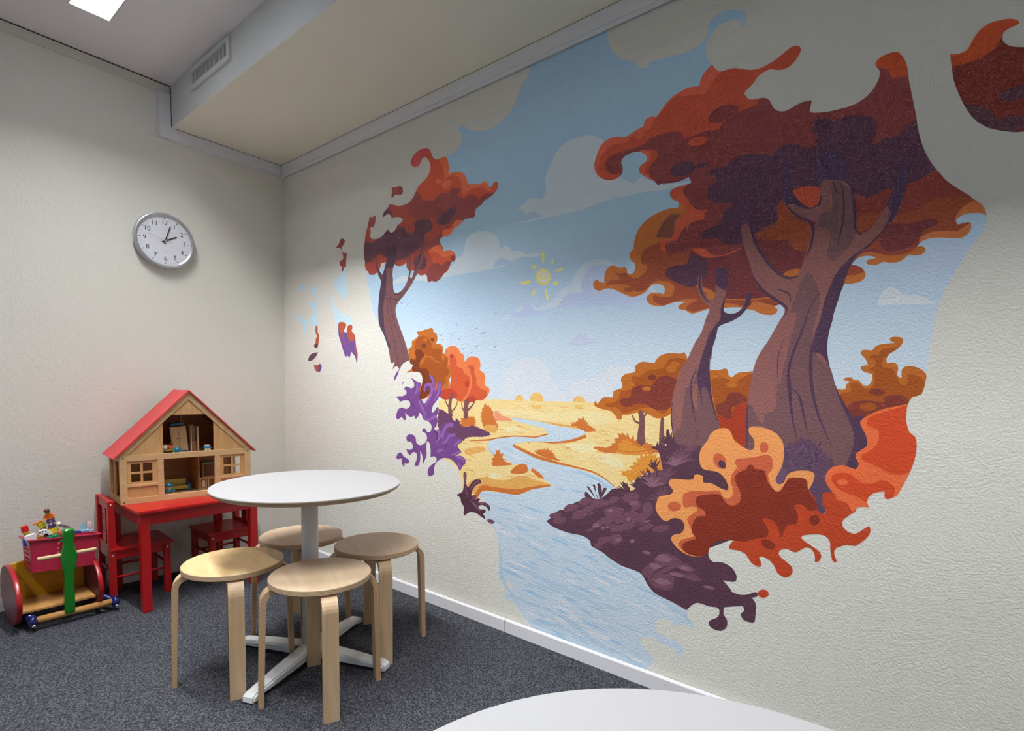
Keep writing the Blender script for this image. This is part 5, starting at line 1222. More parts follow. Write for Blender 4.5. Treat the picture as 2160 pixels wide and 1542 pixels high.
tree#1/foliage|rustlight|S|1600,2129 1602,2113 1585,2102 1559,2102 1538,2113 1535,2129 1553,2140 1580,2140
tree#1/foliage|rust|S|1441,1815 1481,1836 1524,1838 1537,1834 !1554,1801 1591,1802 1620,1790 1636,1768 1621,1747 1596,1748 1567,1749 !1538,1736 1516,1749 1477,1755 1468,1779 1450,1799
tree#1/foliage|rustlight|S|1441,1815 1481,1836 1524,1835 !1554,1799 1587,1802 1616,1788 1625,1772 1600,1778 1575,1770 1542,1778 1516,1796 1481,1810
tree#1/foliage|rustlight|S|1545,1875 1546,1904 1598,1906 1623,1928 1635,1936 1682,1927 1655,1908 1627,1902 1599,1878 1566,1872
tree#1/foliage|maroon|S|1637,1756 1632,1746 1621,1743 1609,1749 1604,1761 1609,1771 1621,1774 1632,1768
tree#1/trunk|trunk|S|1112,1878 1102,1816 1087,1780 1071,1747 1045,1766 1018,1808 1013,1861 1005,1836 1016,1795 1029,1748 1058,1700 1039,1637 1031,1579 1029,1546 1039,1473 1082,1412 1118,1345 !1141,1256 !1175,1263 !1156,1221 1185,1240 1210,1230 1217,1220 1235,1246 1264,1261 !1300,1270 1283,1321 1254,1385 1214,1456 1187,1515 1182,1553 1204,1583 1253,1616 1312,1666 1347,1705 1384,1755 1406,1800 1414,1882 1409,1912 1396,1867 1383,1815 1351,1759 1328,1725 1312,1697 1300,1710 1309,1740 1307,1826 1295,1827 1295,1754 1286,1706 1262,1665 1228,1641 1189,1633 1164,1644 1155,1670 1155,1721 1161,1771 1183,1812 1183,1874 1148,1886
tree#1/trunk|trunkdark|S|1112,1878 1102,1816 1089,1777 1123,1776 1161,1777 1183,1812 1183,1874 1148,1886
tree#1/trunk|trunkdark|S|1071,1747 1055,1700 1039,1637 1031,1579 1029,1546 1039,1473 1082,1412 1123,1338 1139,1351 1113,1384 1087,1444 1080,1510 1076,1575 1092,1638 1102,1727 1092,1779
tree#1/trunk|trunkdark|L|1409,1912,3 1396,1855,5 1379,1803,8 1338,1739,11
tree#1/trunk|trunkdark|L|1010,1855,5 1013,1802,8 1039,1760,11 1066,1718,13
tree#1/trunk|trunkdark|L|1155,1721,8 1159,1657,7 1184,1626,6 1243,1630,4 1281,1657,3
tree#1/trunk|trunkdark|L|1123,1629,6 1144,1557,6 1174,1471,5 1214,1399,4 1254,1322,3 1274,1270,2
tree#1/trunk|trunkdark|L|1102,1650,6 1113,1559,5 1144,1454,4 1174,1382,4 1190,1304,3 1215,1240,2
tree#1/trunk|trunkdark|L|1164,1382,5 1180,1324,3 1200,1285,2
tree#1/trunk|trunkdark|L|1133,1615,6 1184,1598,4 1233,1618,2
purple_plant#1|dkbush|S8,13|1519,964 1527,1006 1548,1019 1569,1008 1620,986 1636,964 1669,971 1685,943 1733,940 1764,948 1802,939 1840,930 1880,913 1825,898 1734,889 1678,862 1621,893 1536,905
purple_plant#1|purple|S|1314,1177 1356,1159 1393,1147 1379,1123 1384,1092 1370,1071 1398,1062 1412,1044 1430,1051 1447,1075 1465,1088 1456,1118 1447,1124 1416,1105 1411,1123 1429,1145 1464,1148 1486,1130 1473,1160 1455,1184 1468,1191 1490,1178 1499,1142 1500,1107 1517,1125 1521,1154 1542,1157 1549,1137 1539,1095 1509,1059 1483,1034 1475,998 1492,1005 1518,1030 1527,1012 1510,981 1519,964 1510,933 1493,914 1536,905 1557,936 1595,956 1628,955 1637,941 1604,930 1587,908 1621,899 1649,904 1654,884 1686,874 1690,860 1662,843 1679,824 1691,811 1663,797 1647,789 1687,794 1716,781 1718,759 1700,745 1681,717 1664,741 1623,767 1589,773 1555,769 1521,751 1504,734 1495,708 1497,684 1469,666 1447,672 1451,704 1477,728 1508,746 1512,765 1494,773 !1466,765 1468,803 1458,839 1440,847 1434,813 1437,776 1419,737 1410,727 1405,767 !1386,793 1388,753 1378,718 1354,707 1342,714 1359,744 1359,775 1335,781 1316,771 1304,761 !1283,775 !1275,792 1307,791 1330,804 1321,828 1306,835 1282,835 1275,857 1292,872 1325,874 1349,862 1358,831 1391,823 1432,843 1440,868 1427,889 1404,894 1404,909 1422,915 1440,896 1467,901 1473,931 1448,951 1412,959 1399,982 1380,995 1371,975 1348,960 !1339,977 1306,968 !1262,989 1274,958 1258,948 1233,965 1204,948 1189,960 1194,986 1208,1006 1233,1016 1277,1010 1305,1028 1298,1053 1257,1055 !1211,1044 1218,1054 1195,1066 1198,1075 1252,1080 1276,1096 1267,1112 !1247,1115 1276,1131 1309,1122 1333,1128 1337,1147 1323,1165
purple_plant#1|purple|S|1194,747 1209,765 1234,769 1249,752 1293,737 1300,725 1283,714 1259,712 !1264,694 1239,706 1234,738 1209,729 1192,734
purple_plant#1|purple|S|!1214,1225 1203,1197 1173,1160 1170,1171 1183,1197
purple_plant#1|purple|S|!1259,1159 !1234,1134 1240,1149
purple_plant#1|violet|L|1418,1108,12 1420,1132,15 1447,1145,17 1471,1136,19 1474,1106,15 1447,1057,10 1425,1032,4
purple_plant#1|violet|L|1468,1185,16 1484,1154,13 1495,1112,6
purple_plant#1|violet|L|1534,1148,18 1526,1107,16 1492,1059,6
purple_plant#1|violet|L|1627,943,18 1591,938,16 1566,913,15 1554,876,14
purple_plant#1|violet|L|1554,847,9 1584,858,14 1604,886,14 1645,897,10
purple_plant#1|violet|L|1497,981,19 1466,964,14 1430,959,9 1417,977,4
purple_plant#1|violet|L|1655,787,10 1696,782,15 1710,764,10
purple_plant#1|violet|L|1683,813,12 1622,793,8
purple_plant#1|violet|L|1361,1150,11 1361,1116,15 1347,1092,8
purple_plant#1|violet|L|1375,1055,15 1394,1031,19 1430,978,7
purple_plant#1|violet|L|1519,904,22 1537,887,15 1520,856,9 1503,843,4
purple_plant#1|violet|L|1678,868,14 1638,841,7
purple_plant#1|violet|L|1520,802,16 1559,811,11
purple_plant#1|violet|L|1688,735,7 1672,751,12
purple_plant#1|purpdeep|L|1493,902,7 1519,892,10 1511,861,4
purple_plant#1|purpdeep|L|1425,1117,4 1433,1130,9 1456,1124,3
purple_plant#1|purpdeep|L|1281,1071,6 1338,1023,6
purple_plant#1|purpdeep|L|1572,824,4 1588,843,7
dark_plant#1|plumdk|S|1662,594 1682,606 1702,620 1709,662 1705,702 1713,718 1727,705 1725,664 1737,642 1761,668 1783,686 1818,690 1822,676 1792,661 1769,635 1762,605 1785,614 1793,604 1781,588 1808,599 1819,593 1805,580 1846,586 1876,576 1884,561 1876,547 1861,563 1831,570 1809,560 1817,547 1850,551 1856,539 1840,528 1851,516 1851,505 1825,512 1794,524 1755,523 1732,511 1720,499 1709,507 1711,540 1691,563 1687,583
dark_plant#1|plumlt|S|1866,504 1885,509 1907,506 1911,495 1892,488 1870,494
dark_plant#1|plumlt|L|1717,709,10 1717,657,14
dark_plant#1|plumlt|L|1810,683,14 1780,668,9 1753,633,5
dark_plant#1|plumlt|L|1808,575,5 1846,580,10 1872,570,5
dark_plant#1|plumlt|L|1770,572,13 1801,554,20 1817,539,9
dark_plant#1|plumlt|L|1722,646,7 1726,623,12 1738,596,5
dark_plant#1|plumlt|L|1785,608,8 1754,575,5
tree#2/foliage|bigmaroon|S|2460,1942 2426,1960 2404,1990 2400,2018 2410,2048 2427,2079 2453,2094 2483,2097 2533,2084 2567,2094 2600,2101 !2605,2102 2609,2120 2622,2128 2641,2126 !2653,2120 2668,2136 2693,2161 2728,2178 2770,2185 !2807,2177 2814,2205 2830,2223 !2849,2234 2860,2217 2874,2202 2920,2198 2970,2175 3002,2169 3041,2176 3071,2190 3091,2200 3107,2200 3117,2192 3120,2179 3109,2159 3093,2145 3073,2141 3053,2146 3033,2155 3003,2148 2983,2126 2965,2114 !2958,2105 2976,2081 3007,2075 3025,2070 3038,2058 3049,2034 3062,2020 3083,2012 3106,2017 3129,2024 3157,2022 !3158,2017 3154,1994 3160,1985 3196,1976 3242,1973 3271,1975 3300,1988 3318,2008 3328,2032 3328,2049 3321,2061 3316,2070 3320,2081 3336,2089 3353,2090 3368,2086 3378,2073 3389,2050 3394,2026 3398,2000 3404,1973 3412,1935 3420,1898 3427,1858 3440,1811 3456,1773 3475,1740 3495,1710 3521,1683 3547,1656 3569,1635 3579,1619 !3584,1600 3575,1608 3559,1612 3540,1613 3526,1605 3522,1598 3527,1588 3533,1585 3541,1590 3552,1589 3555,1581 3554,1569 3548,1558 3536,1551 3519,1553 3491,1559 3471,1561 3455,1557 3447,1550 !3442,1542 3454,1542 3461,1535 3461,1526 3452,1519 3439,1519 3426,1523 3415,1513 3402,1506 3383,1506 3367,1511 3355,1506 3341,1505 3327,1511 3327,1520 3337,1523 !3349,1524 3339,1531 3325,1534 3307,1532 3296,1524 !3288,1513 3300,1510 3315,1501 3324,1486 3324,1472 3314,1461 3297,1458 !3274,1459 !3099,1412 3084,1408 3093,1398 3090,1387 3080,1381 3058,1383 3040,1389 3021,1400 3002,1405 2983,1412 2960,1415 2933,1416 2877,1417 2861,1414 2841,1409 2816,1404 2803,1410 2789,1419 2770,1423 2763,1432 2771,1440 !2790,1448 2762,1450 2736,1447 2709,1441 2682,1441 2653,1452 2641,1468 2645,1483 2661,1492 2689,1489 2707,1483 2711,1496 2706,1511 2688,1521 2664,1522 2651,1513 2637,1499 2614,1488 2585,1484 2555,1494 2524,1510 2493,1524 2467,1527 2441,1521 2419,1530 2409,1549 2418,1563 2431,1564 2440,1555 !2461,1551 2459,1571 2465,1594 2480,1610 2500,1612 2518,1603 !2531,1599 2546,1602 2556,1589 !2559,1575 2577,1570 2589,1583 2590,1605 2570,1625 2565,1643 2574,1660 !2582,1661 2582,1685 2595,1726 2623,1756 2668,1777 2718,1785 !2746,1780 2754,1798 2730,1813 2716,1835 2724,1850 2750,1856 !2796,1856 !2783,1880 2762,1874 2736,1872 2696,1877 2680,1880 2673,1876 2664,1883 2654,1896 2626,1913 2597,1937 2592,1955 2605,1967 2624,1977 2618,1995 2599,2012 2565,2019 2531,2013 2517,1997 2525,1975 2521,1950 2494,1938
tree#2/foliage|bigrust|S|2460,1942 2426,1960 2404,1990 2400,2018 2410,2048 2427,2079 2453,2094 2483,2097 2533,2084 2567,2094 2600,2101 !2605,2102 2609,2120 2622,2128 2641,2126 !2653,2120 2668,2136 2693,2161 2728,2178 2770,2185 !2807,2177 2814,2205 2830,2223 !2849,2234 2860,2217 2874,2202 2920,2198 2970,2175 3002,2169 3041,2176 3071,2190 3091,2200 3107,2200 3117,2192 3120,2179 3109,2159 3093,2145 3073,2141 3053,2146 3033,2155 3003,2148 2983,2126 2965,2114 !2958,2105 2976,2081 !3007,2075 !2997,2056 2964,2055 !2940,2049 2942,2058 2941,2069 2920,2083 2883,2087 2852,2075 2842,2056 2854,2043 2878,2036 !2903,2036 2890,2027 !2879,2013 2847,2020 2814,2019 !2764,2013 2755,2033 2742,2045 2720,2052 2666,2054 2630,2051 !2612,2037 2574,2034 2511,2033 2475,2029 2450,2011 2454,1983 2473,1963 2498,1956 !2520,1965 2514,1945 2494,1938
tree#2/foliage|bigrustlight|S|2426,1960 2404,1990 2400,2018 2410,2048 2427,2079 2453,2094 2483,2097 2533,2084 2567,2094 2600,2101 !2637,2099 2619,2087 2587,2084 2558,2079 2539,2063 2474,2069 2444,2052 2424,2031 2419,2000 2428,1967
tree#2/foliage|bigrustlight|S|!2605,2102 2609,2120 2622,2128 2641,2126 2650,2121 2641,2111 2638,2091 2619,2085
tree#2/foliage|bigrustlight|S|!2653,2120 2668,2136 2693,2161 2728,2178 2770,2185 !2807,2177 2814,2205 2830,2223 !2849,2234 2862,2214 !2880,2199 2852,2177 2829,2146 2792,2156 2750,2161 2732,2171 2707,2161 2681,2140
tree#2/foliage|bigrustlight|S|2606,2077 2605,2069 2595,2063 2581,2063 2572,2068 2573,2076 2584,2082 2597,2082
tree#2/foliage|bigrust|S|2845,1993 2838,1982 2815,1979 2790,1984 2776,1996 2784,2007 2807,2010 2833,2004
tree#2/foliage|bigrustlight|S|2594,2016 2622,2015 2650,2006 2664,1992 2661,1972 2638,1952 2632,1928 2645,1900 2626,1913 2597,1937 2592,1955 2605,1967 2624,1977 2618,1995
tree#2/foliage|bigrust|S|2613,2016 2650,2006 2664,1992 2661,1972 2638,1952 2632,1928 2645,1900 2626,1917 2615,1949 2637,1978 2637,1995
tree#2/foliage|ochrebig|S|!3099,1412 3084,1408 3093,1398 3090,1387 3080,1381 3058,1383 3040,1389 3021,1400 3002,1405 2983,1412 2960,1415 2933,1416 2877,1417 2861,1414 2841,1409 2816,1404 2803,1410 2789,1419 2770,1423 2763,1432 2771,1440 !2790,1448 2762,1450 2736,1447 2709,1441 2682,1441 2653,1452 2641,1468 2645,1483 2661,1492 2689,1489 2707,1483 2711,1496 2706,1511 2688,1521 2664,1522 2651,1513 2637,1499 2614,1488 2585,1484 2555,1494 2524,1510 2493,1524 2467,1527 2441,1521 2419,1530 2409,1549 2418,1563 2431,1564 2440,1555 !2461,1551 2459,1571 2465,1594 2480,1610 2500,1612 2518,1603 !2531,1599 2546,1602 2556,1589 !2559,1575 !2592,1565 !2686,1554 !2820,1506 !2943,1453 !3077,1439
tree#2/foliage|ochrebig|S|2718,1785 2668,1777 2623,1756 2595,1726 2582,1685 !2582,1661 2574,1660 2565,1643 2570,1625 2590,1605 2589,1583 2577,1570 2559,1575 2592,1552 2621,1562 2639,1581 2638,1598 2617,1603 2620,1649 2682,1669 2686,1681 2726,1677 2733,1720 2767,1751 2792,1766 !2795,1786 !2761,1801 !2746,1780
tree#2/foliage|olive2|S|2672,1690 2676,1708 2697,1743 2723,1763 2749,1760 !2762,1754 2741,1739 2736,1715 2726,1679 2699,1686
tree#2/foliage|brown3|S|!2467,1534 2482,1555 2512,1556 2530,1559 2504,1584 2527,1579 2554,1578 2560,1569 2592,1552 2621,1562 2639,1581 !2638,1598 !2617,1603 2620,1649 2682,1669 2692,1647 2719,1628 2772,1620 !2806,1628 2817,1575 2739,1579 2820,1501 2863,1469 2864,1440 2813,1457 2736,1451 2713,1442 2681,1452 2667,1466 2668,1483 2699,1474 2735,1472 2747,1492 2742,1514 2714,1529 2678,1533 2655,1523 2632,1504 2594,1503 2579,1522 2543,1535 2492,1540
tree#2/foliage|brown3|S|2586,1512 2581,1505 2567,1504 2553,1508 2547,1516 2552,1522 2566,1524 2580,1519
tree#2/foliage|brown3|S|2864,1444 2928,1442 3020,1434 3077,1433 3099,1416 3085,1410 3020,1430 3006,1412 2929,1431 2824,1411 2793,1425 2814,1444 2847,1454
tree#2/foliage|plumred|S|2806,1626 2828,1610 2857,1594 2898,1589 2948,1597 2978,1616 3046,1628 3110,1613 3128,1586 3168,1577 3165,1519 3143,1500 3102,1501 3090,1454 3056,1439 2928,1448 2862,1493 2837,1504 2807,1497 2768,1511 2732,1532 2711,1551 2713,1568 2739,1579 2791,1581 2794,1607
tree#2/foliage|bigplum|S|2711,1551 2713,1568 2739,1579 2791,1581 2803,1606 2824,1603 2858,1582 2860,1534 2832,1504 2807,1497 2768,1511 2732,1532
tree#2/foliage|brown3|S|3013,1647 3045,1655 3079,1686 3077,1723 3090,1735 3112,1709 3144,1671 3175,1647 3179,1618 3172,1576 3132,1580 3124,1601 3110,1613 3065,1618 3036,1630
tree#2/foliage|ochrebig|S|3103,1506 3121,1518 3152,1517 3146,1496 3122,1499
tree#2/foliage|bigplum|S|2849,1874 2857,1886 2884,1890 2908,1886 2934,1905 2971,1910 3015,1900 3048,1889 3068,1900 3095,1908 3119,1905 3139,1889 !3146,1880 3162,1883 !3174,1884 !3183,1916 3167,1928 3163,1943 3171,1958 3193,1958 3216,1948 !3231,1941 3258,1946 3288,1940 3315,1926 3328,1906 3331,1882 !3317,1853 3333,1847 3349,1857 3380,1857 3395,1871 !3418,1888 3427,1858 3440,1811 3456,1773 !3475,1740 !3475,1740 3463,1741 3443,1728 3425,1721 3406,1717 3380,1712 3352,1714 3335,1703 3315,1702 3295,1711 3269,1740 3245,1749 3191,1759 3155,1768 3129,1769 3116,1759 !3093,1746 !3067,1718 3078,1701 3079,1679 3066,1668 3052,1669 !3052,1669 3024,1655 3009,1648 2973,1625 2943,1623 2916,1628 2899,1648 2887,1654 2855,1655 2830,1663 2831,1683 2849,1694 2885,1699 2904,1710 2907,1733 2922,1749 !2941,1755 2905,1768 2873,1779 2852,1799 2847,1819 2863,1836 2879,1840 2880,1856 2870,1864
tree#2/foliage|bigplum|S|2806,1913 2798,1895 2767,1888 2732,1895 2713,1913 2722,1931 2753,1938 2788,1931
tree#2/foliage|bigplum|S|2849,1907 2844,1901 2831,1900 2817,1903 2810,1910 2814,1916 2827,1918 2842,1914
tree#2/foliage|rustbright|S|2718,1834 2724,1850 2750,1856 !2780,1856 2765,1841 2768,1826 2786,1800 2800,1777 2821,1761 !2856,1754 2845,1744 2842,1717 2790,1718 2769,1701 2753,1675 2744,1664 !2705,1659 2710,1631 2692,1642 2683,1665 2690,1681 2726,1677 2738,1715 2750,1746 !2784,1760 2765,1792 2754,1800 2730,1813
tree#2/foliage|bigmaroon|S|!2705,1659 2727,1669 2753,1667 2769,1701 2798,1721 2852,1723 2904,1714 2885,1697 2837,1682 2838,1661 2891,1649 2935,1623 2973,1625 2978,1616 2936,1603 2856,1623 2802,1633 2751,1621 2715,1635
tree#2/foliage|rustbright|S|2802,1631 2831,1628 2856,1621 2877,1599 2909,1593 2974,1609 2941,1595 2882,1590 2849,1595 2828,1610
tree#2/foliage|bigmaroon|S|2768,1826 2765,1841 2784,1857 2846,1855 2852,1799 2873,1777 2941,1755 2907,1745 2858,1754 2821,1762 2800,1777 2786,1800
tree#2/foliage|bigrust|S|!3118,1762 3142,1768 3191,1757 3195,1721 3185,1700 3165,1702 3138,1722
tree#2/foliage|brown3|S|3475,1740 3495,1710 3521,1683 3547,1656 3569,1635 3559,1643 3543,1639 3522,1618 3518,1600 3527,1588 3541,1590 3551,1576 3528,1571 3490,1578 3470,1577 3447,1571 3437,1553 3433,1531 3401,1526 3373,1532 3344,1554 3329,1553 3353,1596 3379,1625 3399,1667 3406,1717 3425,1721 3443,1728 3463,1741
tree#2/foliage|bigmaroon2|S|3475,1740 3495,1710 3521,1683 3552,1652 3522,1663 3492,1667 3467,1666 3442,1646 3416,1638 3384,1641 3399,1667 3406,1717 3425,1721 3443,1728 3463,1741
tree#2/foliage|ochreright|S|!3584,1600 3575,1608 3559,1612 3540,1613 3526,1605 3522,1598 3519,1606 3529,1626 3545,1640 3559,1643 3572,1633 3579,1619
tree#2/foliage|ochreright|S|3555,1581 3554,1569 3548,1558 3536,1551 3519,1553 3491,1559 3471,1561 3455,1557 3447,1550 3449,1568 3470,1577 3490,1577 3528,1571 3539,1578 3551,1587
tree#2/foliage|ochrebig|S|!3442,1542 3454,1542 3461,1535 3461,1526 3452,1519 3439,1519 3426,1523 3415,1513 3402,1506 3383,1506 3367,1511 3355,1506 3341,1505 3327,1511 3327,1520 3337,1523 !3349,1524 3339,1531 3325,1534 3307,1532 3293,1521 3313,1542 3336,1544 3359,1535 3387,1526 3415,1526 3428,1530 3438,1540
tree#2/foliage|plumred|S|3354,1566 3358,1595 3369,1614 3391,1615 3429,1608 3455,1615 3475,1612 3486,1603 3476,1592 3456,1586 3439,1560 3427,1545 3400,1538 3373,1540
tree#2/foliage|brown3|S|3288,1716 3315,1702 3335,1703 3352,1714 3378,1712 3365,1674 3340,1625 3318,1609 3300,1610 3293,1627 3288,1675
tree#2/foliage|bigmaroon2|S|3288,1716 3315,1702 3335,1703 3352,1714 3378,1712 3372,1695 3350,1650 3321,1659 3292,1644 3288,1675
tree#2/foliage|brown3|S|!3285,1513 3300,1510 3315,1501 3324,1486 3324,1472 3314,1461 3297,1458 !3272,1459
tree#2/foliage|ochrebig|S|3277,1481 3301,1482 3323,1489 3325,1472 3314,1461 3297,1458 !3272,1459
tree#2/foliage|orangedark|S|3316,2070 3320,2081 3336,2089 3353,2090 3368,2086 3378,2073 3389,2050 !3396,2013 !3358,2019 3350,2041 3338,2054 3323,2060
foliage_fragment#2|maroondark|S|!3484,2039 3500,2033 3519,2037 3527,2055 3540,2076 3558,2087 3578,2087 3598,2083 3612,2074 3617,2066 3613,2062 3600,2060 3589,2054 3587,2044 3589,2031 3602,2016 3616,2008 !3660,1992 3704,1948 3721,1859 3692,1804 3642,1796 3620,1801 3595,1812 3571,1826 3546,1852 3528,1882 3509,1927 3496,1967 3489,2006
foliage_fragment#2|orangedark|S|!3484,2039 3500,2033 3519,2037 3527,2055 3540,2076 3558,2087 3578,2087 3598,2083 3612,2074 3617,2066 3613,2062 3600,2060 3589,2054 3584,2039 3577,2023 3560,2012 3537,2005 3511,2002 !3490,2005
foliage_fragment#2|plumdark2|S|3524,1895 3542,1891 3561,1882 3576,1864 !3590,1840 3602,1843 3622,1840 3642,1830 3637,1812 3631,1799 3620,1801 3595,1812 3571,1826 3546,1852 3531,1878
foliage_fragment#2|plumdark2|S|3587,1896 3596,1905 3613,1911 3637,1910 3666,1894 3667,1877 3637,1879 3613,1879 3595,1884
bank#1|bankbase|S|!2208,556 2228,570 2252,598 2276,614 2317,626 2329,643 2369,667 2397,668 2408,687 2436,689 2469,691 2500,715 2521,737 2541,744 2572,739 2622,752 2645,803 2678,816 2710,834 2729,836 2712,901 2697,926 2739,929 2742,965 2765,953 2843,963 2886,945 3042,954 3149,974 !3267,921 !3289,806 3256,760 3247,759 3236,776 3232,790 !3210,826 !3028,669 !2987,625 !2910,578 2911,550 2925,534 2961,538 2992,526 3008,503 3007,484 2994,477 !2964,476 2995,445 2979,448 3014,439 3042,444 3074,462 3079,449 !3061,439 3074,422 3074,361 3065,353 3037,355 3028,373 3038,386 !3034,402 2996,390 !2972,381 2971,357 2984,339 2984,313 2966,294 2940,292 2923,303 2926,320 2949,337 2957,353 2952,373 2922,370 2874,370 !2841,333 2787,349 2717,365 2687,391 2661,425 2624,434 2573,440 2520,459 2486,476 2435,492 2431,510 2395,525 2330,525 2247,536
bank#1|bankbase|S|2402,686 2400,711 2413,708 2436,686
bank#1|bankbase|S|2412,727 2406,736 2421,731 2447,693
bank#1|bankbase|S|2434,745 2446,744 2452,703 2463,690
bank#1|bankbase|S|2456,752 2469,752 2478,721 2469,691
bank#1|bankbase|S|2483,736 2500,739 2484,708 2474,692
bank#1|bankbase|S|2566,771 2579,770 2602,748 2583,736
bank#1|bankbase|S|2616,772 2635,802 2646,776 2642,744
bank#1|bankbase|S|2663,837 2677,830 2697,810 2678,807
bank#1|bankbase|S|2688,858 2697,863 2710,834 2706,811
bank#1|bankbase|S|2737,982 2745,991 2756,953 2743,930
bank#1|bankmid|S|2286,601 2281,588 2255,576 2229,575 2225,587 2249,599 2272,604
bank#1|bankmid|S|2376,648 2358,630 2331,619 2296,613 2301,630 2321,647 2354,652
bank#1|bankmid|S|2432,681 2420,667 2400,654 2375,655 2376,670 2392,685 2418,690
bank#1|bankmid|S|2311,583 2310,570 2271,554 2243,554 2245,565 2261,582 2300,590
bank#1|bankmid|S|2415,626 2406,607 2372,593 2340,591 2344,609 2362,628 2394,633
bank#1|bankmid|S|2515,688 2499,666 2459,655 2432,654 2428,666 2447,687 2486,692
bank#1|bankmid|S|2446,649 2434,636 2412,624 2391,625 2389,636 2405,650 2431,656
bank#1|bankmid|S|2577,668 2562,648 2529,630 2497,631 2490,647 2520,667 2551,670
bank#1|bankmid|S|2583,639 2568,614 2517,591 2479,592 2471,609 2510,630 2557,647
bank#1|bankmid|S|2628,613 2608,594 2572,579 2526,567 2520,581 2565,602 2609,620
bank#1|bankmid|S|2499,599 2489,587 2469,576 2444,573 2440,585 2464,597 2488,606
bank#1|bankmid|S|2623,661 2623,651 2604,644 2583,641 2579,652 2598,663 2620,671
bank#1|bankmid|S|2521,536 2509,522 2487,507 2468,511 2463,520 2480,535 2509,544
bank#1|bankmid|S|2575,551 2567,535 2546,516 2524,523 2510,537 2534,559 2564,562
bank#1|bankmid|S|2488,508 2484,497 2468,488 2453,489 2450,499 2462,510 2481,517
bank#1|bankmid|S|2643,728 2630,710 2599,693 2573,698 2569,711 2587,732 2625,737
bank#1|bankmid|S|2561,705 2548,692 2530,682 2508,681 2512,693 2523,706 2548,711
bank#1|bankmid|S|2673,653 2671,639 2642,627 2613,624 2615,638 2634,655 2666,664
bank#1|bankmid|S|2621,639 2614,628 2593,615 2564,611 2570,626 2587,639 2614,647
bank#1|bankmid|S|2766,630 2756,615 2728,603 2703,600 2696,610 2722,626 2752,635
bank#1|bankmid|S|2704,623 2688,609 2668,596 2643,593 2646,606 2663,618 2690,629
bank#1|bankmid|S|2648,698 2644,682 2629,671 2610,674 2611,693 2620,707 2638,710
bank#1|bankmid|S|2698,688 2691,666 2675,651 2660,665 2653,683 2662,703 2684,707
bank#1|banklight|S|2621,700 2618,692 2610,688 2602,688 2598,694 2605,700 2613,703
bank#1|bankmid|S|2446,626 2445,618 2435,610 2423,612 2421,620 2428,629 2441,634
bank#1|bankbase|S|2474,567 2470,555 2454,546 2437,544 2440,554 2448,563 2461,566
bank#1|banklight|S|2607,635 2604,628 2599,621 2592,624 2589,630 2592,637 2601,639
bank#1|banklight|S|2530,656 2525,648 2519,643 2512,644 2506,650 2514,656 2522,659
bank#1|bankmid|S|2478,601 2477,594 2467,588 2456,588 2452,594 2462,601 2471,604
bank#1|bankbase|S|2545,610 2541,604 2534,600 2524,597 2522,602 2530,609 2539,611
bank#1|banklight|S|2471,585 2466,577 2455,571 2443,569 2440,575 2449,584 2463,589
bank#1|banklight|S|2495,579 2494,573 2488,569 2480,568 2479,574 2483,581 2491,581
bank#1|banklight|S|2572,548 2569,539 2554,530 2544,531 2538,536 2550,544 2561,549
bank#1|banklight|S|2632,701 2632,695 2627,690 2621,692 2620,699 2622,704 2628,705
bank#1|banklight|S|2689,641 2681,633 2673,628 2663,626 2659,630 2670,636 2679,640
bank#1|bankbase|S|2380,577 2376,569 2359,561 2341,557 2343,564 2354,572 2371,580
bank#1|banklight|S|2627,551 2626,545 2617,538 2609,539 2605,544 2612,551 2623,556
bank#1|bankmid|S|2671,633 2668,627 2654,619 2640,616 2640,621 2650,629 2666,635
bank#1|bankmid|S|2632,624 2629,616 2619,607 2610,610 2605,615 2614,624 2625,628
bank#1|bankmid|S|2636,659 2635,651 2621,642 2609,642 2606,649 2615,658 2630,663
bank#1|bankmid|S|2453,568 2445,558 2426,547 2415,548 2412,552 2423,561 2442,569
bank#1|bankmid|S|2534,590 2531,582 2526,577 2519,578 2518,586 2520,592 2527,596
bank#1|banklight|S|2514,586 2512,581 2508,576 2501,577 2499,582 2504,586 2510,588
bank#1|bankbase|S|2457,626 2451,619 2440,612 2428,610 2426,615 2435,623 2450,628
bank#1|bankbase|S|2412,591 2411,585 2400,576 2386,576 2385,583 2393,592 2406,594
bank#1|bankmid|S|2546,598 2542,592 2533,587 2526,586 2520,589 2529,597 2540,600
bank#1|bankmid|S|2579,659 2579,654 2571,650 2562,648 2561,654 2567,660 2576,662
bank#1|bankmid|S|2824,497 2801,471 2751,474 2708,491 2732,516 2766,529 2802,518
bank#1|bankmid|S|2788,418 2774,391 2715,388 2688,412 2694,436 2733,452 2787,446
bank#1|bankmid|S|2864,487 2843,475 2808,476 2790,488 2789,500 2816,504 2847,501
bank#1|bankmid|S|2728,443 2707,423 2683,418 2660,432 2677,458 2698,481 2727,473
bank#1|bankmid|S|2888,458 2869,450 2845,449 2826,457 2828,468 2850,475 2876,469
bank#1|bankmid|S|2794,461 2783,448 2740,450 2710,460 2711,475 2750,477 2789,476
bank#1|banklight|S|2780,508 2764,496 2737,492 2718,500 2724,513 2742,523 2763,517
bank#1|banklight|S|2743,469 2733,457 2712,455 2696,461 2694,474 2716,483 2733,477
bank#1|banklight|S|2828,458 2813,450 2788,450 2768,453 2771,460 2790,464 2814,465
bank#1|banklight|S|2781,419 2761,410 2735,403 2713,410 2722,420 2739,430 2766,427
bank#1|banklight|S|2853,487 2840,481 2819,479 2807,483 2803,489 2821,495 2843,493
bank#1|banklight|S|2694,516 2688,509 2670,508 2661,512 2662,518 2673,521 2687,520
bank#1|banklight|S|2938,439 2932,434 2912,432 2897,435 2899,440 2914,444 2932,443
bank#1|bankbase|L|2749,446,3 2799,475,12 2854,466,3
bank#1|bankbase|L|2698,411,2 2720,451,9 2770,485,2
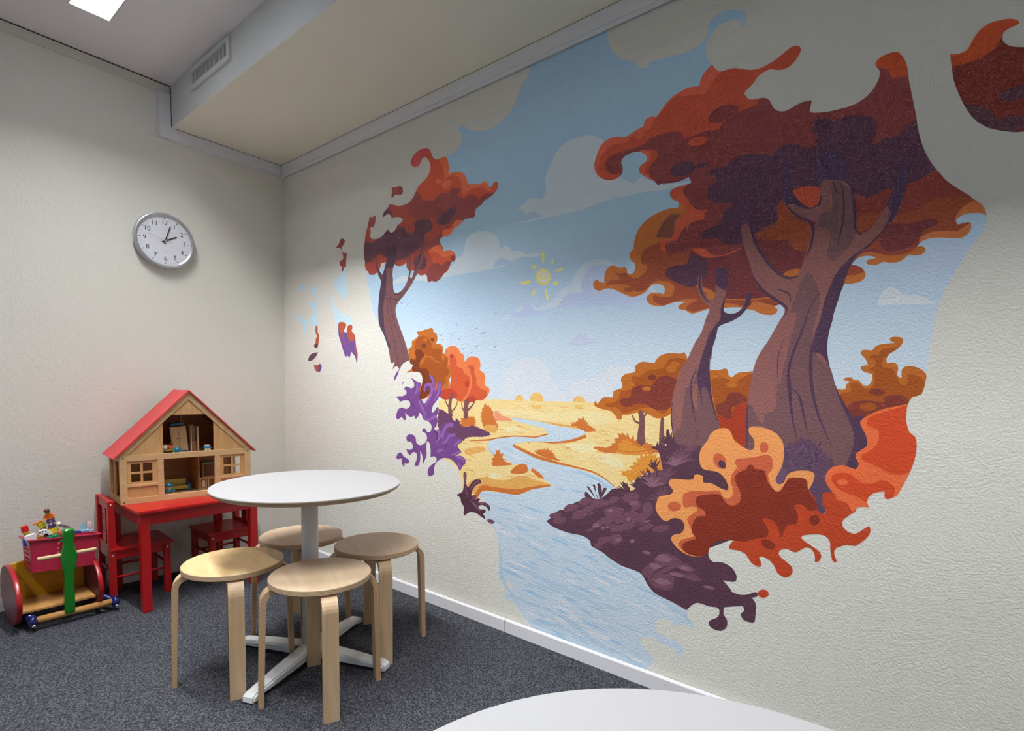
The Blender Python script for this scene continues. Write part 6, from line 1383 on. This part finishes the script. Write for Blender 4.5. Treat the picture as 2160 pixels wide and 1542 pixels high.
bank#1|vermil|S|3113,466 3108,455 3097,448 3084,449 3079,458 3083,469 3095,476 3107,475
bank#1|bankmid|L|2795,873,5 2825,883,8 2850,888,2
bank#1|bankmid|L|2795,873,5 2817,886,8 2834,894,2
bank#1|bankmid|L|2795,873,5 2817,897,8 2835,914,2
bank#1|bankmid|L|2795,873,5 2811,896,8 2825,911,2
bank#1|bankmid|L|2795,873,5 2807,902,8 2816,922,2
bank#1|bankmid|L|2795,873,5 2800,896,8 2805,912,2
bank#1|bankmid|L|2795,873,5 2795,906,8 2796,930,2
bank#1|bankmid|L|2795,873,5 2789,901,8 2785,921,2
bank#1|bankmid|L|2795,873,5 2784,897,8 2775,912,2
bank#1|bankmid|L|2795,873,5 2778,895,8 2764,910,2
bank#1|bankmid|L|2795,873,5 2777,888,8 2763,896,2
bank#1|bankmid|L|2795,873,5 2773,884,8 2755,890,2
bank#1|bankmid|L|2795,873,5 2772,877,8 2753,877,2
bank#1|banklight|L|2778,858,3 2798,872,6 2816,880,2
bank#1|banklight|L|2778,858,3 2795,881,6 2809,895,2
bank#1|banklight|L|2778,858,3 2788,881,6 2797,896,2
bank#1|banklight|L|2778,858,3 2780,879,6 2782,892,2
bank#1|banklight|L|2778,858,3 2771,880,6 2766,894,2
bank#1|banklight|L|2778,858,3 2767,881,6 2759,896,2
bank#1|banklight|L|2778,858,3 2760,877,6 2746,890,2
bank#1|banklight|L|2778,858,3 2759,868,6 2745,873,2
bank#1|banklight|L|2778,858,3 2751,864,6 2730,866,2
bank#1|bankmid|L|2698,778,5 2736,790,8 2767,795,2
bank#1|bankmid|L|2698,778,5 2736,799,8 2766,812,2
bank#1|bankmid|L|2698,778,5 2724,799,8 2745,812,2
bank#1|bankmid|L|2698,778,5 2726,809,8 2749,830,2
bank#1|bankmid|L|2698,778,5 2714,809,8 2727,830,2
bank#1|bankmid|L|2698,778,5 2714,814,8 2726,840,2
bank#1|bankmid|L|2698,778,5 2700,815,8 2701,841,2
bank#1|bankmid|L|2698,778,5 2699,807,8 2700,827,2
bank#1|bankmid|L|2698,778,5 2693,808,8 2688,828,2
bank#1|bankmid|L|2698,778,5 2688,804,8 2680,822,2
bank#1|bankmid|L|2698,778,5 2671,808,8 2649,829,3
bank#1|bankmid|L|2698,778,5 2667,805,8 2641,824,3
bank#1|bankmid|L|2698,778,5 2663,795,8 2634,805,3
bank#1|banklight|L|2689,768,4 2718,781,6 2742,789,2
bank#1|banklight|L|2689,768,4 2710,781,6 2728,788,2
bank#1|banklight|L|2689,768,4 2709,794,6 2726,811,2
bank#1|banklight|L|2689,768,4 2701,790,6 2710,805,2
bank#1|banklight|L|2689,768,4 2691,790,6 2692,805,2
bank#1|banklight|L|2689,768,4 2686,792,6 2683,808,2
bank#1|banklight|L|2689,768,4 2674,794,6 2662,812,2
bank#1|banklight|L|2689,768,4 2670,789,6 2655,803,2
bank#1|banklight|L|2689,768,4 2662,780,6 2640,786,2
bank#1|bankbase|L|2757,931,5 2783,945,9 2805,952,3
bank#1|bankbase|L|2757,931,5 2775,947,9 2790,958,3
bank#1|bankbase|L|2757,931,5 2773,955,9 2786,971,3
bank#1|bankbase|L|2757,931,5 2763,953,9 2767,969,3
bank#1|bankbase|L|2757,931,5 2757,959,9 2758,978,3
bank#1|bankbase|L|2757,931,5 2747,956,9 2739,975,3
bank#1|bankbase|L|2757,931,5 2742,951,9 2730,965,3
bank#1|bankbase|L|2757,931,5 2736,948,9 2719,959,3
bank#1|bankbase|L|2757,931,5 2735,941,9 2716,946,3
bank#1|bankbase|L|2810,931,5 2831,943,9 2847,950,3
bank#1|bankbase|L|2810,931,5 2825,944,9 2838,951,3
bank#1|bankbase|L|2810,931,5 2821,953,9 2830,967,3
bank#1|bankbase|L|2810,931,5 2814,957,9 2818,975,3
bank#1|bankbase|L|2810,931,5 2809,957,9 2808,976,3
bank#1|bankbase|L|2810,931,5 2802,950,9 2796,963,3
bank#1|bankbase|L|2810,931,5 2800,946,9 2791,956,3
bank#1|bankbase|L|2810,931,5 2789,947,9 2772,957,3
bank#1|bankbase|L|2810,931,5 2789,940,9 2772,945,3
bank#1|bankbase|L|2712,909,4 2723,921,7 2733,926,2
bank#1|bankbase|L|2712,909,4 2719,925,7 2725,935,2
bank#1|bankbase|L|2712,909,4 2715,926,7 2718,936,2
bank#1|bankbase|L|2712,909,4 2707,929,7 2704,941,2
bank#1|bankbase|L|2712,909,4 2705,925,7 2699,934,2
bank#1|bankbase|L|2712,909,4 2698,919,7 2687,923,2
bank#1|bankbase|L|2712,909,4 2695,915,7 2681,917,2
bank#1|bankbase|L|2632,751,4 2648,776,7 2661,793,2
bank#1|bankbase|L|2632,751,4 2641,778,7 2648,797,2
bank#1|bankbase|L|2632,751,4 2636,775,7 2640,790,2
bank#1|bankbase|L|2632,751,4 2631,782,7 2630,803,2
bank#1|bankbase|L|2632,751,4 2626,771,7 2620,785,2
bank#1|bankbase|L|2632,751,4 2616,768,7 2603,778,2
bank#1|bankbase|L|2632,751,4 2614,763,7 2598,769,2
bank#1|bankbase|L|2588,732,4 2587,756,7 2587,772,2
bank#1|bankbase|L|2588,732,4 2577,757,7 2569,775,2
bank#1|bankbase|L|2588,732,4 2571,755,7 2557,772,2
bank#1|bankbase|L|2588,732,4 2567,746,7 2551,755,2
bank#1|bankbase|L|2588,732,4 2563,742,7 2544,747,2
bank#1|bankbase|L|2696,836,4 2709,858,7 2719,873,2
bank#1|bankbase|L|2696,836,4 2700,861,7 2704,878,2
bank#1|bankbase|L|2696,836,4 2696,858,7 2695,873,2
bank#1|bankbase|L|2696,836,4 2688,858,7 2682,873,2
bank#1|bankbase|L|2696,836,4 2686,853,7 2677,864,2
bank#1|bankbase|L|2696,836,4 2682,847,7 2672,853,2
bank#1|bankmid|L|2828,915,3 2845,925,5 2859,930,2
bank#1|bankmid|L|2828,915,3 2842,929,5 2853,937,2
bank#1|bankmid|L|2828,915,3 2835,930,5 2842,938,2
bank#1|bankmid|L|2828,915,3 2834,937,5 2839,951,2
bank#1|bankmid|L|2828,915,3 2828,933,5 2828,945,2
bank#1|bankmid|L|2828,915,3 2824,931,5 2821,941,2
bank#1|bankmid|L|2828,915,3 2817,933,5 2808,945,2
bank#1|bankmid|L|2828,915,3 2811,927,5 2797,933,2
bank#1|bankmid|L|2828,915,3 2810,920,5 2796,920,2
bank#1|bankmid|L|2743,811,4 2764,824,6 2780,832,2
bank#1|bankmid|L|2743,811,4 2764,830,6 2782,842,2
bank#1|bankmid|L|2743,811,4 2757,836,6 2768,854,2
bank#1|bankmid|L|2743,811,4 2752,836,6 2759,854,2
bank#1|bankmid|L|2743,811,4 2745,839,6 2747,859,2
bank#1|bankmid|L|2743,811,4 2737,831,6 2732,844,2
bank#1|bankmid|L|2743,811,4 2732,827,6 2723,837,2
bank#1|bankmid|L|2743,811,4 2727,829,6 2714,841,2
bank#1|bankmid|L|2743,811,4 2724,822,6 2707,828,2
bank#1|bankmid|L|2738,725,5 2748,749,8 2756,765,2
bank#1|bankmid|L|2738,725,5 2743,753,8 2747,773,2
bank#1|bankmid|L|2738,725,5 2738,754,8 2738,774,2
bank#1|bankmid|L|2738,725,5 2729,757,8 2721,779,2
bank#1|bankmid|L|2738,725,5 2728,748,8 2719,763,2
bank#1|bankmid|L|2738,725,5 2720,747,8 2705,762,2
bank#1|bankmid|L|2738,725,5 2718,741,8 2703,751,2
bank#1|bankmid|L|2738,725,5 2707,734,8 2681,738,3
bank#1|bankmid|L|2738,725,5 2701,725,8 2671,721,3
tree#2/trunk|trunkblue|S|3192,1754 3181,1840 3214,1863 3253,1822 3272,1747 3276,1725 3233,1741
tree#2/trunk|trunkblue|S|3088,1852 3103,1848 3113,1760 3134,1726 3165,1701 3191,1705 3196,1721 3204,1691 3186,1674 3136,1694 3097,1730
tree#2/trunk|trunkblue|S|3389,1779 3408,1775 3409,1713 3392,1646 3379,1618 3368,1620 3365,1670 3382,1716
tree#2/trunk|trunkblue|S|2971,1759 2990,1755 2995,1682 3009,1653 2972,1659
tree#2/trunk|trunk2|S|3106,1719 3118,1722 3145,1706 3169,1695 3191,1703 3196,1721 3195,1756 3197,1770 3209,1776 3222,1772 3244,1766 3263,1754 3276,1732 3284,1697 3291,1648 3296,1613 3301,1598 3321,1602 3340,1625 3360,1661 3368,1666 3378,1645 3376,1632 3358,1595 3329,1560 3301,1537 3288,1513 3277,1481 3274,1459 3267,1440 3257,1403 3250,1368 3249,1354 3241,1315 3239,1268 3246,1225 3260,1175 3278,1132 3305,1082 3331,1041 3351,1000 !3338,967 !3335,917 !3320,908 3289,912 !3260,868 !3195,861 !3127,852 !3117,906 !3043,938 3032,937 !3020,944 3015,1016 3015,1095 3019,1135 3027,1197 3043,1252 3073,1304 3102,1363 3114,1385 3112,1400 !3099,1414 3077,1437 3047,1466 3020,1503 2999,1559 2981,1612 2972,1648 2971,1679 2986,1684 2998,1663 3010,1630 3030,1589 3057,1552 3080,1519 3105,1501 3139,1497 3155,1521 3166,1563 3180,1611 3189,1652 3187,1656 3164,1667 3133,1691
tree#2/trunk|trunkmid|S|3134,1398 3124,1325 3114,1250 3104,1174 3102,1078 !3070,1062 3068,1026 !3053,1041 3033,1080 3017,1095 3020,944 3032,937 3152,902 3285,875 3333,899 3352,936 3320,1033 3278,1117 3249,1211 3211,1247 3198,1321 3212,1428 3172,1504
tree#2/trunk|trunkmid|S|3202,1678 3230,1679 3225,1764 3244,1763 3276,1725 3291,1648 3296,1613 3284,1573 3244,1531 3224,1551 3227,1617 3194,1644
tree#2/trunk|trunk2|S|3102,1363 3149,1379 3133,1287 3117,1193 3112,1155 3102,1212
tree#2/trunk|trunkdark2|S|3378,1645 3376,1629 3359,1592 3329,1560 3298,1534 3277,1481 3267,1440 3250,1368 3249,1354 3241,1315 3239,1268 3246,1225 3260,1175 3278,1132 3305,1082 3331,1041 3351,1000 3341,971 3327,1005 3306,1054 3278,1117 3264,1160 3241,1225 3218,1255 3198,1259 3204,1320 3215,1356 3225,1416 3241,1468 3258,1504 3286,1535 3329,1567 3353,1593 3368,1617
tree#2/trunk|trunkdark2|L|3275,1742,5 3284,1703,7 3291,1648,8 3294,1613,6 3310,1595,2
tree#2/trunk|trunkdark2|L|3106,1716,3 3140,1678,7 3171,1659,8 3183,1635,8 3179,1589,7 3170,1555,3
tree#2/trunk|trunkdark2|L|2997,1674,2 3018,1614,8 3050,1560,9 3087,1514,9 3123,1492,8 3146,1496,4
tree#2/trunk|trunkdark2|L|3012,1512,3 3047,1462,7 3092,1424,10 3121,1399,9 3112,1374,2
tree#2/trunk|trunkdark2|L|3228,1768,2 3234,1748,5 3240,1728,3
tree#2/trunk|trunkdark2|L|3250,1758,2 3260,1694,4 3259,1633,6 3248,1568,1
tree#2/trunk|trunkdark2|L|3211,1442,2 3187,1398,4 3165,1319,6 3142,1245,8 3135,1189,8 3141,1137,8
tree#2/trunk|trunkdark2|L|3139,1174,9 3146,1099,9 3158,1031,5 3175,968,1
tree#2/trunk|trunkdark2|L|3140,1152,1 3169,1122,7 3187,1056,6 3199,1008,1
tree#2/trunk|trunkdark2|L|3197,1284,6 3197,1211,10 3206,1138,9 3228,1057,6 3268,968,1
tree#2/trunk|trunkdark2|L|3118,1306,1 3102,1243,3 3104,1174,1
tree#2/trunk|trunkdark2|L|3090,1462,2 3125,1443,6 3130,1417,2
tree#2/trunk|trunkdark2|L|3016,1087,4 3018,1016,5 3022,948,3
tree#2/trunk|trunkdark2|L|3113,1760,4 3142,1718,7 3169,1698,5
tree#2/trunk|trunkdark2|L|3169,1698,2 3194,1704,5 3199,1731,2
tree#3/trunk|trunk2|S|2837,1542 2844,1535 2847,1503 2854,1477 2868,1454 2884,1446 2892,1458 2894,1498 !2894,1550 !2931,1549 2930,1494 2928,1454 2925,1431 2924,1407 2938,1396 2965,1396 2987,1414 2997,1440 3003,1461 3011,1456 3009,1428 2995,1402 2973,1380 2943,1366 2920,1359 2908,1350 2902,1316 2892,1280 2889,1239 2882,1256 2886,1202 2896,1124 2913,1059 !2930,1011 !2902,947 !2783,937 !2769,949 2755,1026 2753,1087 2766,1152 2781,1207 2805,1245 2829,1299 2852,1339 2866,1387 2876,1411 2869,1427 2847,1450 2833,1484 2831,1521
tree#3/trunk|trunkmid|S|2822,1152 2857,1236 2877,1338 2893,1337 2886,1215 2896,1124 2913,1059 2928,1010 2902,947 2783,937 2769,958 2792,1045 2805,1144
tree#3/trunk|trunkdark2|S|!2893,1552 !2932,1549 2932,1494 2927,1474 2910,1484 2896,1497
tree#3/trunk|trunkdark2|S|2928,1454 2924,1407 2938,1396 2965,1396 2987,1414 3003,1461 3011,1456 3009,1428 2995,1402 2973,1380 2943,1366 2920,1359 2908,1350 2902,1316 2892,1280 2889,1239 2882,1256 2886,1202 2896,1124 2913,1059 2930,1009 2905,1067 2877,1145 2860,1144 2868,1074 2852,1140 2842,1173 2852,1236 2870,1297 2892,1349 2915,1380 2914,1412
tree#3/trunk|trunkdark2|L|2839,1207,3 2821,1157,6 2829,1089,6 2843,1022,2
tree#3/trunk|trunkdark2|L|2848,993,2 2853,981,3 2856,964,1
tree#3/trunk|trunkdark2|L|2838,1540,6 2839,1495,8 2859,1453,7 2880,1439,2
tree#3/trunk|trunkdark2|L|2756,1087,2 2755,1026,5 2769,949,4
tree#3/trunk|trunkwarm|S|2829,1131 2843,1157 2848,1090 2845,1065 2833,1089
tree#3/trunk|trunkwarm|S|2778,1071 2795,1071 2793,1020 2786,989 2773,1023
bank#2|bushviolet|S7,14|3133,876 3118,898 3133,938 3142,962 3169,975 3182,988 3216,979 3253,941 3277,914 !3289,806 3256,760 3247,759 3226,789 3216,841 3168,857 3121,821 3106,846
bank#2|bushviolet2|L|3233,960,3 3238,966,5 3242,970,1
bank#2|bushviolet2|L|3165,888,4 3172,891,5 3178,893,1
bank#2|bushviolet3|L|3141,925,4 3143,932,5 3144,939,1
bank#2|bushviolet2|L|3159,900,4 3158,908,5 3158,915,1
bank#2|bushviolet3|L|3215,916,4 3215,924,5 3215,930,1
bank#2|bushviolet3|L|3230,915,3 3230,923,5 3230,930,1
bank#2|bushviolet3|L|3219,939,3 3226,942,5 3231,945,1
bank#2|bushviolet2|L|3142,944,4 3149,947,5 3155,950,1
bank#2|bushviolet2|L|3205,899,4 3205,908,5 3205,914,1
bank#2|bushviolet2|L|3191,963,4 3188,970,5 3186,977,1
bank#2|bushviolet3|L|3224,935,3 3230,939,5 3235,942,1
bank#2|bushviolet2|L|3176,898,4 3180,905,5 3183,910,1
bank#2|bushviolet3|L|3199,927,4 3205,931,5 3210,935,1
bank#2|bushviolet2|L|3234,907,3 3230,913,5 3226,918,1
bank#2|bushviolet2|L|3173,943,4 3177,950,5 3180,956,1
bank#2|bushviolet2|L|3225,901,3 3219,905,5 3214,908,1
bank#2|bushviolet2|L|3228,947,3 3231,954,5 3234,960,1
bank#2|bushviolet3|L|3180,937,4 3185,943,5 3189,948,1
bank#2|bushviolet2|L|3177,952,4 3183,957,5 3188,961,1
bank#2|bushviolet2|L|3214,945,3 3220,951,5 3224,955,1
bank#2|bushviolet3|L|3178,902,4 3172,906,5 3167,910,1
bank#2|bushviolet3|L|3152,920,4 3145,922,5 3139,923,1
bank#2|bushviolet2|L|3197,945,4 3198,953,5 3199,959,1
bank#2|bushviolet3|L|3206,910,4 3213,911,5 3219,913,1
bank#2|bushviolet2|L|3231,933,3 3237,937,5 3242,941,1
bank#2|bushviolet2|L|3142,961,4 3135,961,5 3128,961,1
bank#2|bushviolet3|L|3203,958,4 3206,965,5 3209,971,1
bank#2|bushviolet3|L|3232,969,3 3235,976,5 3238,983,1
bank#2|bushviolet2|L|3224,966,3 3229,972,5 3233,976,1
bank#2|bushviolet2|L|3234,937,3 3240,941,5 3245,946,1
bank#2|bushviolet2|L|3162,902,4 3168,907,5 3172,912,1
bank#2|bushviolet2|L|3150,907,4 3152,915,5 3154,922,1
bank#2|bushviolet3|L|3188,959,4 3184,965,5 3180,970,1
bank#2|bushviolet2|L|3220,934,3 3218,942,5 3217,949,1
bank#2|bushviolet2|L|3182,957,4 3187,962,5 3192,966,1
bank#2|bushviolet3|L|3198,965,4 3193,971,5 3189,976,1
bank#2|bushviolet2|L|3193,892,4 3187,896,5 3182,899,1
bank#2|bushviolet2|L|3170,935,4 3170,943,5 3170,950,1
bank#2|bushviolet3|L|3201,898,4 3209,899,5 3215,900,1
bank#2|bushviolet3|L|3235,953,3 3228,954,5 3222,956,1
bank#2|bushviolet2|S|3116,867 3132,892 3147,878 3138,842 3121,832 3113,851
bank#2|bushviolet|S|3207,818 3227,861 3255,865 3263,846 3285,820 !3289,804 !3251,795 3263,777 3254,755 3239,765 3234,793
tree#2/trunk|trunkdark2|S|3319,1060 3351,1062 3380,1003 3370,952 3347,907 3308,903 3323,979
flame_shape#1|vermil|S|!3250,824 3311,832 3343,793 !3331,770 !3311,782 !3287,786 !3252,785
flame_shape#1|peach|S|2711,715 2720,736 2765,752 2772,768 2756,785 2758,802 2772,810 2821,812 2844,817 2848,832 2862,836 2880,831 2881,810 2908,811 2936,799 2962,792 2968,803 2954,833 2929,852 2875,860 2863,905 2871,934 2889,958 2901,986 2927,1004 2953,1006 2966,995 2975,973 2993,957 3031,937 3045,948 3040,978 3025,996 3026,1014 3044,1018 3080,1013 3112,996 3131,968 3135,922 3129,888 3114,848 3124,834 3139,842 3149,869 3167,881 3196,887 3220,885 3226,870 3219,844 !3210,826 !3182,739 !3029,633 !2983,622 2957,619 2927,602 2912,581 !2910,562 2879,541 2837,539 2798,555 2772,584 2781,602 2810,615 2821,641 2808,663 2778,665 2749,648 2723,663 2707,690
flame_shape#1|terra|S|2810,735 2813,759 2846,775 2892,779 2936,787 2955,765 2976,768 2984,796 2974,822 2977,849 2993,877 2984,890 2991,904 3037,913 3088,928 3103,910 3102,880 3091,862 3101,829 3117,810 3129,813 3150,852 3176,861 3205,859 !3210,826 3234,789 !3184,697 !3029,633 !2983,622 2957,619 2927,602 2912,581 2910,562 2879,542 2832,543 2802,565 2806,585 2844,605 2857,614 2840,644 2829,671 2845,690 2863,705 2849,712 2815,712
flame_shape#1|peach|S|2825,711 2858,718 2863,705 2845,690 2836,682 2821,689
flame_shape#1|vermil|S|!3210,826 3234,793 3241,765 3252,757 3262,764 !3251,797 3293,805 3313,800 !3331,772 3309,748 3309,728 3325,713 3344,712 3363,730 !3375,741 3380,729 3374,708 3359,689 3343,674 3323,674 3294,656 3291,639 3298,621 3296,612 3287,618 3280,649 3277,677 3260,691 3236,690 3203,680 3200,669 3223,654 3249,639 3257,624 3251,606 !3240,602 3239,624 3227,643 3209,641 3184,621 3157,628 3137,616 3139,599 3163,583 3178,569 3177,547 3158,532 3135,542 3126,561 3109,579 3085,587 !3077,581 3086,557 3074,549 3054,558 3032,585 3006,591 2982,590 2980,601 !2988,616 !3028,669 !3142,775
flame_shape#1|brick|S|2861,756 2937,776 2955,756 2978,741 3003,754 3010,782 2995,815 2986,841 3002,861 3022,872 3030,888 3046,887 3047,877 3079,874 3088,845 3101,825 3119,809 3133,816 3153,857 3176,862 3201,860 3210,826 3234,793 3239,769 3217,761 3198,777 3173,773 3186,740 3180,711 3157,705 3140,661 3131,688 3115,711 3090,717 3081,711 3100,682 3097,655 3062,642 3030,625 2996,623 !2983,622 2970,621 2935,607 2914,583 !2910,560 2875,541 2832,545 2814,563 2825,584 2863,604 2847,627 2851,661 2868,687 2893,691 2890,709 2862,724
flame_shape#1|terra|S|2805,712 2798,698 2781,690 2763,692 2754,704 2761,718 2779,726 2797,723
flame_shape#1|terra|S|3088,951 3085,938 3075,932 3066,936 3061,949 3064,962 3074,968 3083,963
flame_shape#1|terra|S|2952,904 2957,884 2950,868 2933,866 2918,879 2912,900 2919,915 2936,917
flame_shape#1|bankbase|S|2952,888 2956,876 2953,867 2944,866 2934,873 2930,884 2933,893 2942,895
flame_shape#1|brick|S|3247,736 3243,724 3233,717 3223,720 3218,732 3222,745 3232,751 3242,748
flame_shape#1|brick|S|3124,624 3115,615 3098,616 3083,625 3081,637 3091,645 3108,645 3122,636
flame_shape#2|coralR|S|3255,865 3257,885 3273,907 3300,915 3321,908 !3332,906 3340,922 3330,941 3333,956 3356,978 3354,1005 3340,1034 3336,1050 3351,1066 3376,1082 3394,1090 !3446,1105 3446,1059 3455,1026 3469,1013 3474,987 3471,947 3462,909 3444,858 3436,840 3415,827 !3408,832 !3407,849 3383,842 3368,824 3367,809 !3373,796 3347,794 !3331,772 3316,801 !3289,805 3285,820 3263,846
flame_shape#2|vermil2|S|3370,1070 !3446,1102 3446,1059 3455,1026 3469,1013 3474,987 3471,947 3461,912 3441,902 3417,903 3394,916 3372,925 3345,938 3345,950 3375,975 3385,1003 3379,1029 3356,1035 3355,1058
flame_shape#2|vermil2|S|3272,867 3276,883 3298,892 3322,889 3349,868 3375,868 3399,882 3421,874 3432,856 3427,836 3415,827 !3408,832 !3407,849 3383,842 3368,824 3365,812 3338,824 3291,841
flame_shape#2|coralR|S|3315,865 3312,858 3302,854 3292,855 3287,862 3291,869 3301,873 3311,871"""
def catmull(P, closed=True, step=4):
    out = []; n = len(P)
    for i in range(n if closed else n - 1):
        p1, p2 = P[i], P[(i + 1) % n]
        p0 = P[i - 1] if (closed or i > 0) else p1
        p3 = P[(i + 2) % n] if (closed or i + 2 < n) else p2
        a, b_ = Vector(p1[:2]), Vector(p2[:2])
        if p1[2] and p2[2]: out.append(a); continue
        m1 = Vector((0, 0)) if p1[2] else (b_ - Vector(p0[:2])) * .5
        m2 = Vector((0, 0)) if p2[2] else (Vector(p3[:2]) - a) * .5
        d = (b_ - a).length
        for m_ in (m1, m2):
            if m_.length > d: m_ *= d / m_.length
        k = max(2, min(7, int(d / 9)))
        for s_ in range(k):
            t_ = s_ / k; t2_, t3_ = t_ * t_, t_ ** 3
            out.append(a * (2 * t3_ - 3 * t2_ + 1) + m1 * (t3_ - 2 * t2_ + t_) + b_ * (-2 * t3_ + 3 * t2_) + m2 * (t3_ - t2_))
    if not closed: out.append(Vector(P[-1][:2]))
    return out
def jagged(pts, amp, sp, rnd):
    out = []; n = len(pts)
    cx = sum(p.x for p in pts) / n; cz = sum(p.y for p in pts) / n
    for i in range(n):
        a, c = pts[i], pts[(i + 1) % n]; d = (c - a).length; k = max(1, int(d / (sp * .5)))
        for j in range(k):
            p = a.lerp(c, j / k); o = Vector((p.x - cx, p.y - cz)); l = o.length or 1
            up = .35 if o.y < -.3 * l else 1
            out.append(p + o / l * amp * up * (rnd.uniform(.5, 1.3) if j % 2 or k == 1 and i % 2 else -rnd.uniform(.3, .8)))
    return out
mural = thing('wall_mural', 'painted autumn river landscape with trees covering the right wall', 'mural', (0, 0, 0))
def paint(cn):
    k = 'paint_' + cn
    if k not in M:
        c = PAL[cn]
        if cn == 'sky':
            m = plaster(k, list(c) + [1], rough=.55, spec=.16); nt = m.node_tree; N, L = nt.nodes, nt.links
            geo = N.new('ShaderNodeNewGeometry'); sx = N.new('ShaderNodeSeparateXYZ'); L.new(geo.outputs['Position'], sx.inputs[0])
            mr = N.new('ShaderNodeMapRange'); mr.inputs['From Min'].default_value = .95; mr.inputs['From Max'].default_value = 2.1; L.new(sx.outputs['Z'], mr.inputs['Value'])
            r = N.new('ShaderNodeValToRGB'); e = r.color_ramp.elements; L.new(mr.outputs[0], r.inputs['Fac'])
            e[0].position = 0; e[1].position = 1
            e[0].color = (0.7676, 0.8231, 0.884, 1); e[1].color = (0.5087, 0.7429, 0.9483, 1)
            e.new(0.25).color = (0.6748, 0.7987, 0.9041, 1)
            e.new(0.5).color = (0.5797, 0.7614, 0.95, 1)
            e.new(0.75).color = (0.5425, 0.7791, 0.95, 1)
            L.new(r.outputs['Color'], N['Principled BSDF'].inputs['Base Color'])
            M[k] = m
        else: M[k] = plaster(k, list(c) + [1], rough=.55, spec=.16)
    return M[k]
PARTS = {}; NAMES = {'sky': 'painted_sky', 'cloud': 'painted_cloud', 'sun': 'painted_sun', 'bird': 'painted_bird', 'meadow': 'painted_meadow', 'river': 'painted_river', 'meadow_shrub': 'painted_shrub', 'tree': 'painted_tree', 'bush': 'painted_bush', 'purple_plant': 'painted_purple_plants', 'dark_plant': 'painted_dark_plant', 'bank': 'painted_bank', 'flame_shape': 'painted_flame_leaves', 'foliage_fragment': 'painted_foliage_piece', 'sky_fragment': 'painted_sky_piece', 'bush_fragment': 'painted_bush_piece'}
rnd = random.Random(7)
LAYERS = []
def layer(st_, w):
    U = [q.lstrip('!').split(',') for q in st_.split()]; m_ = 12 if w else 9
    xs = [float(q[0]) for q in U]; zs = [float(q[1]) for q in U]; bb = (min(xs) - m_, max(xs) + m_, min(zs) - m_, max(zs) + m_)
    k = 1 + max([l for l, c in LAYERS if c[0] < bb[1] and bb[0] < c[1] and c[2] < bb[3] and bb[2] < c[3]], default=0)
    LAYERS.append((k, bb)); return k
for zi, ln in enumerate(MURAL.strip().split('\n')):
    part, cn, kd, st_ = ln.split('|')
    if part not in PARTS: PARTS[part] = MB()
    b = PARTS[part]; Y = -(.00008 + layer(st_, kd[0] == 'L') * .000007)
    if kd[0] == 'S':
        P = []
        for q in st_.split():
            cr = q[0] == '!'; u, v = q.lstrip('!').split(','); P.append((float(u), float(v), cr))
        pts = catmull(P)
        if len(kd) > 1:
            a_, s_ = kd[1:].split(','); pts = jagged(pts, float(a_), float(s_), rnd)
    else:
        P = [tuple(float(v) for v in q.split(',')) for q in st_.split()]
        cl = catmull([(p[0], p[1], False) for p in P], False); n = len(cl); up, dn = [], []
        for i, p in enumerate(cl):
            d = (cl[min(i + 1, n - 1)] - cl[max(i - 1, 0)]); d = d.normalized() if d.length else Vector((1, 0))
            u = i / (n - 1) * (len(P) - 1); j = min(int(u), len(P) - 2); w = (P[j][2] * (1 - (u - j)) + P[j + 1][2] * (u - j)) / 2
            nn = Vector((-d.y, d.x)) * w; up.append(p + nn); dn.append(p - nn)
            if i == n - 1: up.append(p + d * w * .8)
            if i == 0: up.insert(0, p - d * w * .8)
        pts = up + dn[::-1]
    pts = [Vector((round(p.x, 2), round(p.y, 2))) for p in pts]
    r = geometry.delaunay_2d_cdt(pts, [], [list(range(len(pts)))], 1, .01)
    vs = [b.bm.verts.new((v.x / 1000, Y, v.y / 1000)) for v in r[0]]
    fs = []
    for f in r[2]:
        try: fc_ = b.bm.faces.new([vs[i] for i in f])
        except ValueError: continue
        fc_.normal_update()
        if fc_.normal.y > 0: fc_.normal_flip()
        fs.append(fc_)
    b._fin(fs, paint(cn))
built = {}
for part, b in PARTS.items():
    key, _, sub = part.partition('/'); nm = NAMES[key.split('#')[0]]
    if sub == 'trunk': built[part] = b.build('painted_trunk', built.get(key, mural))
    else: built[key] = b.build(nm, mural)

# ------------------------------------------------------------------ camera
cam = bpy.data.cameras.new('camera'); co = bpy.data.objects.new('camera', cam); COL.objects.link(co)
cam.sensor_fit = 'HORIZONTAL'; cam.sensor_width = 36; cam.lens = 1127.079 / 2160 * 36
cam.shift_x = 0; cam.shift_y = (902.090 - 771) / 2160; cam.clip_start = .02
r_, d_, w_ = ((0.7779144, 0.6281216, 0.0176758), (0.0593495, -0.0454411, -0.9972025), (-0.6255612, 0.7767872, -0.072628))
co.matrix_world = Matrix(((r_[0], -d_[0], -w_[0], 3.52559), (r_[1], -d_[1], -w_[1], -1.88509), (r_[2], -d_[2], -w_[2], 1.12851), (0, 0, 0, 1)))
scene.camera = co
scene.view_settings.view_transform = 'Standard'; scene.view_settings.look = 'None'; scene.view_settings.gamma = 1
scene.view_settings.use_curve_mapping = False; scene.view_settings.exposure = -0.06
scene.cycles.use_denoising = True; scene.cycles.max_bounces = 7; scene.cycles.diffuse_bounces = 4; scene.cycles.use_adaptive_sampling = True; scene.cycles.adaptive_threshold = .08; scene.cycles.adaptive_min_samples = 20
scene.cycles.sample_clamp_indirect = 6
bpy.context.view_layer.update()
